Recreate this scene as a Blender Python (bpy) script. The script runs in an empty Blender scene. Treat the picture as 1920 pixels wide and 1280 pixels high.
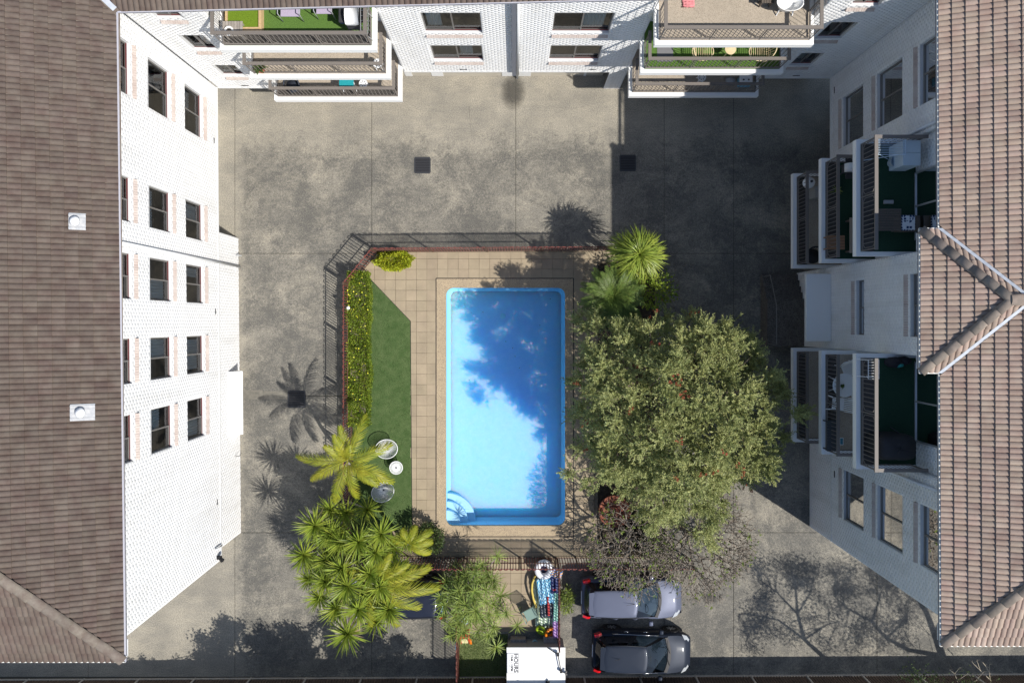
import bpy, bmesh, math, random
import numpy as np
from mathutils import Vector, Matrix

# ------------------------------------------------------------------ camera, sky, sun, exposure
scene = bpy.context.scene
H = 32.0          # camera height above the courtyard (m)
F = 1376.0        # focal length in pixels of a 1920 px wide frame
CU, CV = 965.0, 605.0   # where the vertical below the camera meets the frame
R = math.radians
cam_d = bpy.data.cameras.new('camera')
cam = bpy.data.objects.new('camera', cam_d)
scene.collection.objects.link(cam)
scene.camera = cam
cam.location = (0, 0, H)
cam_d.sensor_width = 36.0
cam_d.lens = 36.0 * F / 1920.0
cam_d.shift_x = (960 - CU) / 1920.0
cam_d.shift_y = (CV - 640) / 1920.0
cam_d.clip_start = 0.5
cam_d.clip_end = 600

SX, SY = -0.73, 0.478         # shadow offset per metre of height
sun_vec = Vector((-SX, -SY, 1.0)).normalized()
elev = math.asin(sun_vec.z)
world = bpy.data.worlds.new('World')
scene.world = world
world.use_nodes = True
wn = world.node_tree.nodes
wl = world.node_tree.links
wn.clear()
sky = wn.new('ShaderNodeTexSky')
sky.sky_type = 'NISHITA'
sky.sun_disc = False
sky.sun_elevation = elev
sky.sun_rotation = math.atan2(sun_vec.x, sun_vec.y)
sky.air_density = 1.0
sky.dust_density = 0.6
bg = wn.new('ShaderNodeBackground')
bg.inputs['Strength'].default_value = 0.112
wo = wn.new('ShaderNodeOutputWorld')
wl.new(sky.outputs[0], bg.inputs['Color'])
wl.new(bg.outputs[0], wo.inputs['Surface'])
sun_d = bpy.data.lights.new('sun', 'SUN')
sun_d.energy = 4.8
sun_d.angle = R(0.5)
sun_d.color = (1.0, 0.955, 0.88)
sun = bpy.data.objects.new('sun', sun_d)
scene.collection.objects.link(sun)
sun.rotation_euler = sun_vec.to_track_quat('Z', 'Y').to_euler()
sun.location = (20, -14, 40)
vs = scene.view_settings
vs.view_transform = 'Standard'
vs.look = 'None'
vs.gamma = 1.0
vs.exposure = 0.30
vs.use_curve_mapping = False
scene.cycles.max_bounces = 10
scene.cycles.transparent_max_bounces = 24
scene.cycles.diffuse_bounces = 6
scene.cycles.use_denoising = True
scene.cycles.denoising_prefilter = 'NONE'

rng = np.random.default_rng(7)
random.seed(7)
COL = scene.collection

# ------------------------------------------------------------------ materials
MATS = {}
def mat(name, col, rough=0.7, col2=None, scale=3.0, detail=6.0, metal=0.0, spec=0.3, vary=0.0, bump=0.0,
        bscale=60.0, lo=0.35, hi=0.65, coat=0.0, trans=0.0, speck=None, sscale=90.0, thr=0.6, stretch=None):
    """procedural principled material: two colours mixed by world-space noise, per-piece brightness, bump, speckle"""
    if name in MATS:
        return MATS[name]
    m = bpy.data.materials.new(name)
    m.use_nodes = True
    nt = m.node_tree
    N, L = nt.nodes, nt.links
    b = N['Principled BSDF']
    b.inputs['Roughness'].default_value = rough
    b.inputs['Metallic'].default_value = metal
    b.inputs['Specular IOR Level'].default_value = spec
    if coat:
        b.inputs['Coat Weight'].default_value = coat
        b.inputs['Coat Roughness'].default_value = 0.05
    geo = N.new('ShaderNodeNewGeometry')
    pos = geo.outputs['Position']
    if stretch:
        mp = N.new('ShaderNodeMapping')
        mp.inputs['Scale'].default_value = stretch
        L.new(pos, mp.inputs['Vector'])
        pos = mp.outputs[0]
    out = None
    if col2:
        no = N.new('ShaderNodeTexNoise')
        no.inputs['Scale'].default_value = scale
        no.inputs['Detail'].default_value = detail
        no.inputs['Roughness'].default_value = 0.62
        L.new(pos, no.inputs['Vector'])
        rp = N.new('ShaderNodeValToRGB')
        rp.color_ramp.elements[0].position = lo
        rp.color_ramp.elements[1].position = hi
        rp.color_ramp.elements[0].color = (*col, 1)
        rp.color_ramp.elements[1].color = (*col2, 1)
        L.new(no.outputs['Fac'], rp.inputs['Fac'])
        out = rp.outputs['Color']
    else:
        rg = N.new('ShaderNodeRGB')
        rg.outputs[0].default_value = (*col, 1)
        out = rg.outputs[0]
    if speck:
        vo = N.new('ShaderNodeTexVoronoi')
        vo.inputs['Scale'].default_value = sscale
        L.new(geo.outputs['Position'], vo.inputs['Vector'])
        sp = N.new('ShaderNodeSeparateColor')
        L.new(vo.outputs['Color'], sp.inputs[0])
        mth = N.new('ShaderNodeMath'); mth.operation = 'GREATER_THAN'
        mth.inputs[1].default_value = thr
        L.new(sp.outputs[0], mth.inputs[0])
        mx = N.new('ShaderNodeMix'); mx.data_type = 'RGBA'
        L.new(mth.outputs[0], mx.inputs['Factor'])
        L.new(out, mx.inputs['A'])
        mx.inputs['B'].default_value = (*speck, 1)
        out = mx.outputs['Result']
    if vary:
        oi = N.new('ShaderNodeObjectInfo')
        ad = N.new('ShaderNodeMath'); ad.operation = 'ADD'
        L.new(oi.outputs['Random'], ad.inputs[0])
        L.new(geo.outputs['Random Per Island'], ad.inputs[1])
        fr = N.new('ShaderNodeMath'); fr.operation = 'FRACT'
        L.new(ad.outputs[0], fr.inputs[0])
        mr = N.new('ShaderNodeMapRange')
        mr.inputs['To Min'].default_value = 1 - vary
        mr.inputs['To Max'].default_value = 1 + vary
        L.new(fr.outputs[0], mr.inputs['Value'])
        hs = N.new('ShaderNodeHueSaturation')
        L.new(mr.outputs[0], hs.inputs['Value'])
        m2 = N.new('ShaderNodeMath'); m2.operation = 'MULTIPLY_ADD'
        m2.inputs[1].default_value = 0.04 * min(1, vary * 3)
        m2.inputs[2].default_value = 0.5 - 0.02 * min(1, vary * 3)
        f2 = N.new('ShaderNodeMath'); f2.operation = 'MULTIPLY'; f2.inputs[1].default_value = 7.31
        f3 = N.new('ShaderNodeMath'); f3.operation = 'FRACT'
        L.new(fr.outputs[0], f2.inputs[0]); L.new(f2.outputs[0], f3.inputs[0]); L.new(f3.outputs[0], m2.inputs[0])
        L.new(m2.outputs[0], hs.inputs['Hue'])
        L.new(out, hs.inputs['Color'])
        out = hs.outputs['Color']
    L.new(out, b.inputs['Base Color'])
    if bump:
        nb = N.new('ShaderNodeTexNoise')
        nb.inputs['Scale'].default_value = bscale
        nb.inputs['Detail'].default_value = 4
        L.new(geo.outputs['Position'], nb.inputs['Vector'])
        bp = N.new('ShaderNodeBump')
        bp.inputs['Strength'].default_value = bump
        bp.inputs['Distance'].default_value = 0.02
        L.new(nb.outputs['Fac'], bp.inputs['Height'])
        L.new(bp.outputs[0], b.inputs['Normal'])
    if trans:
        tr = N.new('ShaderNodeBsdfTranslucent')
        L.new(out, tr.inputs['Color'])
        ms = N.new('ShaderNodeMixShader')
        ms.inputs[0].default_value = trans
        L.new(b.outputs[0], ms.inputs[1])
        L.new(tr.outputs[0], ms.inputs[2])
        L.new(ms.outputs[0], N['Material Output'].inputs['Surface'])
    MATS[name] = m
    return m

def glass(name, tint, refl=1.0, rough=0.02):
    if name in MATS:
        return MATS[name]
    m = bpy.data.materials.new(name)
    m.use_nodes = True
    nt = m.node_tree; N, L = nt.nodes, nt.links
    N.remove(N['Principled BSDF'])
    t = N.new('ShaderNodeBsdfTransparent'); t.inputs[0].default_value = (*tint, 1)
    g = N.new('ShaderNodeBsdfGlossy'); g.inputs['Roughness'].default_value = rough
    fr = N.new('ShaderNodeFresnel'); fr.inputs['IOR'].default_value = 1.5
    k = N.new('ShaderNodeMath'); k.operation = 'MULTIPLY'; k.inputs[1].default_value = refl
    L.new(fr.outputs[0], k.inputs[0])
    ms = N.new('ShaderNodeMixShader')
    L.new(k.outputs[0], ms.inputs[0]); L.new(t.outputs[0], ms.inputs[1]); L.new(g.outputs[0], ms.inputs[2])
    L.new(ms.outputs[0], N['Material Output'].inputs['Surface'])
    MATS[name] = m
    return m

# real-world base colours
def concrete():
    m = mat('concrete', (0.3, 0.27, 0.22), 0.9, bump=0.3, bscale=55)
    N, L = m.node_tree.nodes, m.node_tree.links
    geo = N.new('ShaderNodeNewGeometry')
    def noise(scale, detail, rough, dist=0.0, off=0.0):
        n = N.new('ShaderNodeTexNoise')
        n.inputs['Scale'].default_value = scale; n.inputs['Detail'].default_value = detail
        n.inputs['Roughness'].default_value = rough; n.inputs['Distortion'].default_value = dist
        mp = N.new('ShaderNodeMapping'); mp.inputs['Location'].default_value = (off, off * .7, 0)
        L.new(geo.outputs['Position'], mp.inputs[0]); L.new(mp.outputs[0], n.inputs['Vector'])
        return n.outputs['Fac']
    def ramp(fac, lo, hi, c0, c1):
        r = N.new('ShaderNodeValToRGB'); e = r.color_ramp.elements
        e[0].position = lo; e[1].position = hi; e[0].color = (*c0, 1); e[1].color = (*c1, 1)
        L.new(fac, r.inputs[0]); return r.outputs[0]
    def mix(t, f, x, y):
        q = N.new('ShaderNodeMix'); q.data_type = 'RGBA'; q.blend_type = t
        for s, v in (('Factor', f), ('A', x), ('B', y)):
            if isinstance(v, float): q.inputs[s].default_value = v
            else: L.new(v, q.inputs[s])
        return q.outputs['Result']
    def val(op, x, y):
        q = N.new('ShaderNodeMath'); q.operation = op
        for k, v in enumerate((x, y)):
            if isinstance(v, (int, float)): q.inputs[k].default_value = v
            else: L.new(v, q.inputs[k])
        return q.outputs[0]
    def rng_(v, a0, a1, b0, b1):
        q = N.new('ShaderNodeMapRange')
        for k, w in zip(('From Min', 'From Max', 'To Min', 'To Max'), (a0, a1, b0, b1)): q.inputs[k].default_value = w
        L.new(v, q.inputs['Value']); return q.outputs[0]
    sep = N.new('ShaderNodeSeparateXYZ'); L.new(geo.outputs['Position'], sep.inputs[0])
    base = ramp(noise(.5, 6, .6), .40, .62, (.228, .212, .180), (.315, .288, .236))        # bare cement
    # black algae: ragged large patches broken up by a fine salt-and-pepper grain
    f = val('ADD', val('MULTIPLY', noise(.42, 9, .74, .6, 5.0), .58), val('MULTIPLY', noise(10.5, 10, .95, .0, 2.0), .95))
    f = val('ADD', f, val('MULTIPLY', noise(2.1, 8, .75, .8, 7.0), .34))
    dry = val('ADD', rng_(sep.outputs['Y'], 7.2, 9.4, 0, .24), rng_(sep.outputs['X'], -11.7, -12.5, 0, .22))   # swept strips by the garages and under the west wall
    f = val('SUBTRACT', f, dry)
    al = rng_(f, .82, 1.00, 0.0, 1.0)
    dk = N.new('ShaderNodeRGB'); dk.outputs[0].default_value = (.112, .108, .098, 1)
    col = mix('MIX', al, base, dk.outputs[0])
    grain = ramp(noise(22, 6, .9, 0, 1.0), .36, .66, (.45, .45, .45), (1.55, 1.55, 1.55))
    col = mix('MULTIPLY', 1.0, col, grain)
    mp = N.new('ShaderNodeMapping'); mp.inputs['Scale'].default_value = (.5, 1.6, 1); L.new(geo.outputs['Position'], mp.inputs[0])
    st = N.new('ShaderNodeTexNoise'); st.inputs['Scale'].default_value = 1.3; st.inputs['Detail'].default_value = 9; st.inputs['Distortion'].default_value = 1.5; L.new(mp.outputs[0], st.inputs['Vector'])
    sc_ = ramp(st.outputs['Fac'], .50, .53, (1, 1, 1), (1.07, 1.065, 1.05))                                     # scuffs
    col = mix('MULTIPLY', 1.0, col, sc_)
    L.new(col, N['Principled BSDF'].inputs['Base Color'])
    return m
CONC = concrete()
GROUT = mat('paver_grout', (0.25, 0.205, 0.145), 0.95)
JOINT = mat('joint_dirt', (0.06, 0.055, 0.045), 0.95)
SOIL = mat('soil', (0.03, 0.024, 0.018), 0.95, (0.06, 0.047, 0.035), 6, bump=0.5, bscale=20)
BRICK = mat('white_painted_brick', (0.775, 0.775, 0.775), 0.75, (0.65, 0.645, 0.63), 1.5, 7, vary=0.03, stretch=(1.3, 1.3, 0.16), lo=0.48, hi=0.80)
MORTAR = mat('white_painted_mortar', (0.61, 0.615, 0.62), 0.85)
RENDERW = mat('white_render', (0.72, 0.725, 0.73), 0.7, (0.65, 0.655, 0.65), 1.3)
SLABW = mat('white_slab_paint', (0.80, 0.80, 0.79), 0.6)
SILLB = mat('pink_sill_brick', (0.42, 0.345, 0.31), 0.85, (0.50, 0.44, 0.405), 3, vary=0.06)
REDTRIM = mat('maroon_trim', (0.12, 0.03, 0.032), 0.6)
ALUM = mat('bronze_aluminium', (0.20, 0.19, 0.18), 0.45, metal=0.3)
ALUMS = mat('silver_aluminium', (0.55, 0.56, 0.57), 0.35, metal=0.6)
ROOM = mat('dark_room', (0.09, 0.097, 0.11), 0.9)
CURT = mat('curtain', (0.62, 0.63, 0.62), 0.9, (0.5, 0.52, 0.53), 9, stretch=(1, 1, 0.05))
GLASS = glass('window_glass', (0.80, 0.85, 0.87), 1.1)
TILE_W = mat('roof_tile_umber', (0.092, 0.065, 0.054), 0.8, (0.130, 0.104, 0.086), 2.6, 8, vary=0.12, bump=0.15, bscale=30)
TILE_E = mat('roof_tile_rose', (0.285, 0.205, 0.168), 0.85, (0.345, 0.272, 0.222), 2.4, 8, vary=0.14, bump=0.15, bscale=30)
CAP_W = mat('ridge_cap_umber', (0.12, 0.092, 0.078), 0.8, (0.18, 0.155, 0.13), 4, vary=0.12)
CAP_E = mat('ridge_cap_rose', (0.29, 0.235, 0.195), 0.85, (0.19, 0.16, 0.135), 3.5, vary=0.12)
GUT_W = mat('gutter_grey', (0.20, 0.20, 0.23), 0.5)
GUT_LIP = mat('gutter_white_lip', (0.78, 0.78, 0.74), 0.5)
GUT_GREY = mat('gutter_grey_lip', (0.46, 0.46, 0.52), 0.5)
FLASH = mat('lead_flashing', (0.42, 0.45, 0.50), 0.5, (0.52, 0.55, 0.60), 8, metal=0.2)
EDGEF = mat('dark_edge_floor', (0.06, 0.055, 0.052), 0.9, (0.085, 0.078, 0.072), 9)
RAILM = mat('balcony_rail_paint', (0.175, 0.155, 0.14), 0.55)
PEBB = mat('pebblecrete', (0.43, 0.34, 0.225), 0.9, (0.37, 0.295, 0.20), 2, speck=(0.24, 0.19, 0.14), sscale=60, thr=0.74, bump=0.4, bscale=70)
PEBB2 = mat('pebble_floor', (0.42, 0.36, 0.29), 0.9, (0.36, 0.31, 0.25), 2, speck=(0.27, 0.23, 0.185), sscale=70, thr=0.72)
PAVER = mat('beige_paver', (0.345, 0.28, 0.195), 0.85, (0.28, 0.228, 0.16), 1.2, 8, vary=0.06, bump=0.1)
TURF = mat('artificial_turf', (0.058, 0.105, 0.030), 0.95, (0.098, 0.145, 0.052), 3.0, 14, bump=0.8, bscale=160)
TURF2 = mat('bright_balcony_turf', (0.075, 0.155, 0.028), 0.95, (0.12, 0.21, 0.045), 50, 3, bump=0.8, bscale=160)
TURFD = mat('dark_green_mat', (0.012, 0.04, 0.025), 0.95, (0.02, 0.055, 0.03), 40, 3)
FENCER = mat('red_fence_paint', (0.20, 0.062, 0.052), 0.5, (0.14, 0.05, 0.042), 6)
PANELB = mat('brown_sheet_steel', (0.15, 0.105, 0.08), 0.5, (0.12, 0.085, 0.066), 2)
FENCEB = mat('brown_fence_steel', (0.105, 0.062, 0.045), 0.55)
FENCEP = mat('tan_fence_post', (0.50, 0.44, 0.38), 0.6)
BLACK = mat('black_metal', (0.015, 0.015, 0.018), 0.45)
DGREY = mat('dark_grey_plastic', (0.04, 0.042, 0.048), 0.6)
WHITEP = mat('white_plastic', (0.78, 0.79, 0.80), 0.4)
WOOD = mat('timber', (0.46, 0.31, 0.16), 0.7, (0.58, 0.42, 0.24), 9, stretch=(1, 6, 1))
WOODG = mat('weathered_timber', (0.27, 0.24, 0.21), 0.8, (0.36, 0.33, 0.3), 8, vary=0.12)
WOODD = mat('dark_timber', (0.09, 0.075, 0.062), 0.75, (0.14, 0.115, 0.095), 12, stretch=(8, 1, 1))
CANE = mat('pale_cane', (0.62, 0.50, 0.30), 0.6, (0.70, 0.58, 0.36), 8)
BARK = mat('bark', (0.14, 0.105, 0.08), 0.95, (0.22, 0.18, 0.15), 7, bump=0.6, bscale=25)
BARKG = mat('grey_bark', (0.36, 0.33, 0.295), 0.9, (0.24, 0.215, 0.185), 9, bump=0.4, bscale=30)
BARKF = mat('brown_grey_bark', (0.28, 0.24, 0.20), 0.9, (0.19, 0.16, 0.13), 9, bump=0.4, bscale=30)
L_DEAD = mat('dead_leaf', (0.27, 0.19, 0.10), 0.8, (0.36, 0.28, 0.16), 3, vary=0.25, trans=0.15)
L_BOTTLE = mat('bottlebrush_leaf', (0.225, 0.255, 0.09), 0.5, (0.41, 0.43, 0.175), 0.9, 6, vary=0.36, trans=0.33)
L_RED = mat('bottlebrush_flower', (0.36, 0.10, 0.05), 0.7, vary=0.25)
L_YUCCA = mat('yucca_leaf', (0.17, 0.235, 0.03), 0.4, (0.30, 0.36, 0.05), 1.5, vary=0.25, trans=0.25)
L_PALM = mat('golden_palm_leaf', (0.20, 0.24, 0.02), 0.5, (0.36, 0.35, 0.03), 1.5, vary=0.22, trans=0.3)
L_DATE = mat('date_palm_leaf', (0.085, 0.135, 0.025), 0.5, (0.14, 0.20, 0.045), 1.5, vary=0.25, trans=0.25)
L_PAND = mat('spiky_palm_leaf', (0.18, 0.25, 0.035), 0.4, (0.31, 0.37, 0.06), 1.5, vary=0.25, trans=0.3)
L_DRAC = mat('dracaena_leaf', (0.16, 0.22, 0.045), 0.5, (0.26, 0.33, 0.075), 1.5, vary=0.28, trans=0.25)
L_HEDGE = mat('hedge_leaf', (0.125, 0.195, 0.022), 0.5, (0.235, 0.30, 0.034), 1.2, vary=0.35, trans=0.25)
L_GOLD = mat('golden_shrub_leaf', (0.27, 0.32, 0.02), 0.5, (0.42, 0.44, 0.03), 4, vary=0.3, trans=0.25)
L_YEL = mat('yellow_bloom', (0.65, 0.62, 0.05), 0.6, vary=0.2)
L_FRANG = mat('frangipani_leaf', (0.16, 0.22, 0.04), 0.5, vary=0.3, trans=0.2)
L_DARK = mat('dark_shrub_leaf', (0.06, 0.09, 0.025), 0.6, vary=0.3, trans=0.2)
L_GRASS = mat('grass_blade', (0.12, 0.19, 0.05), 0.7, (0.2, 0.26, 0.08), 3, vary=0.3, trans=0.2)
TERRA = mat('terracotta', (0.23, 0.075, 0.045), 0.8, (0.3, 0.11, 0.07), 6)

# ------------------------------------------------------------------ object helpers
ORG = {}
def px(u, v, z=0.0):
    """world x, y of a point at height z that is seen at photograph pixel (u, v)"""
    return (u - CU) * (H - z) / F, (CV - v) * (H - z) / F

def tag(o, label=None, cat=None, group=None, kind=None):
    if label: o['label'] = label
    if cat: o['category'] = cat
    if group: o['group'] = group
    if kind: o['kind'] = kind
    return o

def thing(name, label, cat, loc=(0, 0, 0), rz=0.0, group=None, world=True, kind=None):
    o = bpy.data.objects.new(name, None)
    o.empty_display_size = 0.2
    COL.objects.link(o)
    o.location = loc
    o.rotation_euler = (0, 0, rz)
    ORG[o] = Vector(loc) if world else Vector((0, 0, 0))
    return tag(o, label, cat, group, kind)

def link(name, me, parent=None, kind=None, smooth=False):
    o = bpy.data.objects.new(name, me)
    COL.objects.link(o)
    if parent is not None:
        o.parent = parent
        ORG[o] = ORG[parent]
    else:
        ORG[o] = Vector((0, 0, 0))
    if kind: o['kind'] = kind
    if smooth and len(me.polygons):
        me.polygons.foreach_set('use_smooth', np.ones(len(me.polygons), dtype=bool))
    return o

def inst(name, me, parent, loc, rot=(0, 0, 0), sc=(1, 1, 1)):
    o = bpy.data.objects.new(name, me)
    COL.objects.link(o)
    o.parent = parent
    o.location = Vector(loc) - ORG[parent]
    o.rotation_euler = rot
    o.scale = sc
    ORG[o] = Vector(loc)
    return o

def np_mesh(name, V, Q, material):
    """numpy verts (N,3) and faces (M,k) to a mesh"""
    V = np.asarray(V, dtype=np.float32); Q = np.asarray(Q, dtype=np.int32)
    me = bpy.data.meshes.new(name)
    me.vertices.add(len(V)); me.vertices.foreach_set('co', V.ravel())
    k = Q.shape[1]
    me.loops.add(Q.size); me.loops.foreach_set('vertex_index', Q.ravel())
    me.polygons.add(len(Q))
    me.polygons.foreach_set('loop_start', np.arange(0, Q.size, k, dtype=np.int32))
    me.materials.append(material)
    me.update(calc_edges=True)
    return me

class MB:
    """collects quads, boxes, tubes and lathes, then links them as one mesh"""
    def __init__(s):
        s.v = []; s.f = []
    def add(s, vs, fs):
        n = len(s.v)
        s.v += [tuple(p) for p in vs]
        s.f += [tuple(i + n for i in f) for f in fs]
        return s
    def quad(s, a, b, c, d):
        return s.add([a, b, c, d], [(0, 1, 2, 3)])
    def box(s, x0, x1, y0, y1, z0, z1, rot=None, at=None):
        vs = [Vector((x, y, z)) for z in (z0, z1) for x, y in ((x0, y0), (x1, y0), (x1, y1), (x0, y1))]
        if rot is not None:
            m = Matrix.Rotation(rot, 3, 'Z'); vs = [m @ p for p in vs]
        if at is not None:
            vs = [p + Vector(at) for p in vs]
        return s.add(vs, [(3, 2, 1, 0), (4, 5, 6, 7), (0, 1, 5, 4), (1, 2, 6, 5), (2, 3, 7, 6), (3, 0, 4, 7)])
    def beam(s, p0, p1, w, h):
        """rectangular bar from p0 to p1, w wide sideways, h high"""
        p0, p1 = Vector(p0), Vector(p1)
        d = (p1 - p0).normalized()
        up = Vector((0, 0, 1)) if abs(d.z) < 0.95 else Vector((0, 1, 0))
        sd = d.cross(up).normalized(); u = sd.cross(d)
        vs = []
        for p in (p0, p1):
            for a, b in ((-1, -1), (1, -1), (1, 1), (-1, 1)):
                vs.append(p + sd * a * w / 2 + u * b * h / 2)
        return s.add(vs, [(3, 2, 1, 0), (4, 5, 6, 7), (0, 1, 5, 4), (1, 2, 6, 5), (2, 3, 7, 6), (3, 0, 4, 7)])
    def tube(s, pts, rs, n=8, cap=True, close=False):
        pts = [Vector(p) for p in pts]
        if not hasattr(rs, '__len__'): rs = [rs] * len(pts)
        N = len(pts); vs = []; fs = []
        ref = None
        for i, p in enumerate(pts):
            if close:
                d = pts[(i + 1) % N] - pts[i - 1]
            else:
                d = pts[min(i + 1, N - 1)] - pts[max(i - 1, 0)]
            d = d.normalized() if d.length > 1e-9 else Vector((0, 0, 1))
            if ref is None:
                ref = Vector((0, 0, 1)) if abs(d.z) < 0.9 else Vector((1, 0, 0))
            a = d.cross(ref)
            if a.length < 1e-4:
                a = d.cross(Vector((0.3, 1, 0.2)))
            a.normalize(); b = a.cross(d); ref = b.copy() if False else ref
            for k in range(n):
                t = 2 * math.pi * k / n
                vs.append(p + (a * math.cos(t) + b * math.sin(t)) * rs[i])
        M = N if close else N - 1
        for i in range(M):
            j = (i + 1) % N
            for k in range(n):
                l = (k + 1) % n
                fs.append((i * n + k, i * n + l, j * n + l, j * n + k))
        if cap and not close:
            fs.append(tuple(range(n - 1, -1, -1)))
            fs.append(tuple((N - 1) * n + k for k in range(n)))
        return s.add(vs, fs)
    def lathe(s, prof, n=24, c=(0, 0, 0), sx=1.0, sy=1.0, cap=False):
        vs = []; fs = []
        for r, z in prof:
            for k in range(n):
                t = 2 * math.pi * k / n
                vs.append((c[0] + r * math.cos(t) * sx, c[1] + r * math.sin(t) * sy, c[2] + z))
        for i in range(len(prof) - 1):
            for k in range(n):
                l = (k + 1) % n
                fs.append((i * n + k, i * n + l, (i + 1) * n + l, (i + 1) * n + k))
        if cap:
            fs.append(tuple((len(prof) - 1) * n + k for k in range(n)))
        return s.add(vs, fs)
    def mesh(s, name, material, org=None):
        o = org if org is not None else Vector((0, 0, 0))
        me = bpy.data.meshes.new(name)
        used = sorted({i for f in s.f for i in f})          # drop points no face uses
        if len(used) < len(s.v):
            ix = {k: i for i, k in enumerate(used)}
            s.v = [s.v[k] for k in used]; s.f = [tuple(ix[i] for i in f) for f in s.f]
        me.from_pydata([(p[0] - o[0], p[1] - o[1], p[2] - o[2]) for p in s.v], [], s.f)
        me.materials.append(material)
        me.update()
        return me
    def build(s, name, material, parent=None, smooth=False, kind=None):
        org = ORG[parent] if parent is not None else None
        return link(name, s.mesh(name, material, org), parent, kind, smooth)

def bevel(o, w=0.01, seg=2):
    m = o.modifiers.new('bevel', 'BEVEL')
    m.width = w; m.segments = seg; m.limit_method = 'ANGLE'; m.angle_limit = R(40)
    return o

def copy_tree(o, parent=None):
    c = o.copy()
    COL.objects.link(c)
    c.parent = parent
    ORG[c] = ORG[o]
    for ch in list(o.children):
        copy_tree(ch, c)
    return c

def rect_minus(rect, hole):
    x0, x1, y0, y1 = rect; a0, a1, b0, b1 = hole
    if a0 >= x1 or a1 <= x0 or b0 >= y1 or b1 <= y0:
        return [rect]
    a0, a1, b0, b1 = max(a0, x0), min(a1, x1), max(b0, y0), min(b1, y1)
    out = [(x0, a0, y0, y1), (a1, x1, y0, y1), (a0, a1, y0, b0), (a0, a1, b1, y1)]
    return [r for r in out if r[1] - r[0] > 1e-4 and r[3] - r[2] > 1e-4]

def clip_poly(poly, p, n):
    """keep the part of a 2D polygon on the side of point p that n points to"""
    out = []
    for i in range(len(poly)):
        a, b = poly[i], poly[(i + 1) % len(poly)]
        da = (a[0] - p[0]) * n[0] + (a[1] - p[1]) * n[1]
        db = (b[0] - p[0]) * n[0] + (b[1] - p[1]) * n[1]
        if da >= 0: out.append(a)
        if da * db < 0:
            t = da / (da - db)
            out.append((a[0] + (b[0] - a[0]) * t, a[1] + (b[1] - a[1]) * t))
    return out

def prism(mb, poly, z0, z1):
    n = len(poly)
    ar = sum(poly[i][0] * poly[(i + 1) % n][1] - poly[(i + 1) % n][0] * poly[i][1] for i in range(n))
    if ar < 0: poly = poly[::-1]
    vs = [(x, y, z0) for x, y in poly] + [(x, y, z1) for x, y in poly]
    fs = [tuple(range(n, 2 * n)), tuple(range(n - 1, -1, -1))]
    fs += [(i, (i + 1) % n, n + (i + 1) % n, n + i) for i in range(n)]
    return mb.add(vs, fs)

# ================================================================== GROUND, POOL, TERRACE
POOL = (-3.0, 2.21, -8.84, 1.53)          # water edge x0 x1 y0 y1
COPE = (-3.42, 2.56, -9.30, 1.93)
ground = MB()
for r in rect_minus((-150, 150, -150, 150), (POOL[0] - .2, POOL[1] + .2, POOL[2] - .2, POOL[3] + .2)):
    ground.quad((r[0], r[2], -.02), (r[1], r[2], -.02), (r[1], r[3], -.02), (r[0], r[3], -.02))
ground_o = ground.build('ground', JOINT)
tag(ground_o, 'bare earth below and beyond the concrete courtyard slabs', 'ground', kind='structure')

mb = MB(); mb.quad((-150, -150, -.012), (150, -150, -.012), (150, -15.62, -.012), (-150, -15.62, -.012))
tag(mb.build('verge', mat('verge_grass', (.07, .095, .035), .95, (.13, .12, .07), .8, 10, bump=.6, bscale=30)), 'rough grass beyond the brown boundary fence', 'grass', kind='structure')
court = thing('courtyard_paving', 'stained grey concrete courtyard with straight slab joints', 'paving', kind='structure')
XL = [-44, -18.6, -12.2, -6.23, 0.05, 6.52, 9.55, 15.8, 44]
YL = [-15.42, -9.14, -3.2, 3.02, 13.5]
g = 0.011
for i in range(len(XL) - 1):
    for j in range(len(YL) - 1):
        mb = MB()
        for r in rect_minus((XL[i] + g, XL[i + 1] - g, YL[j] + g, YL[j + 1] - g), (POOL[0] - .2, POOL[1] + .2, POOL[2] - .2, POOL[3] + .2)):
            mb.box(r[0], r[1], r[2], r[3], -.018, 0.0)
        mb.build('concrete_slab', CONC, court)
# hairline cracks as thin dark slivers a few millimetres proud
def crack(pts, w=0.012):
    mb = MB()
    P = []
    for i in range(len(pts) - 1):
        a = Vector((*px(*pts[i]), 0)); b = Vector((*px(*pts[i + 1]), 0))
        n = max(2, int((b - a).length / .18))
        for k in range(n):
            p = a.lerp(b, k / n); P.append(p + Vector((random.uniform(-.025, .025), random.uniform(-.025, .025), 0)))
    P.append(b)
    for i in range(len(P) - 1):
        d = (P[i + 1] - P[i]).normalized(); s = Vector((-d.y, d.x, 0)) * w * random.uniform(.4, 1) / 2
        z = Vector((0, 0, .004))
        mb.quad(P[i] - s + z, P[i + 1] - s + z, P[i + 1] + s + z, P[i] + s + z)
    mb.build('crack', JOINT, court)
crack([(1300, 1100), (1340, 1090), (1378, 1087)])
crack([(1250, 480), (1248, 520)], .016)
crack([(455, 740), (520, 742), (640, 742)], .012)
crack([(640, 330), (668, 300), (690, 320)], .01)
crack([(1380, 1150), (1440, 1146), (1500, 1152)], .012)
crack([(880, 200), (882, 240)], .012)

# trench repairs in slightly different cement
PATCH = mat('cement_patch', (.20, .185, .155), .9, (.13, .122, .105), 5, 8, bump=.2)
for u0, v0, u1, v1 in ((452, 731, 493, 748), (494, 733, 540, 748), (1230, 1100, 1262, 1118)):
    x0, y1 = px(u0, v0); x1, y0 = px(u1, v1); mb = MB(); mb.box(x0, x1, y0, y1, .0005, .005); mb.build('cement_patch', PATCH, court)
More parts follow.
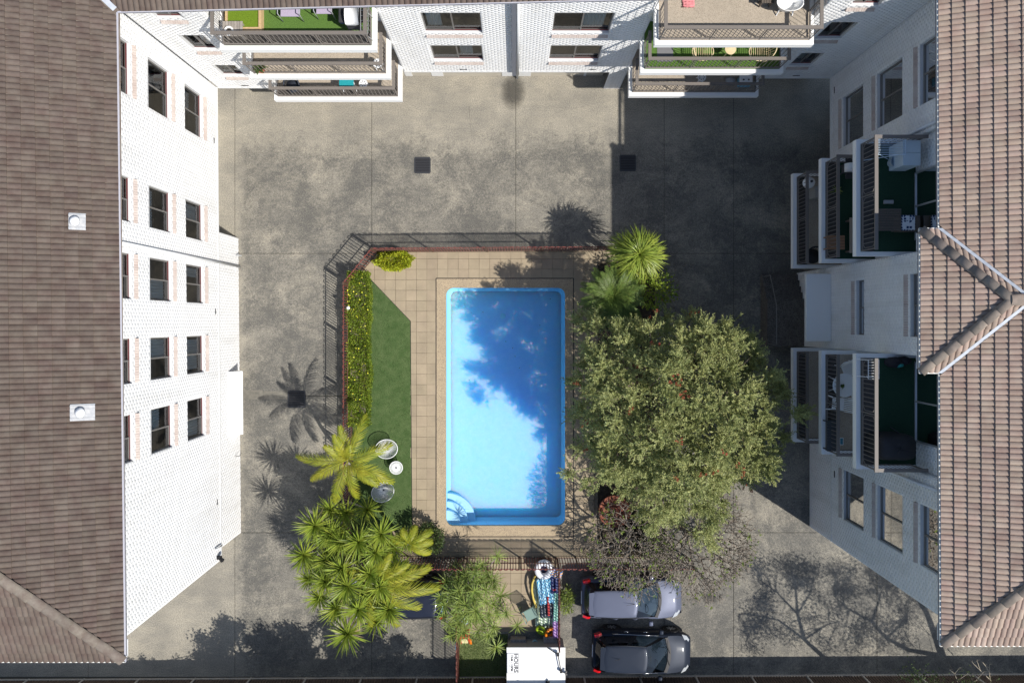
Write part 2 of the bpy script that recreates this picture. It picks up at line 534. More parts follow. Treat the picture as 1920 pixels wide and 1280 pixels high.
# ---- paving around the pool
terrace = thing('pool_terrace', 'beige square pavers laid around the swimming pool', 'paving', kind='structure')
base = MB()
WX = -7.15
NYF = 3.13
yard = [(WX, -10.22), (7.6, -10.22), (7.6, NYF), (-5.92, NYF - .03), (WX, 1.65)]
for r in rect_minus((WX, 6.2, -10.22, NYF), COPE):
    p = clip_poly([(r[0], r[2]), (r[1], r[2]), (r[1], r[3]), (r[0], r[3])], (-5.92, 3.06), (1.39, -1.19))
    if len(p) > 2: prism(base, p, .004, .022)
base.build('paver_bed', GROUT, terrace)
LX = px(770, 600)[0]
d0, d1 = px(684, 512), px(770, 602)
dn = (d1[1] - d0[1], -(d1[0] - d0[0]))        # points up-right of the lawn's diagonal
dn = (-dn[0], -dn[1])
PT = 19.6 / 43
PAV = {}
def paver(poly):
    xs = [p[0] for p in poly]; ys = [p[1] for p in poly]
    full = len(poly) == 4 and abs(max(xs) - min(xs) - (PT - .008)) < 1e-3 and abs(max(ys) - min(ys) - (PT - .008)) < 1e-3
    z = random.uniform(-.003, .003)
    if full:
        if 'm' not in PAV:
            h = (PT - .008) / 2; c = .006
            mb = MB()
            mb.add([(-h, -h, .02), (h, -h, .02), (h, h, .02), (-h, h, .02), (-h, -h, .044), (h, -h, .044), (h, h, .044), (-h, h, .044),
                    (-h + c, -h + c, .05), (h - c, -h + c, .05), (h - c, h - c, .05), (-h + c, h - c, .05)],
                   [(0, 1, 5, 4), (1, 2, 6, 5), (2, 3, 7, 6), (3, 0, 4, 7), (4, 5, 9, 8), (5, 6, 10, 9), (6, 7, 11, 10), (7, 4, 8, 11), (8, 9, 10, 11)])
            PAV['m'] = mb.mesh('paver', PAVER)
        inst('paver', PAV['m'], terrace, (sum(xs) / 4, sum(ys) / 4, z), (random.uniform(-.004, .004), random.uniform(-.004, .004), 0))
    else:
        mb = MB(); prism(mb, poly, .02, .05 + z); mb.build('paver', PAVER, terrace)
gx0, gy0 = px(781, 485.4)
for i in range(-12, 24):
    for j in range(-34, 3):
        x0 = gx0 + i * PT; y0 = gy0 + j * PT - PT
        sq = [(x0 + .004, y0 + .004), (x0 + PT - .004, y0 + .004), (x0 + PT - .004, y0 + PT - .004), (x0 + .004, y0 + PT - .004)]
        cx, cy = x0 + PT / 2, y0 + PT / 2
        if cx > 3.6 or cy > NYF or cx < WX: continue
        if cy > -10.25:
            if COPE[0] - .02 < cx < COPE[1] + .02 and COPE[2] < cy < COPE[3]:
                rs = rect_minus((sq[0][0], sq[1][0], sq[0][1], sq[2][1]), (COPE[0] - .01, COPE[1] + .01, COPE[2] - .01, COPE[3] + .01))
                for r in rs:
                    if min(r[1] - r[0], r[3] - r[2]) > .03: paver([(r[0], r[2]), (r[1], r[2]), (r[1], r[3]), (r[0], r[3])])
                continue
            rs = rect_minus((sq[0][0], sq[1][0], sq[0][1], sq[2][1]), (COPE[0] - .01, COPE[1] + .01, COPE[2] - .01, COPE[3] + .01))
            for r in rs:
                p = [(r[0], r[2]), (r[1], r[2]), (r[1], r[3]), (r[0], r[3])]
                if min(r[1] - r[0], r[3] - r[2]) < .03: continue
                p = clip_poly(p, (-5.92, 3.06), (1.39, -1.19))
                p = clip_poly(p, d0, dn) if cy > d1[1] else clip_poly(p, (LX, 0), (1, 0))
                p = clip_poly(p, (0, NYF - .06), (0, -1)); p = clip_poly(p, (0, -10.15), (0, 1))
                if len(p) > 2 and max(q[0] for q in p) - min(q[0] for q in p) > .04: paver(p)
        elif -2.25 < x0 and x0 + PT < 2.05 and y0 > px(0, 1172)[1] - .2:
            paver(sq)
# storage-yard bed below its pavers
mb = MB(); mb.box(-2.4, 1.85, -13.45, -10.23, .004, .022); mb.build('paver_bed', GROUT, terrace)

lawn = MB()
prism(lawn, [px(684, 512), px(770, 602), px(773, 990), px(690, 1000), px(664, 985), px(660, 560)], .01, .052)
tag(lawn.build('lawn', TURF), 'strip of green artificial turf between hedge and pool pavers', 'lawn', kind='structure')
mb = MB()
a, b = px(684, 512), px(770, 602)
mb.beam((*a, .035), (*b, .035), .02, .05); mb.beam((*b, .035), (*px(773, 990), .035), .02, .05)
tag(mb.build('turf_edging', BLACK), 'thin dark edging strip along the artificial turf', 'edging', kind='structure')
bed = MB()
bed.box(3.62, 6.1, -10.1, 2.6, .01, .06); bed.box(WX + .05, px(690, 0)[0], -10.1, 1.7, .01, .048)
tag(bed.build('garden_bed', SOIL), 'dark mulched garden bed inside the pool fence', 'garden bed', kind='structure')

# ---- pool
def rrect(x0, x1, y0, y1, r, n=8):
    P = []
    for cx, cy, a in ((x1 - r, y1 - r, 0), (x0 + r, y1 - r, 90), (x0 + r, y0 + r, 180), (x1 - r, y0 + r, 270)):
        for k in range(n + 1):
            t = R(a + 90 * k / n); P.append((cx + r * math.cos(t), cy + r * math.sin(t)))
    return P
pool = thing('swimming_pool', 'rectangular bright blue swimming pool with curved corner steps', 'pool', (POOL[0], POOL[2], 0), kind='structure')
POOLM = bpy.data.materials.new('scattering_pool_plaster'); POOLM.use_nodes = True
pn, pl = POOLM.node_tree.nodes, POOLM.node_tree.links
pb = pn['Principled BSDF']
pb.inputs['Roughness'].default_value = 0.7
pno = pn.new('ShaderNodeTexNoise'); pno.inputs['Scale'].default_value = 5.5; pno.inputs['Detail'].default_value = 8; pno.inputs['Roughness'].default_value = .7
prp = pn.new('ShaderNodeValToRGB'); prp.color_ramp.elements[0].position = .35; prp.color_ramp.elements[1].position = .65
prp.color_ramp.elements[0].color = (.325, .590, .94, 1); prp.color_ramp.elements[1].color = (.385, .635, .97, 1)      # aged plaster, slightly mottled
pl.new(pn.new('ShaderNodeNewGeometry').outputs['Position'], pno.inputs['Vector']); pl.new(pno.outputs['Fac'], prp.inputs[0]); pl.new(prp.outputs[0], pb.inputs['Base Color'])
pb.inputs['Subsurface Weight'].default_value = 1.0
pb.inputs['Subsurface Radius'].default_value = (0.02, 1.5, 2.2)
pb.inputs['Subsurface Scale'].default_value = 1.0
STEPB = mat('pool_step_plaster', (0.42, 0.62, 0.76), 0.7)
WATER = bpy.data.materials.new('pool_water_surface'); WATER.use_nodes = True
N, L = WATER.node_tree.nodes, WATER.node_tree.links
N.remove(N['Principled BSDF'])
t = N.new('ShaderNodeBsdfTransparent'); t.inputs[0].default_value = (0.90, 0.97, 1.0, 1)
gl = N.new('ShaderNodeBsdfGlossy'); gl.inputs['Roughness'].default_value = 0.03
fr = N.new('ShaderNodeFresnel'); fr.inputs['IOR'].default_value = 1.33
no = N.new('ShaderNodeTexNoise'); no.inputs['Scale'].default_value = 5.0; no.inputs['Detail'].default_value = 4
ge = N.new('ShaderNodeNewGeometry'); L.new(ge.outputs['Position'], no.inputs['Vector'])
bu = N.new('ShaderNodeBump'); bu.inputs['Strength'].default_value = 0.25; bu.inputs['Distance'].default_value = 0.02
L.new(no.outputs['Fac'], bu.inputs['Height']); L.new(bu.outputs[0], gl.inputs['Normal']); L.new(bu.outputs[0], fr.inputs['Normal'])
ms = N.new('ShaderNodeMixShader'); L.new(fr.outputs[0], ms.inputs[0]); L.new(t.outputs[0], ms.inputs[1]); L.new(gl.outputs[0], ms.inputs[2])
L.new(ms.outputs[0], N['Material Output'].inputs['Surface'])
RR = rrect(*POOL, .32)
RI = rrect(POOL[0] + .12, POOL[1] - .12, POOL[2] + .12, POOL[3] - .12, .25)
nr = len(RR)
PD = -1.0
WALLB = mat('pool_wall_plaster', (0.30, 0.62, 0.78), 0.6)
mb = MB()
vs = [(x, y, .03) for x, y in RR] + [(x, y, PD + .12) for x, y in RR] + [(x, y, PD + .002) for x, y in RI]
fs = [(i, (i + 1) % nr, nr + (i + 1) % nr, nr + i) for i in range(nr)]
fs += [(nr + i, nr + (i + 1) % nr, 2 * nr + (i + 1) % nr, 2 * nr + i) for i in range(nr)]
mb.add(vs, fs); mb.build('basin_wall', WALLB, pool, True)
# the floor tops an unseen translucent block, added to spread light into the shade
mb = MB(); E = .02
mb.box(POOL[0] - E, POOL[1] + E, POOL[2] - E, POOL[3] + E, -5.0, PD)
mb.build('floor_scatter_block', POOLM, pool)
mb = MB(); E = .06                     # unseen white liner, added to bounce light back into the block
x0, x1, y0, y1 = POOL[0] - E, POOL[1] + E, POOL[2] - E, POOL[3] + E
for q in (((x0, y0), (x1, y0)), ((x1, y0), (x1, y1)), ((x1, y1), (x0, y1)), ((x0, y1), (x0, y0))):
    mb.quad((*q[0], -5.05), (*q[1], -5.05), (*q[1], PD + .02), (*q[0], PD + .02))
mb.quad((x0, y0, -5.05), (x1, y0, -5.05), (x1, y1, -5.05), (x0, y1, -5.05))
mb.build('bounce_liner', mat('white_bounce_liner', (.93, .93, .93), .8), pool)
dx, dy = px(943, 592, PD)
mb = MB(); mb.lathe([(.11, 0), (.12, .012), (.10, .02), (.001, .022)], 20, (dx, dy, PD)); mb.build('floor_drain', WALLB, pool, True)
cx, cy = POOL[0] - .01, POOL[2] - .01
for rad, z in ((1.26, -.74), (.95, -.50), (.62, -.26)):
    mb = MB()
    P = [(cx, cy)] + [(cx + rad * math.cos(R(a)), cy + rad * math.sin(R(a))) for a in range(0, 91, 6)]
    prism(mb, P, PD - .01, z)
    o = mb.build('step', STEPB, pool); bevel(o, .03, 3)
mb = MB()
mb.add([(x, y, -.07) for x, y in rrect(POOL[0] + .003, POOL[1] - .003, POOL[2] + .003, POOL[3] - .003, .32)], [tuple(range(nr))])
mb.build('water', WATER, pool)
mb = MB()
cxm, cym = (POOL[0] + POOL[1]) / 2, (POOL[2] + POOL[3]) / 2
outp = []
for i, (x, y) in enumerate(RR):
    k = i // 9
    corner = [(COPE[1], COPE[3]), (COPE[0], COPE[3]), (COPE[0], COPE[2]), (COPE[1], COPE[2])][k]
    m = i % 9
    if m == 4: outp.append(corner)
    elif m in (0, 8):
        outp.append((corner[0], y) if (k % 2 == 0) == (m == 0) else (x, corner[1]))
    else:
        outp.append(corner)
vs = [(x, y, .055) for x, y in RR] + [(x, y, .055) for x, y in outp] + [(x, y, -.11) for x, y in RR] + [(x, y, .0) for x, y in outp]
fs = []
for i in range(nr):
    j = (i + 1) % nr
    fs.append((i, nr + i, nr + j, j)); fs.append((j, 2 * nr + j, 2 * nr + i, i)); fs.append((nr + i, 3 * nr + i, 3 * nr + j, nr + j))
mb.add([(x + (cxm - x) * .004, y + (cym - y) * .002, z) if q < nr or 2 * nr <= q < 3 * nr else (x, y, z) for q, (x, y, z) in enumerate(vs)], fs)
cop = mb.build('coping', PEBB, pool)
# a dark drain gap round the coping
mb = MB()
x0, x1, y0, y1 = COPE
for a, b in (((x0, y0), (x0, y1)), ((x0, y1), (x1, y1)), ((x1, y1), (x1, y0)), ((x1, y0), (x0, y0))):
    mb.beam((*a, .054), (*b, .054), .035, .01)
mb.build('expansion_joint', BLACK, pool)

# ---- drain grates
def grate(u, v, w, label):
    x, y = px(u, v); h = w / 43 / 2
    o = thing('drain_grate', label, 'drain', (x, y, 0), group='courtyard drain grates')
    mb = MB()
    for s in (-1, 1):
        mb.box(x - h, x + h, y + s * h - .025, y + s * h + .025, .001, .014); mb.box(x + s * h - .025, x + s * h + .025, y - h + .03, y + h - .03, .001, .0145)
    mb.build('frame', DGREY, o)
    mb = MB(); mb.box(x - h + .025, x + h - .025, y - h + .025, y + h - .025, .001, .004); mb.build('pit', BLACK, o)
    for k in range(9):
        mb = MB(); yy = y - h + .05 + k * (2 * h - .1) / 8
        mb.box(x - h + .026, x + h - .026, yy - .012, yy + .012, .004, .012); mb.build('bar', DGREY, o)
grate(792, 310, 29, 'square drain grate in the sunlit part of the concrete court')
grate(1177, 306, 29, 'square drain grate at the edge of the big building shadow')
grate(556, 748, 31, 'square drain grate in the palm shadow beside the fence')

# ================================================================== BUILDINGS
ZE = 10.45
bm_bricks = {}
class Frame:
    """vertical wall frame: s along the wall, d outwards, z up"""
    def __init__(s, o, e, n):
        s.o = Vector((o[0], o[1], 0)); s.e = Vector((e[0], e[1], 0)).normalized(); s.n = Vector((n[0], n[1], 0)).normalized()
    def __call__(s, a, d, z):
        p = s.o + s.e * a + s.n * d
        return (p.x, p.y, z)
    def flip(s):
        return s.e.cross(Vector((0, 0, 1))).dot(s.n) < 0

def fbox(mb, fr, s0, s1, d0, d1, z0, z1):
    vs = [fr(a, d, z) for z in (z0, z1) for a, d in ((s0, d0), (s1, d0), (s1, d1), (s0, d1))]
    fs = [(3, 2, 1, 0), (4, 5, 6, 7), (0, 1, 5, 4), (1, 2, 6, 5), (2, 3, 7, 6), (3, 0, 4, 7)]
    if fr.flip(): pass
    else: fs = [f[::-1] for f in fs]
    mb.add(vs, fs)

def brick_wall(store, mortar, fr, length, z0, z1, opens=(), ret=True):
    """mortar face with openings plus real bricks standing 7 mm proud of it"""
    S = sorted({0, length, *[o[0] for o in opens], *[o[1] for o in opens]})
    Z = sorted({z0, z1, *[o[2] for o in opens], *[o[3] for o in opens]})
    S = [a for a in S if 0 <= a <= length]; Z = [a for a in Z if z0 <= a <= z1]
    for i in range(len(S) - 1):
        for j in range(len(Z) - 1):
            m, k = (S[i] + S[i + 1]) / 2, (Z[j] + Z[j + 1]) / 2
            if any(o[0] < m < o[1] and o[2] < k < o[3] for o in opens): continue
            mortar.quad(fr(S[i], 0, Z[j]), fr(S[i + 1], 0, Z[j]), fr(S[i + 1], 0, Z[j + 1]), fr(S[i], 0, Z[j + 1]))
    for o in opens:      # reveals
        for a, b in (((o[0], o[2]), (o[0], o[3])), ((o[1], o[2]), (o[1], o[3])), ((o[0], o[2]), (o[1], o[2])), ((o[0], o[3]), (o[1], o[3]))):
            mortar.quad(fr(a[0], 0.007, a[1]), fr(b[0], 0.007, b[1]), fr(b[0], -.14, b[1]), fr(a[0], -.14, a[1]))
    ch, bl, jt = 0.0857, 0.24, 0.012
    nrow = int((z1 - z0) / ch)
    out = store
    for r in range(nrow):
        za = z0 + r * ch + jt / 2; zb = za + ch - jt
        cuts = sorted([(o[0], o[1]) for o in opens if o[2] < (za + zb) / 2 < o[3]])
        s = -bl / 2 if r % 2 else 0.0
        while s < length:
            a, b = max(s, 0) + jt / 2, min(s + bl, length) - jt / 2
            s += bl
            segs = [(a, b)]
            for c0, c1 in cuts:
                ns = []
                for p, q in segs:
                    if q <= c0 or p >= c1: ns.append((p, q)); continue
                    if p < c0: ns.append((p, c0))
                    if q > c1: ns.append((c1, q))
                segs = ns
            for p, q in segs:
                if q - p > .03: out.append((fr, p, q, za, zb))

def bricks_mesh(store, parent):
    n = len(store)
    V = np.zeros((n, 8, 3), np.float32)
    for i, (fr, p, q, za, zb) in enumerate(store):
        d = 0.007
        V[i, 0] = fr(p, 0, za); V[i, 1] = fr(q, 0, za); V[i, 2] = fr(q, 0, zb); V[i, 3] = fr(p, 0, zb)
        e = .0015
        V[i, 4] = fr(p + e, d, za + e); V[i, 5] = fr(q - e, d, za + e); V[i, 6] = fr(q - e, d, zb - e); V[i, 7] = fr(p + e, d, zb - e)
    V -= np.array(ORG[parent], np.float32)
    Q = np.array([(4, 5, 6, 7), (0, 1, 5, 4), (1, 2, 6, 5), (2, 3, 7, 6), (3, 0, 4, 7)], np.int32)
    Q = (np.arange(n, dtype=np.int32)[:, None, None] * 8 + Q[None]).reshape(-1, 4)
    return link('brickwork', np_mesh('brickwork', V.reshape(-1, 3), Q, BRICK), parent, 'stuff')

WCOUNT = [0]
def window(parent, fr, s0, s1, za, zb, trim=True, sill=True, curtain=None, fm=None):
    """sliding window set back in its opening: frame, two panes, brick sill, room and curtain behind"""
    WCOUNT[0] += 1
    fm = fm or ALUM
    t, d = .045, -.10
    mb = MB()
    fbox(mb, fr, s0, s1, d - .06, d, za, za + t); fbox(mb, fr, s0, s1, d - .06, d, zb - t, zb)
    fbox(mb, fr, s0, s0 + t, d - .06, d, za + t, zb - t); fbox(mb, fr, s1 - t, s1, d - .06, d, za + t, zb - t)
    m = (s0 + s1) / 2
    fbox(mb, fr, m - .025, m + .025, d - .05, d + .012, za + t, zb - t)
    fbox(mb, fr, s0 + t, m - .025, d - .03, d + .008, za + t, za + t + .03)
    w = mb.build('window', fm, parent)
    for a, b, dd in ((s0 + t, m - .025, d - .02), (m + .025, s1 - t, d - .035)):
        mb = MB(); mb.quad(fr(a, dd, za + t), fr(b, dd, za + t), fr(b, dd, zb - t), fr(a, dd, zb - t)); mb.build('pane', GLASS, w)
    mb = MB(); D = -.75
    P = lambda a, z, dd: fr(a, dd, z)
    mb.quad(P(s0 - .3, za - .4, D), P(s1 + .3, za - .4, D), P(s1 + .3, zb + .1, D), P(s0 - .3, zb + .1, D))
    for a0, z0_, a1, z1_ in ((s0 - .3, za - .4, s1 + .3, za - .4), (s0 - .3, zb + .1, s1 + .3, zb + .1), (s0 - .3, za - .4, s0 - .3, zb + .1), (s1 + .3, za - .4, s1 + .3, zb + .1)):
        mb.quad(P(a0, z0_, -.16), P(a1, z1_, -.16), P(a1, z1_, D), P(a0, z0_, D))
    mb.build('room', ROOM, w)
    if curtain:
        mb = MB(); a, b = s0 + (s1 - s0) * curtain[0], s0 + (s1 - s0) * curtain[1]
        n = max(4, int((b - a) / .05)); c = za + .05
        if len(curtain) > 2: c = zb - (zb - za) * curtain[2]
        for k in range(n):
            q0, q1 = a + (b - a) * k / n, a + (b - a) * (k + 1) / n
            e0, e1 = -.24 - .025 * (k % 2), -.24 - .025 * ((k + 1) % 2)
            mb.quad(fr(q0, e0, c), fr(q1, e1, c), fr(q1, e1, zb), fr(q0, e0, zb))
        mb.build('curtain', CURT, w)
    if sill:
        mb = MB(); n = max(4, round((s1 - s0 + .04) / .083)); st = (s1 - s0) / n
        for k in range(n):
            a, b = s0 + k * st + .003, s0 + (k + 1) * st - .003
            h = random.uniform(-.003, .003)
            top0, top1 = (-.10, za + .0), (.09, za - .24)
            vs = [fr(a, top0[0], top0[1] + h), fr(b, top0[0], top0[1] + h), fr(b, top1[0], top1[1] + h), fr(a, top1[0], top1[1] + h),
                  fr(a, top0[0], za - .3), fr(b, top0[0], za - .3), fr(b, top1[0] - .03, top1[1] - .07), fr(a, top1[0] - .03, top1[1] - .07)]
            mb.add(vs, [(0, 1, 2, 3), (3, 2, 6, 7), (0, 3, 7, 4), (2, 1, 5, 6), (4, 7, 6, 5)])
        mb.build('sill', SILLB, w)
    if trim:
        mb = MB(); fbox(mb, fr, s0 + .005, s1 - .005, -.112, -.088, za + .002, za + .06)
        mb.build('trim', REDTRIM, w)
    return w

def downpipe(parent, x, y, z0, z1, nx, ny, r=.05, m=None):
    mb = MB()
    mb.tube([(x + nx * .08, y + ny * .08, z0), (x + nx * .08, y + ny * .08, z1)], r, 10)
    for z in np.arange(z0 + .4, z1, 1.8):
        mb.box(x - .07, x + .07, y - .07, y + .07, z, z + .03)
    return mb.build('downpipe', m or RENDERW, parent, True)

def gutter(parent, p0, p1, z, out, lipm=None):
    """open gutter along the eave, trough floor dark, bright lip on the outside, joint brackets"""
    p0, p1, out = Vector((*p0, 0)), Vector((*p1, 0)), Vector((*out, 0)).normalized()
    e = (p1 - p0).normalized(); ln = (p1 - p0).length
    fr = Frame(p0, e, out)
    mb = MB(); fbox(mb, fr, 0, ln, -.13, -.02, z - .11, z - .09); fbox(mb, fr, 0, ln, -.02, 0, z - .11, z - .03)
    g_ = mb.build('gutter', GUT_W, parent)
    mb = MB(); fbox(mb, fr, 0, ln, -.03, .012, z - .03, z)
    mb.build('lip', lipm or GUT_LIP, g_)
    mb = MB()
    for k in np.arange(.6, ln, 1.2): fbox(mb, fr, k, k + .025, -.125, -.031, z - .03, z - .012)
    mb.build('bracket_row', GUT_LIP, g_)
    mb = MB(); fbox(mb, fr, 0, ln, -.62, -.131, z - .16, z - .13); fbox(mb, fr, 0, ln, -.16, -.131, z - .13, z + .02)
    mb.build('soffit', RENDERW, g_)
    return g_

# ---- roof tiles
GA, TW = 0.345, 0.33
def tile_mesh(m):
    P = []; n = 6
    xs = []; zs = []
    for r in range(2):
        for k in range(n + (r == 1)):
            f = k / n
            xs.append((r + f) * TW / 2); zs.append(.044 * math.sin(math.pi * f) ** .6 if 0 < f < 1 else 0.0)
    mb = MB(); c = len(xs)
    y0, y1 = -.02, GA + .02
    lift = .034
    vs = [(x, y0, z + .012 + lift) for x, z in zip(xs, zs)] + [(x, y1, z + .008) for x, z in zip(xs, zs)] + [(x, y0 + .004, z * .3 + .0) for x, z in zip(xs, zs)]
    fs = []
    for i in range(c - 1):
        fs.append((i, i + 1, c + i + 1, c + i)); fs.append((2 * c + i, 2 * c + i + 1, i + 1, i))
    fs.append((0, c, 2 * c)); fs.append((c - 1, 3 * c - 1, 2 * c - 1))
    mb.add(vs, fs)
    return mb.mesh('tile', m)

def in_frame(p, pad=0):
    D = H - p.z
    u, v = CU + F * p.x / D, CV - F * p.y / D
    return -pad < u < 1920 + pad and -pad < v < 1280 + pad

def tiles(acc, tm, o, e, up, pitch, ncol, nrow, clips):
    """lay courses of tiles on a plane; tiles that cross a clip line are cut along it"""
    e = Vector((*e, 0)).normalized(); up = Vector((*up, 0)).normalized()
    s = up * math.cos(pitch) + Vector((0, 0, math.sin(pitch)))
    if e.cross(s).z < 0:
        o = Vector(o) + e * ncol * TW; e = -e
    o = Vector(o); nrm = e.cross(s)
    for r in range(nrow):
        for c in range(ncol):
            q = o + e * c * TW + s * r * GA
            cor = [q + e * a + s * b for a, b in ((0, -.03), (TW, -.03), (TW, GA), (0, GA))]
            ctr = q + e * TW / 2 + s * GA / 2
            cut = []; skip = False
            for cp, cn in clips(ctr):
                ds = [(k.x - cp[0]) * cn[0] + (k.y - cp[1]) * cn[1] for k in cor]
                if max(ds) <= .01: skip = True; break
                if min(ds) < -.001: cut.append((cp, cn))
            if skip: continue
            jx = Matrix.Rotation(random.uniform(-.006, .006), 4, 'X') @ Matrix.Rotation(random.uniform(-.004, .004), 4, 'Z')
            M = Matrix(((e.x, s.x, nrm.x, q.x), (e.y, s.y, nrm.y, q.y), (e.z, s.z, nrm.z, q.z), (0, 0, 0, 1))) @ Matrix.Translation((0, 0, random.uniform(0, .004))) @ jx
            me = tm
            if cut:
                bm = bmesh.new(); bm.from_mesh(tm); bm.transform(M)
                for cp, cn in cut:
                    gm = bm.verts[:] + bm.edges[:] + bm.faces[:]
                    bmesh.ops.bisect_plane(bm, geom=gm, plane_co=(cp[0], cp[1], 0), plane_no=(-cn[0], -cn[1], 0), clear_outer=True)
                if len(bm.faces) == 0: bm.free(); continue
                bm.transform(M.inverted())
                me = bpy.data.meshes.new('tile'); bm.to_mesh(me); bm.free()
                me.materials.append(tm.materials[0])
            acc.append((me, M, ctr))

def place_tiles(acc, roof, limit=295):
    vis = [a for a in acc if in_frame(a[2], 30)]
    vis.sort(key=lambda a: -1.0 / max(1, (H - a[2].z)) + 0.0006 * (abs(a[2].x) + abs(a[2].y)))
    first = vis[:limit]; ids = {id(a) for a in first}
    rest = [a for a in acc if id(a) not in ids]
    for me, M, c in first:
        o = bpy.data.objects.new('tile', me); COL.objects.link(o); o.parent = roof
        o.matrix_local = Matrix.Translation(-ORG[roof]) @ M
        ORG[o] = ORG[roof]
    if rest:
        bm = bmesh.new()
        for me, M, c in rest:
            t = me.copy(); t.transform(M); bm.from_mesh(t); bpy.data.meshes.remove(t)
        bmesh.ops.translate(bm, verts=bm.verts, vec=-ORG[roof])
        me = bpy.data.meshes.new('tile_field'); bm.to_mesh(me); bm.free(); me.materials.append(acc[0][0].materials[0])
        link('tile_field', me, roof, 'stuff')

def caps(parent, p0, p1, m, r=.15, ln=.42, name='hip_cap'):
    """overlapping half-round ridge tiles from p0 (low) to p1 (high)"""
    p0, p1 = Vector(p0), Vector(p1)
    d = (p1 - p0); n = max(1, round(d.length / ln)); d.normalize()
    sd = d.cross(Vector((0, 0, 1))).normalized(); up = sd.cross(d)
    ln = (p1 - p0).length / n
    mb = MB(); k = 9; vs = []
    for y, rr, lift in ((-.03, r * 1.06, .028), (ln + .01, r * .97, .0)):
        for i in range(k):
            a = math.pi * i / (k - 1)
            vs.append((math.cos(a) * rr, y, math.sin(a) * rr * .62 + lift))
    vs += [(v[0] * .6, -.028, v[2] * .55) for v in vs[:k]]
    fs = [(i, i + 1, k + i + 1, k + i) for i in range(k - 1)] + [(i + 1, i, 2 * k + i, 2 * k + i + 1) for i in range(k - 1)]
    mb.add(vs, fs)
    me = mb.mesh(name, m)
    me.polygons.foreach_set('use_smooth', np.ones(len(me.polygons), dtype=bool))
    for i in range(n):
        q = p0 + d * ln * i - Vector((0, 0, .02)) + Vector((0, 0, random.uniform(-.006, .006)))
        o = bpy.data.objects.new(name, me); COL.objects.link(o); o.parent = parent
        o.matrix_local = Matrix.Translation(-ORG[parent]) @ Matrix(((sd.x, d.x, up.x, q.x), (sd.y, d.y, up.y, q.y), (sd.z, d.z, up.z, q.z), (0, 0, 0, 1))) @ Matrix.Rotation(random.uniform(-.02, .02), 4, 'Y')
        ORG[o] = ORG[parent]

PITCH = R(22); TP = math.tan(PITCH); CP = math.cos(PITCH)
def plane_quad(mb, pts):
    mb.add(pts, [tuple(range(len(pts)))])

# ------------------------------------------------------------------ west block
WA, WB = Vector((-12.10, 9.55, 0)), Vector((-11.93, -9.62, 0))
wdir = (WA - WB).normalized()                 # running north
wn_ = Vector((wdir.y, -wdir.x, 0))            # facing the court
west = thing('apartment_block', 'sunlit white brick block with dark brown tiled roof, at the left', 'building', (WB.x, WB.y, 0), group='apartment blocks round the court')
fw = Frame(WB, wdir, wn_)
WLEN = (WA - WB).length
def wy(y): return (y - WB.y)
store = []; mort = MB()
wins = []
for (a, b, ck) in ((7.1, 8.77, 0), (3.15, 4.54, 1), (.75, 2.16, 2), (-1.89, -.49, 3), (-4.33, -2.86, 4)):
    for (za, zb, lv) in ((3.64, 5.15, 0), (6.30, 7.82, 1), (8.96, 10.2, 2)):
        wins.append((wy(a), wy(b), za, zb, ck, lv))
wins = [w for w in wins if not (w[5] == 2 and False)]
brick_wall(store, mort, fw, WLEN, 2.2, 10.3, [w[:4] for w in wins])
fl = Frame(WB + wdir * wy(-9.14), wdir, wn_)
LOB = 3.69 + 9.14
brick_wall(store, mort, fl, LOB, 0.0, 2.2)
fe = Frame(WB, Vector((-1, 0, 0)), Vector((0, -1, 0)))
brick_wall(store, mort, fe, 9.5, 2.2, 10.3)
mort.build('wall', MORTAR, west)
bricks_mesh(store, west)
cset = [(.5, .95, .6), (.05, .95, .35), (.05, .3), (.55, .95), (.05, .95, .45), (.5, .95, .5), (.7, .95), (.05, .5), (.05, .95, .3), (.1, .9), (.5, .95), (.05, .95, .6), (.05, .5), (.5, .95, .7), (.1, .6)]
for k, w in enumerate(wins):
    window(west, fw, *w[:4], curtain=cset[k % len(cset)])
mb = MB()
fbox(mb, fw, 0, WLEN, -.35, .02, 2.14, 2.24)          # slab edge band over the undercroft
mb.build('slab_band', RENDERW, west)
mb = MB()
fbox(mb, fw, wy(3.69), WLEN, -.95, -.9, 0, 2.14); fbox(mb, fw, 0, wy(-9.14), -.95, -.9, 0, 2.14)
fbox(mb, fw, 0, WLEN, -9.4, -.36, 2.16, 2.2)
fbox(mb, fw, wy(3.69) - .2, wy(3.69), -.95, -.001, 0, 2.13); fbox(mb, fw, wy(-9.14), wy(-9.14) + .2, -.95, -.001, 0, 2.13)
mb.build('undercroft', RENDERW, west)
downpipe(west, *(fw(wy(2.43), .0, 0)[:2]), 0.08, 10.2, wn_.x, wn_.y)
downpipe(west, *(fw(wy(-9.0), .0, 0)[:2]), 2.3, 2.9, wn_.x, wn_.y, .035)
for yy in (7.2, 0.35, -7.3):
    mb = MB(); fbox(mb, fw, wy(yy), wy(yy) + .22, .008, .02, 2.5, 2.56); mb.build('air_vent', BLACK, west)
mb = MB()       # wedge-shaped white hood on the lobby wall
s0, s1 = wy(-4.72), wy(-2.05)
vs = [fw(s, d, z) for s in (s0, s1) for d, z in ((.01, 1.35), (.46, .92), (.46, .86), (.01, .25))]
mb.add(vs, [(0, 1, 5, 4), (1, 2, 6, 5), (2, 3, 7, 6), (0, 3, 2, 1), (4, 5, 6, 7)])
mb.build('sloped_hood', SLABW, west)
mb = MB(); x, y, z = fw(wy(2.9), .06, .35)
mb.tube([(x - .1, y, z), (x + .1, y, z), (x + .16, y, z - .08)], .03, 8); mb.build('tap', ALUMS, west)
mb = MB(); x, y, z = fw(wy(-9.4), .05, 2.55)
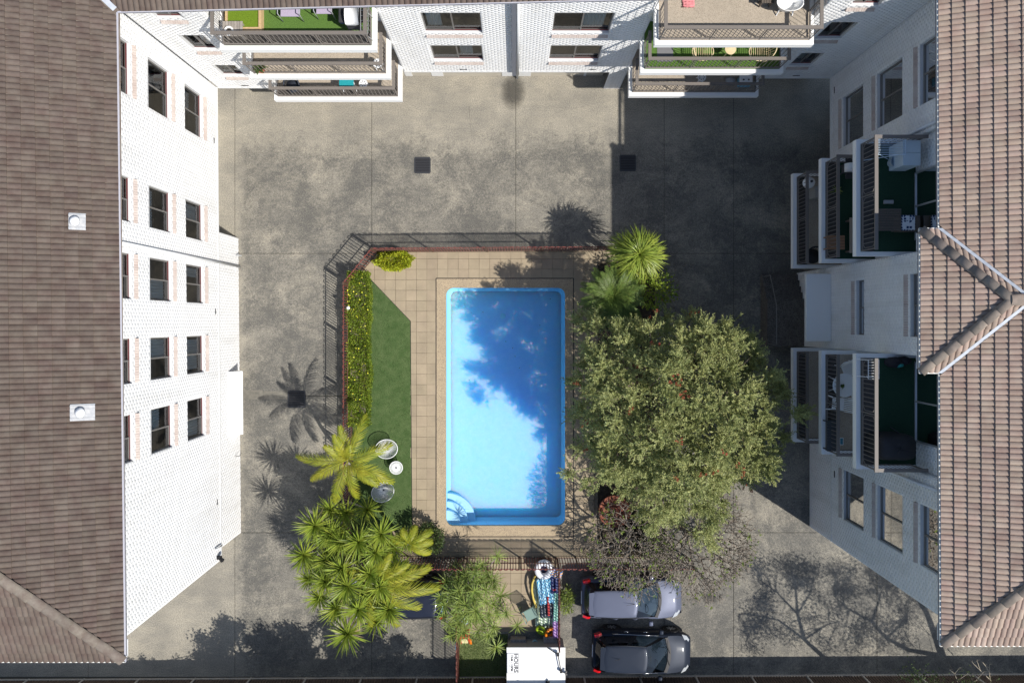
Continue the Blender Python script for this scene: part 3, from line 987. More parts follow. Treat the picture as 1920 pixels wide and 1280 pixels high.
mb.box(x - .05, x + .12, y - .06, y + .06, z - .05, z + .1); mb.tube([(x, y, z), (x + .2, y - .1, z + .1)], [.05, .09], 10); mb.build('flood_lamp', BLACK, west)
mb = MB(); x, y, z = fw(wy(-5.7), .05, .3)
mb.tube([(x, y, z + .4), (x + .12, y, z + .2), (x + .1, y + .1, z)], .012, 6); mb.build('cable', BLACK, west)

gW0, gW1 = px(236, 1240, ZE), px(221, 24, ZE)
gdir = Vector((gW1[0] - gW0[0], gW1[1] - gW0[1])).normalized()
roofw = MB()
RUN = 5.0
hx, hy = gW0
roofw.add([(gW0[0], gW0[1], ZE - .02), (gW1[0], gW1[1] + 6, ZE - .02), (gW1[0] - RUN, gW1[1] + 6, ZE - .02 + RUN * TP), (gW0[0] - RUN, gW0[1] + RUN, ZE - .02 + RUN * TP)], [(0, 1, 2, 3)])
roofw.add([(gW0[0], gW0[1], ZE - .02), (gW0[0] - RUN, gW0[1] + RUN, ZE - .02 + RUN * TP), (gW0[0] - 2 * RUN, gW0[1], ZE - .02)], [(0, 1, 2)])
roofw.add([(gW0[0] - 2 * RUN, gW0[1], ZE - .02), (gW0[0] - RUN, gW0[1] + RUN, ZE - .02 + RUN * TP), (gW1[0] - RUN, gW1[1] + 6, ZE - .02 + RUN * TP), (gW1[0] - 2 * RUN, gW1[1] + 6, ZE - .02)], [(0, 1, 2, 3)])
roof_w = roofw.build('roof', CAP_W, west)
gutter(west, gW0, gW1, ZE + .03, (1, 0), GUT_GREY)
gutter(west, (gW0[0] - 8, gW0[1]), (gW0[0], gW0[1]), ZE + .03, (0, -1))
tmW = tile_mesh(TILE_W); acc = []
hipn = (1 / math.sqrt(2), 1 / math.sqrt(2))
# the valley meets the north roof at the inner corner
vn = (-1 / math.sqrt(2), -1 / math.sqrt(2))
ev = (gW1[0] - gW0[0], gW1[1] - gW0[1])
tiles(acc, tmW, (gW0[0] - .06, gW0[1], ZE), ev, (-1, 0), PITCH, 66, 14, lambda c: [(gW0, (.7071, .7071)), ((gW1[0] - .14, gW1[1]), (-.7071, -.7071))])
tiles(acc, tmW, (gW0[0] - 10, gW0[1] + .06, ZE), (1, 0), (0, 1), PITCH, 30, 14, lambda c: [(gW0, (-.7071, -.7071)), ((gW0[0] - 2 * RUN, gW0[1]), (.7071, -.7071))])
place_tiles(acc, roof_w)
caps(roof_w, (gW0[0] - .08, gW0[1] + .08, ZE + .06), (gW0[0] - RUN, gW0[1] + RUN, ZE + RUN * TP + .06), CAP_W, .15, .46)
mb = MB()
for k in range(6):
    a, b = k * .5, k * .5 + .5
    mb.add([(gW1[0] - a - .2, gW1[1] + a - .06, ZE + a * TP + .05), (gW1[0] - a + .0, gW1[1] + a + .14, ZE + a * TP + .05),
            (gW1[0] - b + .0, gW1[1] + b + .14, ZE + b * TP + .05), (gW1[0] - b - .2, gW1[1] + b - .06, ZE + b * TP + .05)], [(0, 1, 2, 3)])
mb.build('valley_flashing', FLASH, roof_w)
# two roof vents on white flashing
for (u, v, w, lab) in ((148, 416, 26, 0), (158, 772, 38, 1)):
    # solve the height of the roof plane under the pixel
    d = 1.3
    for _ in range(20):
        z = ZE + d * TP; x, y = px(u, v, z); xe = gW0[0] + (y - gW0[1]) * (ev[0] / ev[1]); d = xe - x
    vent = thing('roof_vent', ['white pipe vent on a square flashing, upper of two on the brown roof', 'white pipe vent on a wide flashing, lower of two on the brown roof'][lab], 'vent', (x, y, z), group='roof vents')
    mb = MB(); hw = w / 65 / 2; n = 9
    P = []
    for i in range(n + 1):
        for s in (-1, 1):
            yy = -.24 + .48 * i / n
            P.append((x + s * hw, y + yy, z - s * hw * TP + .075 + .018 * abs(math.sin(i * 1.4))))
    mb.add(P, [(2 * i, 2 * i + 1, 2 * i + 3, 2 * i + 2) for i in range(n)])
    mb.build('flashing', mat('chalky_flashing', (.34, .35, .37), .6, (.46, .46, .46), 9), vent)
    mb = MB(); mb.tube([(x - .02, y, z), (x - .02, y, z + .20)], .09, 16); mb.tube([(x - .02, y, z + .17), (x - .02, y, z + .21), (x - .02, y, z + .30), (x - .02, y, z + .33)], [.15, .14, .07, .02], 18)
    mb.build('pipe', WHITEP, vent, True)

# ------------------------------------------------------------------ balcony kit
BAL = {}
def balcony(parent, fr, length, depth, zf, floor_m, sides, npan, extra_back=0.0, edge=False):
    """white slab, floor finish, framed balustrade panels with bars, wide top rail; fr.d = 0 is the front edge, inwards is negative"""
    mb = MB(); fbox(mb, fr, 0, length, -depth - extra_back, 0, zf - .25, zf)
    b = mb.build('balcony', SLABW, parent); 
    mb = MB(); fbox(mb, fr, .14, length - .14, -depth - extra_back + .01, -.14, zf + .002, zf + .012); mb.build('floor_finish', floor_m, b)
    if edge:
        mb = MB(); fbox(mb, fr, .142, length - .142, -.56, -.142, zf + .013, zf + .02); mb.build('edge_strip', EDGEF, b)  # darker strip of floor along the front edge
    rz = zf + 1.0
    di = .16                                       # set-back of the balustrade
    runs = [((di, -di), (length - di, -di), npan)]
    if sides[0]: runs.append(((di, -di), (di, -depth + .02), 1))
    if sides[1]: runs.append(((length - di, -di), (length - di, -depth + .02), 1))
    if 'bar' not in BAL:
        q = MB(); q.tube([(0, 0, 0), (0, 0, .72)], .011, 6); BAL['bar'] = q.mesh('baluster', RAILM)
    first = True
    tr = MB(); pf = MB(); sb = MB()
    for (a, c, n) in runs:
        A, C = Vector(fr(a[0], a[1], 0)), Vector(fr(c[0], c[1], 0))
        d = (C - A); ln = d.length; d.normalize()
        tr.beam(A - d * (.055 if first else -.056) + Vector((0, 0, rz)), C + d * .055 + Vector((0, 0, rz)), .11, .045)
        pf.beam(A + Vector((0, 0, zf + .09)), C + Vector((0, 0, zf + .09)), .04, .03)
        for k in range(n + 1):
            if not first and k == 0: continue
            p = A.lerp(C, k / n)
            pf.tube([p + Vector((0, 0, zf)), p + Vector((0, 0, rz))], .02, 6)
        for k in range(n):
            p, q = A + d * (ln * k / n + .07), A + d * (ln * (k + 1) / n - .07)
            w = (q - p).length; c4 = .12
            z0, z1 = zf + .14, rz - .09
            loop = [p + Vector((0, 0, z0 + c4)), p + Vector((0, 0, z1 - c4)), p + d * c4 + Vector((0, 0, z1)), q - d * c4 + Vector((0, 0, z1)),
                    q + Vector((0, 0, z1 - c4)), q + Vector((0, 0, z0 + c4)), q - d * c4 + Vector((0, 0, z0)), p + d * c4 + Vector((0, 0, z0))]
            for i in range(8): pf.tube([loop[i], loop[(i + 1) % 8]], .012, 5)
            nb = int(w / .135)
            for i in range(1, nb):
                x = p + d * (w * i / nb)
                if first: inst('baluster', BAL['bar'], b, (x.x, x.y, z0 + .01), sc=(1, 1, (z1 - z0 - .02) / .72))
                else: sb.tube([x + Vector((0, 0, z0)), x + Vector((0, 0, z1))], .0085, 5)
        first = False
    tr.build('top_rail', RAILM, b); pf.build('panel_frame', RAILM, b)
    if sb.v: sb.build('side_baluster', RAILM, b, kind='stuff')
    return b

def sliding_door(parent, fr, s0, s1, z0, z1):
    t = .05; mb = MB()
    fbox(mb, fr, s0, s1, 0, .06, z0, z0 + t); fbox(mb, fr, s0, s1, 0, .06, z1 - t, z1)
    for a in (s0, (s0 + s1) / 2 - t / 2, s1 - t): fbox(mb, fr, a, a + t, .002, .062, z0 + t, z1 - t)
    d = mb.build('sliding_door', ALUMS, parent)
    m = (s0 + s1) / 2
    for a, b in ((s0 + t, m - t / 2), (m + t / 2, s1 - t)):
        mb = MB(); mb.quad(fr(a, .03, z0 + t), fr(b, .03, z0 + t), fr(b, .03, z1 - t), fr(a, .03, z1 - t)); mb.build('pane', GLASS, d)
    mb = MB(); fbox(mb, fr, s0, s1, -.03, -.01, z0, z1); mb.build('backing', ROOM, d)

LV = (2.75, 5.45, 8.15)
# ------------------------------------------------------------------ north block
north = thing('apartment_block', 'white brick block with central downpipe and garages, along the top edge', 'building', (0, 10.2, 0), group='apartment blocks round the court')
store = []; mort = MB()
def segN(x0, x1, y, z0=2.2, z1=10.5, wn=()):
    fr = Frame((x0, y), (1, 0), (0, -1))
    brick_wall(store, mort, fr, x1 - x0, z0, z1, [(a - x0, b - x0, c, d) for a, b, c, d in wn])
    return fr, [(a - x0, b - x0, c, d) for a, b, c, d in wn]
def retN(x, y0, y1, nx, z0=2.2, z1=10.5):
    fr = Frame((x, y0), (0, 1), (nx, 0)); brick_wall(store, mort, fr, y1 - y0, z0, z1)
segs = []
segs.append(segN(-12.05, -9.6, 9.55, wn=[(-11.2, -10.36, 6.3, 7.64), (-11.25, -10.4, 3.6, 4.8), (-11.2, -10.36, 8.96, 10.2)]))
segs.append(segN(-9.6, -4.5, 10.9))
segs.append(segN(-4.5, 4.58, 10.2, wn=[(-3.13, -1.14, 6.14, 7.84), (-3.14, -1.22, 3.42, 5.0), (1.31, 3.31, 6.14, 7.84), (1.33, 3.25, 3.42, 5.0)]))
segs.append(segN(4.58, 9.75, 10.9))
segs.append(segN(9.75, 12.85, 9.95, wn=[(10.5, 11.4, 6.3, 7.7), (10.6, 11.45, 3.6, 4.9), (10.5, 11.4, 8.96, 10.2)]))
retN(-9.6, 9.55, 10.9, 1); retN(-4.5, 10.2, 10.9, -1); retN(4.58, 10.2, 10.9, 1); retN(9.75, 9.95, 10.9, -1)
brick_wall(store, mort, Frame((3.86, 10.2), (1, 0), (0, -1)), .72, 0, 2.2)
mort.build('wall', MORTAR, north)
bricks_mesh(store, north)
k = 0
cn = [(.5, .95), (.05, .45), None, (.05, .3), (.55, .8), (.5, .9), (.4, .95, .4), None, (.2, .8), None]
for fr_, ws in segs:
    for w in ws:
        window(north, fr_, *w, curtain=cn[k % len(cn)]); k += 1
mb = MB()
for x0, x1, y in ((-12.05, -9.6, 9.55), (-4.5, 4.58, 10.2), (9.75, 12.85, 9.95)):
    mb.box(x0, x1, y - .02, y + .5, 2.12, 2.24)
mb.box(-12, 12.85, 10.55, 14, 2.14, 2.19)
mb.build('slab_band', RENDERW, north)
GAR = mat('garage_door_cream', (0.52, 0.48, 0.40), 0.6, (0.46, 0.42, 0.35), 2)
for x0, x1 in ((-12, -9.8), (-9.5, -7.3), (-7.0, -4.75), (-4.45, -3.6), (-3.1, -.55), (.7, 3.0), (3.1, 3.84), (4.7, 7.1), (7.4, 9.6), (9.9, 12.6)):
    mb = MB(); n = 9
    for i in range(n):
        z = i * 2.1 / n
        mb.box(x0, x1, 10.77 - .012 * (i % 2), 10.83, z, z + 2.1 / n)
    d = mb.build('garage_door', GAR, north)
    mb = MB(); mb.box((x0 + x1) / 2 - .08, (x0 + x1) / 2 + .08, 10.70, 10.757, .9, .94); mb.build('handle', BLACK, d)
mb = MB()
for x0, x1 in ((-9.8, -9.5), (-7.3, -7.0), (-4.75, -4.45), (-3.6, -3.1), (-.55, .7), (3.0, 3.1), (4.58, 4.7), (7.1, 7.4), (9.6, 9.9), (12.6, 12.85)):
    mb.box(x0, x1, 10.745, 10.9, 0, 2.13)
mb.build('pier', RENDERW, north)
mb = MB(); mb.box(-12.05, 12.85, 10.91, 10.95, 0, 10.6); mb.build('backing', ROOM, north)
downpipe(north, .12, 10.19, 2.1, 10.3, 0, -1, .06); downpipe(north, .12, 10.75, 0.02, 2.1, 0, -1, .06)
mb = MB(); mb.box(-.10, .05, 10.05, 10.1905, 2.1, 10.3); mb.build('pipe_shadow_strip', mat('grey_pipe_shadow', (.16, .17, .2), .6), north)  # dark strip standing in for the downpipe's shadow on the wall
for x in (-2.2, 3.0, 11.2, -11.0):
    mb = MB(); y = 10.2 if abs(x) < 4.5 else (9.95 if x > 0 else 9.55)
    mb.box(x, x + .28, y - .022, y - .008, 2.42, 2.47); mb.build('air_vent', BLACK, north)
gN0, gN1 = (gW1[0], gW1[1]), (16.0, 9.78)
roofn = MB(); nv = (gN1[0] - gN0[0], gN1[1] - gN0[1])
roofn.add([(gN0[0], gN0[1], ZE - .02), (gN1[0], gN1[1], ZE - .02), (gN1[0] + 5, gN1[1] + 5, ZE - .02 + 5 * TP), (gN0[0] - 5, gN0[1] + 5, ZE - .02 + 5 * TP)], [(0, 1, 2, 3)])
roof_n = roofn.build('roof', CAP_W, north)
gutter(north, gN0, gN1, ZE + .03, (.02, -1), GUT_GREY)
acc = []
tiles(acc, tmW, (gN0[0] - 14 * TW, gN0[1] + .06 - .013 - 14 * TW * nv[1] / nv[0], ZE), nv, (0, 1), PITCH, 97, 12, lambda c: [((gN0[0], gN0[1] + .14), (.7071, .7071))])
place_tiles(acc, roof_n, 120)
# balconies
PEB = PEBB2
nb = []
for i, (x0, x1, yf, fm) in enumerate(((-9.58, -4.5, 8.86, (PEB, PEB, TURF2)), (4.55, 9.72, 9.03, (PEB, TURF2, PEB)))):
    for l in range(3):
        fr = Frame((x0, yf), (1, 0), (0, -1))
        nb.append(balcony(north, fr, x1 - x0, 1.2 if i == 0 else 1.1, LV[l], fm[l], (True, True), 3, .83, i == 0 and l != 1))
        fd = Frame((x0, 10.89), (1, 0), (0, -1))
        sliding_door(north, fd, 1.2, 3.9, LV[l] + .02, LV[l] + 2.05)

# ------------------------------------------------------------------ east block
east = thing('apartment_block', 'shaded white brick block with rose tiled roof, at the right', 'building', (12.85, 0, 0), group='apartment blocks round the court')
store = []; mort = MB()
def segE(y0, y1, x, z0=2.2, z1=10.5, wn=()):
    fr = Frame((x, y0), (0, 1), (-1, 0)); w = [(a - y0, b - y0, c, d) for a, b, c, d in wn]
    brick_wall(store, mort, fr, y1 - y0, z0, z1, w); return fr, w
def retE(y, x0, x1, ny, z0=0.0, z1=10.5):
    brick_wall(store, mort, Frame((x0, y), (1, 0), (0, ny)), x1 - x0, z0, z1)
segs = []
segs.append(segE(5.95, 9.96, 12.85, wn=[(6.87, 8.8, 3.3, 4.96), (6.87, 8.8, 6.0, 7.68), (6.87, 8.8, 8.75, 10.2)]))
segs.append(segE(2.16, 5.95, 13.05))
segs.append(segE(-1.0, 2.16, 12.3, 0.0, wn=[(-.43, 1.51, 5.6, 6.2), (-.43, 1.51, 9.2, 9.9)]))
segs.append(segE(-4.75, -1.0, 13.05))
segs.append(segE(-8.87, -4.75, 12.86, 0.0, wn=[(-7.66, -5.73, 3.3, 4.96), (-7.66, -5.73, 6.0, 7.68), (-7.66, -5.73, 8.75, 10.2)]))
retE(5.95, 12.85, 13.05, -1); retE(2.16, 12.3, 13.05, 1); retE(-1.0, 12.3, 13.05, -1); retE(-4.75, 12.86, 13.05, 1); retE(-8.87, 12.86, 20, -1)
mort.build('wall', MORTAR, east)
bricks_mesh(store, east)
k = 0
ce = [(.55, .95, .3), (.05, .5), (.1, .4), None, None, (.1, .5, .5), (.5, .95), (.05, .3)]
for fr_, ws in segs:
    for w in ws:
        window(east, fr_, *w, curtain=ce[k % len(ce)], trim=False); k += 1
mb = MB()
mb.box(12.83, 13.3, 5.95, 9.96, 2.12, 2.24); mb.box(12.83, 12.9, -8.87, -4.75, 2.16, 2.24)
mb.build('slab_band', RENDERW, east)
mb = MB(); mb.box(13.75, 13.8, 2.17, 9.96, 2.2, 10.6); mb.box(13.75, 13.8, -8.86, -1.01, 2.2, 10.6); mb.box(12.87, 20, 2.18, 9.9, 2.14, 2.18); mb.box(12.87, 20, -4.74, -1.02, 2.14, 2.18)
mb.build('backing', ROOM, east)
mb = MB(); mb.box(14.4, 14.5, 2.17, 5.0, 0, 2.13); mb.box(14.4, 14.5, 5.3, 9.9, 0, 2.13); mb.box(14.4, 14.5, -4.7, -1.02, 0, 2.13); mb.build('garage_door', GAR, east)
downpipe(east, 12.85, 6.1, 2.3, 10.2, -1, 0, .05); downpipe(east, 12.86, -5.08, 2.3, 10.2, -1, 0, .05)
for y in (9.2, -6.2):
    mb = MB(); mb.box(12.835, 12.848, y, y + .26, 2.5, 2.56); mb.build('air_vent', BLACK, east)
# entry: canopy, steps, landing
mb = MB(); mb.box(11.33, 12.29, -.72, 1.9, 3.32, 3.5); bevel(mb.build('entry_canopy', SLABW, east), .015)
STEPM = mat('dark_pebble_step', (0.11, 0.10, 0.09), 0.9, (0.16, 0.145, 0.13), 5, speck=(.07, .065, .06), sscale=40, thr=.7)
st = thing('entry_steps', 'dark pebbled steps rising to the shaded landing beneath the grey canopy', 'steps', (11.5, .6, 0))
for i in range(5):
    mb = MB(); y1 = 2.1 - i * .27
    mb.box(10.72 + .001 * i, 12.29, -1.0 + .001 * i, y1, .001 + .17 * i, .17 * (i + 1)); mb.build('step', STEPM, st)
mb = MB(); mb.tube([(10.78, 2.0, .25), (10.78, 2.0, 1.05), (10.78, .7, 1.8), (10.78, -.9, 1.8), (10.78, -.9, .85)], .02, 8); mb.build('handrail', ALUM, st)

gE0, gE1 = (px(1762, 1210, ZE)[0], px(1762, 1210, ZE)[1]), (px(1756, -60, ZE)[0], px(1756, -60, ZE)[1])
EX = 12.40
evE = (gE1[0] - gE0[0], gE1[1] - gE0[1])
B0, B1, BX = -1.48, 2.77, 11.87
roofe = MB(); zr = ZE - .02
def ex(y): return gE0[0] + (y - gE0[1]) * evE[0] / evE[1]
roofe.add([(gE0[0], gE0[1], zr), (gE0[0] + 5, gE0[1] + 5, zr + 5 * TP), (gE1[0] + 5, gE1[1], zr + 5 * TP), (gE1[0], gE1[1], zr)], [(0, 1, 2, 3)])
roofe.add([(gE0[0], gE0[1], zr), (gE0[0] + 10, gE0[1], zr), (gE0[0] + 5, gE0[1] + 5, zr + 5 * TP)], [(0, 1, 2)])
roofe.add([(gE0[0] + 10, gE0[1], zr), (gE1[0] + 10, gE1[1], zr), (gE1[0] + 5, gE1[1], zr + 5 * TP), (gE0[0] + 5, gE0[1] + 5, zr + 5 * TP)], [(0, 1, 2, 3)])
bw = (B1 - B0) / 2; by = (B0 + B1) / 2; zb_ = zr + bw * TP; ax = BX + bw
EX = ex(by)
ov = EX - BX
roofe.add([(BX, B0, zr), (ax, by, zb_), (BX, B1, zr)], [(0, 1, 2)])
roofe.add([(BX, B1, zr), (ax, by, zb_), (ax + ov, by, zb_), (EX, B1, zr)], [(0, 1, 2, 3)])
roofe.add([(BX, B0, zr), (EX, B0, zr), (ax + ov, by, zb_), (ax, by, zb_)], [(0, 1, 2, 3)])
roof_e = roofe.build('roof', CAP_E, east)
gutter(east, gE0, (ex(B0 - .02), B0 - .02), ZE + .03, (-1, 0)); gutter(east, (ex(B1 + .02), B1 + .02), gE1, ZE + .03, (-1, 0))
gutter(east, (gE0[0], gE0[1]), (gE0[0] + 10, gE0[1]), ZE + .03, (0, -1))
gutter(east, (BX, B0), (BX, B1), ZE + .03, (-1, 0)); gutter(east, (BX, B1), (EX, B1), ZE + .03, (0, 1)); gutter(east, (BX, B0), (EX, B0), ZE + .03, (0, -1))
tmE = tile_mesh(TILE_E); acc = []
q = .7071
def main_clip(c):
    r = [(gE0, (-q, q)), ((0, 11.5), (0, -1))]
    r.append(((EX + .08, B1), (q, q)) if c.y > by else ((EX + .08, B0), (q, -q)))
    return r
# hip keeps x - x0 < y - y0
tiles(acc, tmE, (gE0[0] + .06, gE0[1], ZE), evE, (1, 0), PITCH, 68, 9, main_clip)
tiles(acc, tmE, (gE0[0], gE0[1] + .06, ZE), (1, 0), (0, 1), PITCH, 26, 9, lambda c: [(gE0, (q, -q)), ((gE0[0] + 10, gE0[1]), (-q, -q))])
tiles(acc, tmE, (BX + .06, B0, ZE), (0, 1), (1, 0), PITCH, 13, 7, lambda c: [((BX, B0), (-q, q)), ((BX, B1), (-q, -q))])
tiles(acc, tmE, (BX - .4, B1 - .06, ZE), (1, 0), (0, -1), PITCH, 12, 7, lambda c: [((BX, B1), (q, q)), ((EX - .06, B1), (-q, -q)), ((0, by), (0, 1))])
tiles(acc, tmE, (BX - .4, B0 + .06, ZE), (1, 0), (0, 1), PITCH, 12, 7, lambda c: [((BX, B0), (q, -q)), ((EX - .06, B0), (-q, q)), ((0, by), (0, -1))])
place_tiles(acc, roof_e)
caps(roof_e, (gE0[0] + .08, gE0[1] + .08, ZE + .06), (gE0[0] + 5, gE0[1] + 5, ZE + 5 * TP + .06), CAP_E, .14, .5)
caps(roof_e, (BX + .06, B1 - .06, ZE + .06), (ax, by, zb_ + .09), CAP_E, .135, .42)
caps(roof_e, (BX + .06, B0 + .06, ZE + .06), (ax, by, zb_ + .09), CAP_E, .135, .42)
caps(roof_e, (ax + ov + .1, by, zb_ + .09), (ax - .05, by, zb_ + .1), CAP_E, .16, .4, 'ridge_cap')
mb = MB()
for yb, sg in ((B1, -1), (B0, 1)):
    for d in range(8):
        a, b = d * bw / 8, (d + 1) * bw / 8
        z0_, z1_ = ZE + a * TP + .05, ZE + b * TP + .05
        mb.add([(EX + a - .05, yb + sg * a, z0_), (EX + a + .07, yb + sg * a + .0, z0_ + .03), (EX + b + .07, yb + sg * b, z1_ + .03), (EX + b - .05, yb + sg * b, z1_)], [(0, 1, 2, 3)])
mb.build('valley_flashing', FLASH, roof_e)
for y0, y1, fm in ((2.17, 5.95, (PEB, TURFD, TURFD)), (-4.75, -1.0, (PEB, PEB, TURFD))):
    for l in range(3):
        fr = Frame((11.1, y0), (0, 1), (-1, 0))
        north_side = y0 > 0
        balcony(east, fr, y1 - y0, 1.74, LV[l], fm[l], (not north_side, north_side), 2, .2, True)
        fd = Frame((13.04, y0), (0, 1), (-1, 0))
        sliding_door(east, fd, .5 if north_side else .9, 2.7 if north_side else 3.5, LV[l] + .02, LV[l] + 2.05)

# ================================================================== FENCES
HOOP = {}
def hoop_mesh(h, m, key):
    if key not in HOOP:
        mb = MB(); w = .058
        P = [(-w, 0, .06)] + [(-w * math.cos(R(a)), 0, h - w + w * math.sin(R(a))) for a in range(0, 181, 30)] + [(w, 0, .06)]
        mb.tube(P, .019, 5)
        HOOP[key] = mb.mesh('picket_hoop', m)
    return HOOP[key]

def pool_fence(label, runs, h=1.7, group='red pool fences'):
    """tubular fence: hooped pickets, two rails, square posts"""
    p0 = runs[0][0]
    f = thing('pool_fence', label, 'fence', (p0[0], p0[1], 0), group=group)
    rails = MB()
    for a, b in runs:
        A, B = Vector((*a, 0)), Vector((*b, 0)); d = B - A; ln = d.length; d.normalize()
        for z in (.14, h * .5, h - .13):
            mb = MB(); mb.beam(A + Vector((0, 0, z)), B + Vector((0, 0, z)), .03, .03); mb.build('rail', FENCER if z > 1 else FENCEB, f)
        np_ = max(1, round(ln / 2.3))
        for k in range(np_ + 1):
            p = A.lerp(B, k / np_); mb = MB(); mb.box(-.03, .03, -.03, .03, 0, h - .05, rot=math.atan2(d.y, d.x), at=(p.x, p.y, 0))
            mb.build('post', FENCEB, f)
        n = int(ln / .232)
        me = hoop_mesh(h, FENCER, 'hoop%.2f' % h)
        for k in range(n):
            p = A + d * ((k + .5) * ln / n)
            inst('picket_hoop', me, f, (p.x, p.y, 0), (random.uniform(-.006, .006), 0, math.atan2(d.y, d.x)))
    return f
SYF = -10.2
pool_fence('red hooped pool fence along the upper edge of the beige terrace', [((-5.92, 3.08), (5.9, 3.16))])
pool_fence('red hooped pool fence with a slanted corner beside the long hedge', [((-7.1, 1.66), (-5.95, 3.05)), ((-7.1, -10.15), (-7.1, 1.6))])
pool_fence('red hooped pool fence between the pool and the parked cars', [((-7.05, SYF), (7.5, SYF))])
pool_fence('red hooped fence running beside the pile of pool toys', [((1.86, -10.26), (1.86, -13.6))])
pool_fence('red hooped fence beside the small grass patch and the papery potted shrubs', [((-2.42, -10.26), (-2.42, -15.3))])

bf = thing('boundary_fence', 'brown ribbed steel fence with tan posts along the bottom edge', 'fence', (0, -15.45, 0))
FY = lambda x: -15.42 + .0055 * x
PW = 2.42
mb = MB(); n = 20
for k in range(n):      # ribbed sheet
    a, b = PW * k / n, PW * (k + 1) / n
    y0 = .0; y1 = .035
    mb.add([(a, y0, .06), (a + .06 * 1, y0, .06), (a + .06, y0, 1.6), (a, y0, 1.6)], [(0, 1, 2, 3)])
    mb.add([(a + .06, y0, .06), (a + .075, -y1, .06), (a + .075, -y1, 1.6), (a + .06, y0, 1.6)], [(0, 1, 2, 3)])
    mb.add([(a + .075, -y1, .06), (b - .015, -y1, .06), (b - .015, -y1, 1.6), (a + .075, -y1, 1.6)], [(0, 1, 2, 3)])
    mb.add([(b - .015, -y1, .06), (b, y0, .06), (b, y0, 1.6), (b - .015, -y1, 1.6)], [(0, 1, 2, 3)])
pm = mb.mesh('fence_panel', PANELB)
pq = MB(); pq.box(-.035, .035, -.04, .04, 0, 1.66); pp = pq.mesh('post', FENCEP)
rq = MB(); rq.box(0, PW, -.045, .03, 1.59, 1.64); rp_ = rq.mesh('top_rail', FENCEP)
rq = MB(); rq.box(0, PW, .02, .05, .06, .12); rb_ = rq.mesh('bottom_rail', FENCEP)
for k in range(-12, 12):
    x = k * PW + .6
    rz = math.atan(.0055)
    inst('fence_panel', pm, bf, (x, FY(x), 0), (0, 0, rz)); inst('post', pp, bf, (x, FY(x), 0)); inst('top_rail', rp_, bf, (x, FY(x), 0), (0, 0, rz)); inst('bottom_rail', rb_, bf, (x, FY(x), 0), (0, 0, rz))

# ================================================================== PUMP BOX, YARD
SHX0, SHX1 = -.34, 2.14
shed = thing('pump_box', 'low white pump box with a black lettered hours sign on its lid', 'pump box', (.9, -14.45, 0))
mb = MB(); mb.box(SHX0 + .04, SHX1 - .04, -15.25, -13.76, 0, .94); mb.build('body', mat('grey_block', (.3, .29, .28), .9), shed)
mb = MB(); mb.box(SHX0, SHX1, -15.3, -13.7, .94, 1.0); bevel(mb.build('lid', SLABW, shed), .01)
def text(body, size, loc, rz, m, parent, name='lettering', bold=0.0, sp=1.0):
    c = bpy.data.curves.new(name, 'FONT'); c.body = body; c.size = size; c.align_x = 'CENTER'; c.align_y = 'CENTER'
    c.extrude = .001; c.offset = bold; c.space_character = sp
    o = bpy.data.objects.new(name, c); COL.objects.link(o)
    dg = bpy.context.evaluated_depsgraph_get(); me = bpy.data.meshes.new_from_object(o.evaluated_get(dg))
    bpy.data.objects.remove(o)
    me.materials.append(m)
    t = bpy.data.objects.new(name, me); COL.objects.link(t); t.parent = parent
    t.location = Vector(loc) - ORG[parent]; t.rotation_euler = (0, 0, rz); ORG[t] = Vector(loc)
    return t
sx, sy = px(961.5, 1242, 1.0)
mb = MB(); mb.box(sx - .245, sx + .245, sy - .43, sy + .43, 1.0, 1.012); sgn = mb.build('sign', WHITEP, shed)
mb = MB()
for a in (-1, 1):
    mb.box(sx + a * .238 - .008, sx + a * .238 + .008, sy - .425, sy + .425, 1.011, 1.0145); mb.box(sx - .23, sx + .23, sy + a * .42 - .008, sy + a * .42 + .008, 1.011, 1.0145)
mb.build('sign_border', BLACK, sgn)
rzt = -math.pi / 2
text('HOURS', .235, (sx + .125, sy, 1.0135), rzt, BLACK, sgn, bold=.006, sp=1.02)
text('7AM - 10PM', .135, (sx - .045, sy, 1.0135), rzt, BLACK, sgn, bold=.004)
text('7 DAYS A WEEK', .05, (sx - .15, sy, 1.0135), rzt, BLACK, sgn)
lamp = thing('arm_lamp', 'black jointed lamp arm lying across the white pump box lid', 'lamp', (1.9, -14.2, 1.0))
A = lambda u, v, z: Vector((*px(u, v, z), z))
mb = MB(); p = [A(1026, 1213, 1.1), A(1046, 1226, 1.15), A(1052, 1258, 1.12), A(1060, 1261, 1.14)]
mb.tube(p[:2], .022, 8); mb.tube(p[1:3], .022, 8); mb.tube(p[2:], .02, 8); mb.build('arm', BLACK, lamp)
mb = MB(); mb.box(-.06, .06, -.06, .06, -.05, .05, at=p[1]); mb.box(-.05, .05, -.05, .05, -.1, .05, at=p[2]); mb.build('joint', BLACK, lamp)
mb = MB(); mb.tube([p[3], p[3] + Vector((.05, .09, 0))], [.03, .05], 10); mb.tube([p[3] + Vector((-.02, -.03, 0)), p[3] + Vector((.08, -.06, 0))], [.03, .045], 10); mb.build('lamp_head', ALUM, lamp)
mb = MB(); x, y = px(1025, 1277, 1.0)
mb.tube([(x, y, 1.0), (x, y, 1.06)], .05, 10); mb.tube([(x, y, 1.05), (x + .1, y + .05, 1.12)], [.03, .045], 8)
tag(mb.build('lid_latch', BLACK), 'small black latch near the bottom edge of the white lid', 'latch')

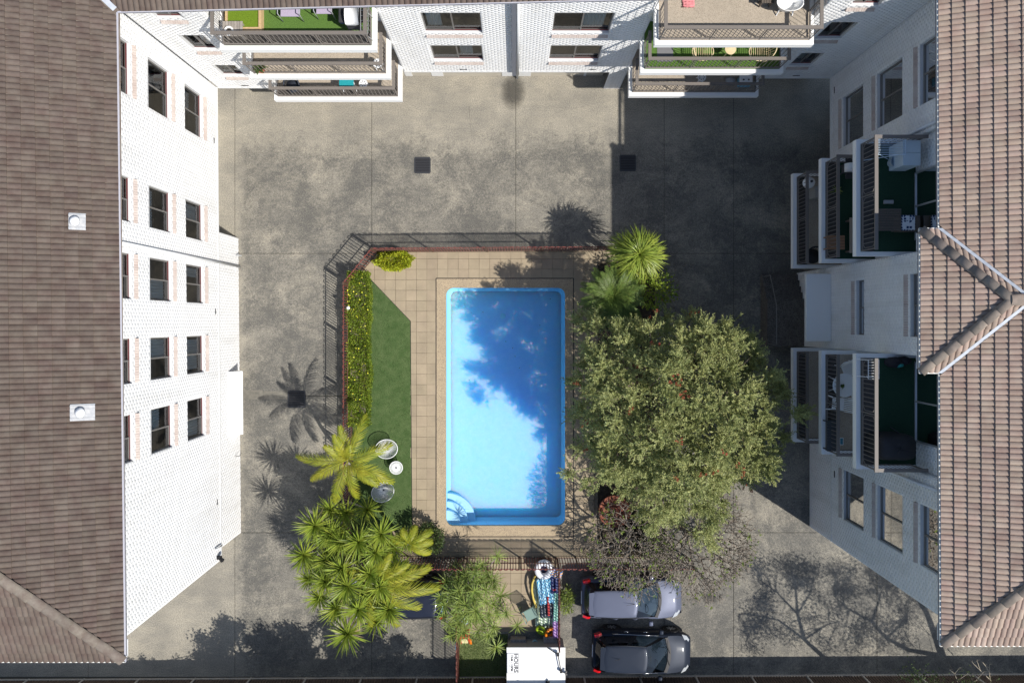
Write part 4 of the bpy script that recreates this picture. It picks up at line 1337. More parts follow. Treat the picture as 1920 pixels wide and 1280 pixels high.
blk = mat('besser_block', (.23, .215, .205), .9, (.3, .28, .27), 6)
def block(u0, u1, v0, v1, h, label):
    x0, y1 = px(u0, v0, h); x1, y0 = px(u1, v1, h)
    o = thing('concrete_block_stack', label, 'block', ((x0 + x1) / 2, (y0 + y1) / 2, 0), group='grey blocks by the pump box')
    mb = MB(); mb.box(x0, x1, y0 - .1, y1, .024, h); bevel(mb.build('body', blk, o), .012)
    mb = MB()
    for i in range(5):
        for j in range(3):
            cx, cy = x0 + (x1 - x0) * (i + .5) / 5, y0 + (y1 - y0) * (j + .5) / 3
            mb.tube([(cx, cy, h - .002), (cx, cy, h + .0015)], .016, 8)
    mb.build('hole', BLACK, o)
block(957, 986, 1198, 1216, .4, 'grey perforated block against the pump box, left one')
block(1019, 1047, 1194, 1216, .45, 'grey perforated block against the pump box, beside the red fence')
x, y = px(1003, 1208, .3)
tub = thing('plastic_tub', 'small white tub with pale blue lining between the grey blocks', 'tub', (x, y, 0))
mb = MB(); mb.lathe([(.13, .03), (.18, .32), (.165, .32), (.14, .2), (0.001, .2)], 16, (x, y, 0)); mb.build('body', mat('tub_blue', (.25, .45, .55), .5), tub, True)

# ---- pool toys
def torus(mb, c, R0, r, n=28, m=12, tilt=(0, 0), sy=1.0):
    rot = Matrix.Rotation(tilt[0], 3, 'X') @ Matrix.Rotation(tilt[1], 3, 'Y')
    vs = []; fs = []
    for i in range(n):
        a = 2 * math.pi * i / n
        for j in range(m):
            b = 2 * math.pi * j / m
            p = Vector(((R0 + r * math.cos(b)) * math.cos(a), (R0 + r * math.cos(b)) * math.sin(a) * sy, r * math.sin(b)))
            vs.append(rot @ p + Vector(c))
    for i in range(n):
        for j in range(m):
            i2, j2 = (i + 1) % n, (j + 1) % m
            fs.append((i * m + j, i2 * m + j, i2 * m + j2, i * m + j2))
    mb.add(vs, fs)
VIN = dict(rough=.28, spec=.5)
def stripes(name, c1, c2, scale, rot=0.0, **k):
    """two-tone striped vinyl (printed stripes)"""
    m = mat(name, c1, .3, spec=.5)
    N, L = m.node_tree.nodes, m.node_tree.links
    g_ = N.new('ShaderNodeTexCoord'); mp = N.new('ShaderNodeMapping'); mp.inputs['Rotation'].default_value = (0, 0, rot)
    w = N.new('ShaderNodeTexWave'); w.inputs['Scale'].default_value = scale; w.inputs['Distortion'].default_value = k.get('dist', 0.0)
    w.inputs['Detail'].default_value = 1
    rp = N.new('ShaderNodeValToRGB'); rp.color_ramp.interpolation = 'CONSTANT'
    rp.color_ramp.elements[0].color = (*c1, 1); rp.color_ramp.elements[1].color = (*c2, 1); rp.color_ramp.elements[1].position = k.get('duty', .5)
    L.new(g_.outputs['Object'], mp.inputs[0]); L.new(mp.outputs[0], w.inputs['Vector']); L.new(w.outputs['Fac'], rp.inputs[0])
    L.new(rp.outputs[0], N['Principled BSDF'].inputs['Base Color'])
    return m
x, y = px(1020, 1067, .6)
ring = thing('swim_ring', 'large white inflatable ring with dark centre on top of the toy pile', 'swim ring', (x, y, .5))
mb = MB(); torus(mb, (x, y, .6), .29, .135, 36, 14); mb.build('tube', mat('white_vinyl', (.72, .73, .75), .3, spec=.5), ring, True)
mb = MB(); mb.lathe([(.17, .5), (.001, .5)], 20, (x, y, 0)); mb.build('seat', mat('navy_vinyl', (.02, .022, .06), .35), ring)
def airbed(name, label, u0, v0, u1, v1, w, z, tubes, m, seat=None, cat='pool float', scallop=True, thick=.09, edge=None):
    a, b = Vector((*px(u0, v0, z), z)), Vector((*px(u1, v1, z), z))
    o = thing(name, label, cat, (a.x, a.y, z - thick), group='inflatables heaped in the yard')
    d = (b - a).normalized(); s = Vector((-d.y, d.x, 0))
    for k in range(tubes):
        t = (k + .5) / tubes - .5
        mb = MB(); q = a + s * w * t; e = b + s * w * t; n = 14
        r = w / tubes * .56
        pts = [q.lerp(e, i / n) + Vector((0, 0, .03 * math.sin(i * 2.1 + k))) for i in range(n + 1)]
        mb.tube(pts, [r * (.35 if i in (0, n) else (.92 + .08 * (i % 2))) for i in range(n + 1)], 10)
        mb.build('air_tube', m if not edge or 0 < k < tubes - 1 else edge, o, True)
    return o
mint = stripes('mint_stripe_vinyl', (.62, .76, .58), (.03, .05, .05), 5.5, R(60), duty=.82)
blues = stripes('blue_print_vinyl', (.03, .30, .55), (.50, .75, .85), 4.0, R(20), dist=9)
navys = stripes('dark_stripe_vinyl', (.015, .02, .035), (.10, .13, .16), 5, R(35), duty=.75)
pinks = stripes('pink_purple_stripe_vinyl', (.55, .35, .62), (.10, .02, .28), 6, R(10), duty=.6)
airbed('inflatable_lounger', 'long pale mint striped air lounger at the bottom of the toy pile', 1020, 1078, 1026, 1176, 1.02, .22, 6, mint)
airbed('inflatable_mat', 'black slatted air mat lying across the mint lounger', 1024, 1108, 1028, 1158, .66, .42, 5, navys)
airbed('inflatable_mat', 'bright blue printed air mat just below the white ring', 1019, 1082, 1026, 1132, .68, .50, 4, blues)
airbed('inflatable_mat', 'navy air mat standing between the blue mat and the fence', 1038, 1074, 1040, 1112, .32, .56, 2, mat('navy_vinyl2', (.03, .04, .13), .35))
airbed('inflatable_mat', 'pink and purple striped air mat squeezed against the red fence', 1042, 1150, 1043, 1196, .3, .42, 2, pinks)
airbed('inflatable_mat', 'teal green air mat on edge along the red fence', 1044, 1100, 1041, 1166, .22, .48, 2, stripes('teal_vinyl', (.10, .35, .30), (.35, .55, .45), 5, R(50), duty=.7))
airbed('inflatable_mat', 'small orange and blue air mat beside the white ring', 1046, 1067, 1040, 1080, .5, .66, 3, stripes('orange_blue_vinyl', (.6, .33, .10), (.12, .25, .55), 3.2, R(70), dist=2))
def noodle(label, pts, r, m):
    P = [Vector((*px(u, v, z), z)) for u, v, z in pts]
    o = thing('pool_noodle', label, 'pool noodle', P[0], group='pool noodles')
    Q = []
    for i in range(len(P) - 1):
        for k in range(6): Q.append(P[i].lerp(P[i + 1], k / 6))
    Q.append(P[-1]); Q = [Q[0]] + [(Q[i - 1] + Q[i] * 2 + Q[i + 1]) / 4 for i in range(1, len(Q) - 1)] + [Q[-1]]
    mb = MB(); mb.tube(Q, r, 10); mb.build('foam', m, o, True)
noodle('curved yellow foam noodle left of the air mats', [(1004, 1079, .4), (998, 1092, .42), (997, 1106, .42), (1000, 1122, .4), (1006, 1138, .3)], .045, mat('yellow_foam', (.55, .42, .10), .8))
noodle('straight red foam noodle lying on the black air mat', [(1027, 1118, .56), (1028, 1135, .56), (1029, 1153, .55)], .05, mat('red_foam', (.45, .05, .05), .8))
noodle('short red foam noodle crossing the blue air mat', [(1034, 1101, .62), (1039, 1106, .62), (1042, 1104, .62)], .035, mat('red_foam', (.45, .05, .05), .8))
noodle('pale green foam noodle along the left side of the mint lounger', [(1011, 1115, .38), (1009, 1140, .38), (1010, 1166, .36)], .05, mat('pale_foam', (.6, .68, .45), .8))
x, y = px(1014, 1181, .3)
o = thing('swim_ring', 'lime green swim ring leaning beside the orange one', 'swim ring', (x, y, 0)); mb = MB(); torus(mb, (x, y, .30), .19, .055, tilt=(R(35), R(-25)), sy=1.2); mb.build('tube', mat('lime_vinyl', (.25, .36, .02), .35), o, True)
mb = MB(); mb.tube([(x - .1, y + .05, .36), (x + .15, y - .05, .4)], .03, 8); mb.build('handle', mat('lime_vinyl', (.25, .36, .02), .35), o, True)
x, y = px(1031, 1186, .4)
o = thing('swim_ring', 'orange swim ring leaning beside the pink striped mat', 'swim ring', (x, y, 0)); mb = MB(); torus(mb, (x, y, .38), .20, .06, tilt=(R(30), R(30)), sy=1.15); mb.build('tube', mat('orange_vinyl', (.58, .16, .01), .35), o, True)
# child's toy by the grass
x, y = px(871, 1202, .6)
toy = thing('toddler_slide', 'red yellow and white plastic toddler slide under the shrub by the grass', 'toy', (x, y, 0))
mb = MB(); mb.add([(x - .16, y - .28, .12), (x + .16, y - .28, .12), (x + .16, y + .12, .62), (x - .16, y + .12, .62), (x - .16, y - .28, .06), (x + .16, y - .28, .06), (x + .16, y + .12, .55), (x - .16, y + .12, .55)], [(0, 1, 2, 3), (0, 3, 7, 4), (1, 5, 6, 2), (4, 5, 1, 0)]); mb.build('chute', mat('cream_plastic', (.75, .68, .4), .35), toy)
for s in (-1, 1):
    mb = MB(); mb.tube([(x + s * .18, y - .28, .14), (x + s * .18, y + .12, .66), (x + s * .18, y + .3, .7)], .035, 8); mb.build('side_rail', mat('red_plastic', (.5, .04, .02), .35), toy, True)
mb = MB(); mb.box(x - .18, x + .18, y + .12, y + .34, .0, .6); bevel(mb.build('tower', mat('red_plastic', (.5, .04, .02), .35), toy), .04)
mb = MB(); mb.tube([(x + .18, y - .15, .3), (x + .26, y - .22, .3), (x + .22, y, .35)], .05, 8); mb.build('grip', mat('orange_vinyl', (.58, .16, .01), .35), toy, True)
x, y = px(857, 1204, .3)
o = thing('toy_board', 'small blue and white striped board leaning on the red fence', 'toy', (x, y, 0)); mb = MB(); mb.box(x - .05, x + .05, y - .2, y + .25, .02, .6); bevel(mb.build('board', stripes('blue_white_board', (.02, .25, .5), (.7, .75, .8), 8), o), .02)
x, y = px(872, 1165, .5)
o = thing('watering_can', 'pale blue watering can half hidden in the shrub', 'watering can', (x, y, 0)); mb = MB(); mb.lathe([(.16, .02), (.17, .35), (.1, .42), (.08, .42)], 16, (x, y, 0)); mb.build('body', mat('pale_blue_plastic', (.35, .5, .62), .4), o, True)
mb = MB(); mb.tube([(x + .15, y, .1), (x + .35, y + .05, .45)], [.03, .05], 8); mb.tube([(x - .15, y, .15), (x - .28, y, .3), (x - .1, y, .42)], .018, 8); mb.build('spout', mat('pale_blue_plastic', (.35, .5, .62), .4), o, True)

# green plastic garden chair
def plastic_chair(label, x, y, rz, z=0.05, m=None, group=None, arms=True, sc=1.0, slat=9):
    o = thing('garden_chair', label, 'chair', (x, y, z), rz, world=False, group=group)
    m = m or WHITEP
    W, D_ = .46 * sc, .44 * sc
    mb = MB()
    mb.box(-W / 2, W / 2, -D_ / 2, D_ / 2, .41, .435); bevel(mb.build('seat', m, o), .012)
    for k in range(slat):
        t = (k + .5) / slat - .5
        mb = MB(); mb.beam((t * W, -D_ / 2, .43), (t * W * 1.1, -D_ / 2 - .18 * sc, .88), W / slat * .55, .015); mb.build('back_slat', m, o)
    mb = MB(); mb.tube([(-W * .58, -D_ / 2 - .02, .45), (-W * .57, -D_ / 2 - .18 * sc, .88), (W * .57, -D_ / 2 - .18 * sc, .88), (W * .58, -D_ / 2 - .02, .45)], .02, 8); mb.build('back_frame', m, o, True)
    for sx_ in (-1, 1):
        for sy_ in (-1, 1):
            mb = MB(); mb.tube([(sx_ * W / 2, sy_ * D_ / 2, .42), (sx_ * W * .58, sy_ * D_ * .6, 0)], [.024, .016], 8); mb.build('leg', m, o, True)
        if arms:
            mb = MB(); mb.tube([(sx_ * W * .6, -D_ / 2 - .1, .66), (sx_ * W * .62, D_ / 2, .64), (sx_ * W * .56, D_ / 2, .42)], .018, 8); mb.build('arm', m, o, True)
    return o
GPL = mat('sage_plastic', (.17, .25, .22), .45)
x, y = px(994, 1152, .5)
plastic_chair('sage green slatted plastic chair on the yard pavers beside the mint lounger', x, y, R(205), .05, GPL)
x, y = px(979, 1133, .2)

# ---- white string chairs on the turf
def string_chair(name, label, u, v, rx, ry, tilt, rz, table=False):
    zc = .42 if table else .62
    x, y = px(u, v, zc)
    o = thing(name, label, 'table' if table else 'chair', (x, y, .052), rz, world=False, group='white string furniture on the turf')
    T = Matrix.Rotation(tilt, 3, 'X'); c = Vector((0, 0, zc))
    n = 40
    rim = [c + T @ Vector((rx * math.cos(2 * math.pi * k / n), ry * math.sin(2 * math.pi * k / n), 0)) for k in range(n)]
    hub = c + T @ Vector((0, -.02 if not table else 0, -.30 if not table else -.01))
    mb = MB(); mb.tube(rim, .016, 8, close=True); mb.build('rim', WHITEP, o, True)
    mb = MB()
    for k in range(n * 2):
        a = 2 * math.pi * k / (n * 2)
        p = c + T @ Vector((rx * math.cos(a), ry * math.sin(a), 0)); q = hub + T @ Vector((.03 * math.cos(a), .03 * math.sin(a), 0))
        mid = (p + q) / 2 - Vector((0, 0, .0 if table else .03))
        mb.tube([p, mid, q], .0055, 4)
    mb.build('cord_web', WHITEP, o, kind='stuff')
    mb = MB(); mb.lathe([(.04, -.005), (.04, .012), (.001, .014)], 16, hub); mb.build('hub', DGREY, o)
    for k in range(3 if table else 4):
        a = 2 * math.pi * k / (3 if table else 4) + .6
        top = hub + Vector((.03 * math.cos(a), .03 * math.sin(a), -.02)); 
        mb = MB(); mb.tube([top, (rx * .55 * math.cos(a), ry * .55 * math.sin(a), .18), (rx * .85 * math.cos(a), ry * .85 * math.sin(a), 0)], .011, 8); mb.build('leg', BLACK, o, True)
    return o
string_chair('string_chair', 'white round string chair nearest the long hedge, beside a palm frond', 725, 841, .47, .40, R(-8), R(0))
string_chair('string_chair', 'white round string chair lower on the turf, half in palm shade', 718, 922, .49, .42, R(10), R(32))
string_chair('string_table', 'small white string side table between the two string chairs', 743, 876, .275, .275, 0, 0, True)

# ---- terracotta bowl and leaves, lamp post top, little things
x, y = px(1152, 958, .55)
pot = thing('terracotta_planter', 'wide brown terracotta planter bowl full of dry leaves under bare branches', 'planter', (x, y, .05))
mb = MB(); mb.lathe([(.42, .05), (.66, .55), (.70, .58), (.64, .58), (.60, .5), (.001, .48)], 32, (x, y, 0)); mb.build('bowl', TERRA, pot, True)
x, y = px(653, 577, 1.1)
gl_ = thing('garden_light', 'small white globe light rising from the long hedge', 'light', (x, y, 0))
mb = MB(); mb.tube([(x, y, .03), (x, y, 1.05)], .02, 8); mb.build('stem', DGREY, gl_)
mb = MB(); mb.lathe([(.001, 1.05), (.06, 1.07), (.08, 1.13), (.06, 1.19), (.001, 1.21)], 16, (x, y, 0)); mb.build('globe', WHITEP, gl_, True)

# ================================================================== CARS
CGL = glass('car_glass', (.55, .66, .68), 1.3)
TYRE = mat('tyre_rubber', (.02, .02, .021), .85)
RIM = mat('alloy_rim', (.45, .45, .46), .35, metal=.7)
TLR = mat('red_tail_lens', (.5, .01, .015), .15, spec=.6, coat=.6)
HLG = mat('clear_lamp_lens', (.36, .38, .40), .12, spec=.6, coat=.6)
CHROME = mat('chrome', (.7, .7, .72), .15, metal=1)
def car(label, x, y, rz, paint, length, width, height, rim_style=0, estate=0.0):
    """hatchback built from lofted panels: body shell, bonnet, roof, glasshouse, wheels, lamps, mirrors, cabin"""
    o = thing('parked_car', label, 'car', (x, y, 0), rz, world=False, group='cars parked by the fence')
    Lh, W = length / 2, width / 2
    zb = .92 * height / 1.47; zs = .30
    # plan half-width along the length, t = -1 rear .. 1 front
    def hw(t):
        e = max(0, abs(t) - .62) / .38
        return W * (1 - (.30 if t > 0 else .16) * e ** 2.2 - .012 * (1 - abs(t)))
    def top(t):     # shoulder / bonnet height
        if t > .50:
            f = (t - .50) / .50
            return zb - .02 - .20 * f - .24 * max(0, f - .72) ** 1.4 * 3
        if t < -.86: return zb + .0 - .9 * (-.86 - t)
        return zb
    T = np.concatenate([np.linspace(-1, -.80, 6), np.linspace(-.7, .7, 15), np.linspace(.76, 1, 9)])
    body = MB(); rows = []
    for t in T:
        w = hw(t); zt = top(t); e = max(0, abs(t) - .9) / .1
        xx = t * Lh
        nose = .10 * max(0, abs(t) - .93) / .07
        ring = [(w * .90, .20 + nose), (w * .975, zs + .02), (w, .52), (w * .992, .66), (w * .965, zt - .10), (w * .90, zt - .02)]
        n = 5
        for k in range(1, n + 1):
            yk = w * .90 * (1 - k / n)
            crown = .05 * (1 - (yk / w) ** 2) if t > .5 else .0
            ring.append((yk, zt - .02 + crown * .9 + .02 * min(1, k / 2)))
        full = [(-a, b) for a, b in ring] + [(a, b) for a, b in ring[-2::-1]]
        rows.append([(xx, a, b) for a, b in full])
    m = len(rows[0])
    vs = [p for r in rows for p in r]
    fs_b, fs_h = [], []
    for i in range(len(rows) - 1):
        for j in range(m - 1):
            f = (i * m + j, (i + 1) * m + j, (i + 1) * m + j + 1, i * m + j + 1)
            tm_ = (T[i] + T[i + 1]) / 2
            if 5 <= j < m - 6 and tm_ > .54 and tm_ < .93: fs_h.append(f)
            else: fs_b.append(f)
    fs_b.append(tuple(range(m))); fs_b.append(tuple((len(rows) - 1) * m + j for j in range(m - 1, -1, -1)))
    body.add(vs, fs_b); bo = body.build('body', paint, o, True)
    hd = MB(); hd.add([(a, b, c + .004) for a, b, c in vs], fs_h); hd.build('bonnet', paint, o, True)
    # glasshouse: belt outline and roof outline
    xf0, xf1 = .54 * Lh, .08 * Lh          # windscreen foot, windscreen top
    xr0, xr1 = -.965 * Lh, (-.83 - .06 * estate) * Lh
    wb, wr = W * .89, W * .665
    zr = height - .05
    def outline(k, xf, xr, w, bow_f, bow_r):
        P = []
        for i in range(9):                   # front edge, from right to left
            s = -1 + 2 * i / 8; P.append((xf - bow_f * s * s, w * s * (.97 if abs(s) > .99 else 1), 'F'))
        return P
    def ring_at(f):
        xf = xf0 + (xf1 - xf0) * f; xr = xr0 + (xr1 - xr0) * f; w = wb + (wr - wb) * f ** .85
        z = zb - .03 + (zr - zb + .03) * (1 - (1 - f) ** 1.25)
        P = []
        for i in range(9):
            s = 1 - 2 * i / 8; P.append((xf - .16 * s * s * (1 - .5 * f) - .02, w * s * .93, z))
        for i in range(1, 12):
            t = i / 12; xx = xf - .18 * (1 - .5 * f) + (xr + .10 - xf + .18 * (1 - .5 * f)) * t
            P.append((xx, -w * (.93 + .07 * math.sin(math.pi * min(1, t * 1.15))), z))
        for i in range(9):
            s = -1 + 2 * i / 8; P.append((xr + .10 * s * s, w * s * .93, z))
        for i in range(1, 12):
            t = 1 - i / 12; xx = xf - .18 * (1 - .5 * f) + (xr + .10 - xf + .18 * (1 - .5 * f)) * t
            P.append((xx, w * (.93 + .07 * math.sin(math.pi * min(1, t * 1.15))), z))
        return P
    lev = [0, .25, .5, .75, 1.0]
    Rg = [ring_at(f) for f in lev]; n = len(Rg[0])
    parts = {'windscreen': [], 'rear_window': [], 'side_window': [], 'side_window2': [], 'pillar': []}
    for k in range(len(lev) - 1):
        for i in range(n):
            f = (k * n + i, k * n + (i + 1) % n, (k + 1) * n + (i + 1) % n, (k + 1) * n + i)
            if i < 8: key = 'windscreen'
            elif 8 <= i < 20: key = 'pillar' if i in (8, 13, 19) else 'side_window'
            elif i < 28: key = 'rear_window'
            else: key = 'pillar' if i in (28, 34, 39) else 'side_window2'
            parts[key].append(f)
    gv = [p for r in Rg for p in r]
    for key, fs in parts.items():
        for col in ([None] if key != 'pillar' else (8, 13, 19, 28, 34, 39)):
            mb = MB(); mb.add(gv, [q[::-1] for q in fs if col is None or q[0] % n == col])
            mb.build(key.rstrip('2'), BLACK if key == 'pillar' else CGL, o, True)
    # roof cap
    R1 = Rg[-1]; cxr = sum(p[0] for p in R1) / n
    mb = MB(); cur = R1; vs = list(R1); fs = []; sc_prev = 1.0; lv = 0
    for s_, dz in ((.985, .022), (.93, .040), (.8, .052), (.5, .062), (.2, .066)):
        nxt = [(cxr + (p[0] - cxr) * (s_ if s_ > .9 else s_), p[1] * s_, p[2] + dz) for p in R1]
        vs += nxt
        for i in range(n): fs.append((lv * n + (i + 1) % n, lv * n + i, (lv + 1) * n + i, (lv + 1) * n + (i + 1) % n))
        lv += 1
    fs.append(tuple(lv * n + i for i in range(n - 1, -1, -1)))
    mb.add(vs, [f[::-1] for f in fs]); mb.build('roof', paint, o, True)
    # roof side rails, rear spoiler, seams
    for s in (-1, 1):
        mb = MB(); mb.tube([(xf1 - .12, s * wr * .93, zr + .018), (cxr, s * wr * .985, zr + .03), (xr1 + .15, s * wr * .95, zr + .02)], .012, 6); mb.build('roof_trim', DGREY, o, True)
    mb = MB(); mb.add([(xr1 + .10, -wr * .85, zr + .035), (xr1 + .10, wr * .85, zr + .035), (xr1 - .12, wr * .78, zr + .02), (xr1 - .12, -wr * .78, zr + .02), (xr1 - .12, wr * .78, zr - .01), (xr1 - .12, -wr * .78, zr - .01)], [(0, 1, 2, 3), (3, 2, 4, 5)]); mb.build('rear_spoiler', paint, o)
    # cowl, wipers
    mb = MB(); mb.add([(xf0 + .07 - .16 * s * s, wb * s * .95, zb + .012) for s in np.linspace(-1, 1, 9)] + [(xf0 - .06 - .16 * s * s, wb * s * .93, zb + .02) for s in np.linspace(-1, 1, 9)], [(i, i + 1, 10 + i, 9 + i) for i in range(8)]); mb.build('cowl', BLACK, o)
    for s in (-.55, .1):
        mb = MB(); mb.tube([(xf0 + .02, wb * s, zb + .05), (xf0 - .10, wb * (s + .42), zb + .09), (xf0 - .12, wb * (s + .75), zb + .10)], .009, 5); mb.build('wiper', BLACK, o)
    # cabin
    mb = MB(); mb.box(-.75 * Lh, .33 * Lh, -wb * .93, wb * .93, .45, .5); mb.build('cabin_floor', DGREY, o)
    mb = MB(); mb.box(.34 * Lh, .53 * Lh, -wb * .9, wb * .9, .5, zb - .03); bevel(mb.build('dashboard', mat('dash_grey', (.10, .105, .11), .6), o), .05)
    for s in (-1, 1):
        mb = MB(); mb.box(-.10 * Lh, .14 * Lh, s * .36 - .24, s * .36 + .24, .5, .62); mb.box(-.18 * Lh, -.10 * Lh, s * .36 - .23, s * .36 + .23, .5, 1.12 * height / 1.47); bevel(mb.build('seat', mat('seat_cloth', (.07, .075, .085), .9), o), .05)
    mb = MB(); mb.box(-.62 * Lh, -.5 * Lh, -.6, .6, .5, 1.0); bevel(mb.build('rear_seat', mat('seat_cloth', (.07, .075, .085), .9), o), .05)
    mb = MB(); torus(mb, (.26 * Lh, -.36, zb - .02), .17, .016, 20, 6, tilt=(0, R(-62))); mb.build('steering_wheel', BLACK, o, True)
    mb = MB(); mb.box(xf1 + .08, xf1 + .11, -.11, .11, zr - .12, zr - .06); mb.build('rear_view_mirror', BLACK, o)
    # wheels
    for sx_ in (.62, -.60):
        for s in (-1, 1):
            c = Vector((sx_ * Lh, s * (W - .10), .31))
            mb = MB(); prof = [(.20, -.10), (.29, -.10), (.315, -.07), (.315, .07), (.29, .10), (.20, .10)]
            vs = []; k = 28
            for r_, q_ in prof:
                for i in range(k):
                    a = 2 * math.pi * i / k; vs.append((c.x + r_ * math.cos(a), c.y + q_, c.z + r_ * math.sin(a)))
            fs = [(a * k + i, a * k + (i + 1) % k, (a + 1) * k + (i + 1) % k, (a + 1) * k + i) for a in range(5) for i in range(k)]
            mb.add(vs, fs); wh = mb.build('wheel', TYRE, o, True)
            mb = MB(); yo = c.y + s * .085
            mb.add([(c.x + .2 * math.cos(2 * math.pi * i / k), c.y + s * .03, c.z + .2 * math.sin(2 * math.pi * i / k)) for i in range(k)], [tuple(range(k))])
            ns = 7 if rim_style else 5
            for i in range(ns):
                a = 2 * math.pi * i / ns; mb.beam((c.x, yo, c.z), (c.x + .2 * math.cos(a), yo, c.z + .2 * math.sin(a)), .045, .03)
            mb.tube([(c.x + .205 * math.cos(2 * math.pi * i / 24), yo, c.z + .205 * math.sin(2 * math.pi * i / 24)) for i in range(24)], .014, 6, close=True)
            mb.tube([(c.x, yo - s * .02, c.z), (c.x, yo + s * .015, c.z)], .035, 10)
            mb.build('rim', RIM, wh)
            mb = MB(); arc = [(c.x + .37 * math.cos(R(a)), s * (hw(sx_) - .004), c.z + .37 * math.sin(R(a))) for a in range(-10, 191, 12)]
            mb.tube(arc, .022, 6); mb.build('wheel_arch', BLACK, o, True)
            mb = MB(); mb.add([(c.x + .36 * math.cos(R(a)), s * (hw(sx_) + .001), c.z + .36 * math.sin(R(a))) for a in range(0, 360, 15)], [tuple(range(24))]); mb.build('arch_shadow_gap', BLACK, o)
    # lamps, mirrors, handles, sills, plates
    for s in (-1, 1):
        mb = MB(); P = []
        for t, z in ((-.985, zb - .22), (-.985, zb + .0), (-.90, zb + .04), (-.84, zb - .04), (-.86, zb - .22)):
            P.append((t * Lh - .012, s * (hw(t) + .006), z))
        P2 = [(a + .03, b - s * .10, c + .035) for a, b, c in P]
        k = 5; mb.add(P + P2, [tuple(range(5)), tuple(range(9, 4, -1))] + [(i, (i + 1) % 5, 5 + (i + 1) % 5, 5 + i) for i in range(5)]); mb.build('tail_lamp', TLR, o)
        mb = MB(); P = []
        for t, q_ in ((.80, .99), (.90, 1.0), (.965, .86), (.93, .62), (.85, .78)):
            P.append((t * Lh, s * hw(t) * q_, top(t) + .018 - .03 * (q_ > .95)))
        mb.add(P + [(a, b, c - .06) for a, b, c in P], [tuple(range(5)), tuple(range(9, 4, -1))] + [(i, (i + 1) % 5, 5 + (i + 1) % 5, 5 + i) for i in range(5)]); mb.build('headlamp', HLG, o)
        mb = MB(); mb.box(.36 * Lh - .09, .36 * Lh + .09, s * (W + .10) - .10, s * (W + .10) + .10, zb - .02, zb + .12); mo = mb.build('wing_mirror', paint, o, True); bevel(mo, .05, 3)
        for t in (-.33, .06):
            mb = MB(); mb.tube([(t * Lh - .1, s * (W - .01), zb - .13), (t * Lh, s * (W + .022), zb - .13), (t * Lh + .1, s * (W - .01), zb - .13)], .014, 6); mb.build('door_handle', CHROME if rim_style else paint, o, True)
        for t in (-.42, -.08, .30):
            mb = MB(); mb.tube([(t * Lh, s * (hw(t) + .001), .36), (t * Lh, s * (hw(t) * .995 + .001), .62), (t * Lh, s * (hw(t) * .968), zb - .1)], .006, 4); mb.build('door_seam', BLACK, o)
        mb = MB(); mb.tube([(-.62 * Lh, s * (W * .93), zb - .03), (0, s * W * .915, zb - .012), (.32 * Lh, s * W * .90, zb - .02)], .012, 6); mb.build('window_trim', CHROME if rim_style else BLACK, o, True)
    mb = MB(); mb.tube([(-.82 * Lh, 0, zr + .0), (-.91 * Lh, .3, zb + .12)], .008, 5); mb.build('rear_wiper', BLACK, o)
    mb = MB(); mb.tube([(.0 if rim_style == 0 else -.5 * Lh, .03, zr + .06), (-.18 * Lh if rim_style == 0 else -.62 * Lh, .03, zr + .22)], [.012, .004], 6); mb.build('antenna', BLACK, o)
    mb = MB(); mb.box(-Lh - .025, -Lh + .02, -.26, .26, .62, .74); mb.build('number_plate', WHITEP, o)
    mb = MB(); mb.box(Lh - .05, Lh + .006, -.55, .55, .36, .50); mb.build('grille', BLACK, o)
    return o
PA1 = mat('silver_blue_paint', (.098, .110, .158), .42, metal=.12, spec=.08, coat=.12)
PA2 = mat('gunmetal_paint', (.020, .026, .040), .42, metal=.12, spec=.08, coat=.12)
PA3 = mat('navy_paint', (.026, .030, .048), .3, metal=.6, spec=.5, coat=.8)
car('silver-blue hatchback parked nearest the pool, partly under bare branches', 5.0, -11.72, R(-.5), PA1, 4.28, 1.74, 1.47)
car('dark gunmetal hatchback parked close along the brown boundary fence', 5.42, -14.02, R(-1.5), PA2, 4.18, 1.76, 1.50, 1)
car('navy blue hatchback mostly hidden beneath the palm and yucca leaves', -5.0, -11.75, R(180.5), PA3, 4.25, 1.74, 1.46)

# ================================================================== BALCONY FURNITURE
def P3(u, v, z): return Vector((*px(u, v, z), z))
F1, F2, F3 = LV[0] + .013, LV[1] + .013, LV[2] + .013

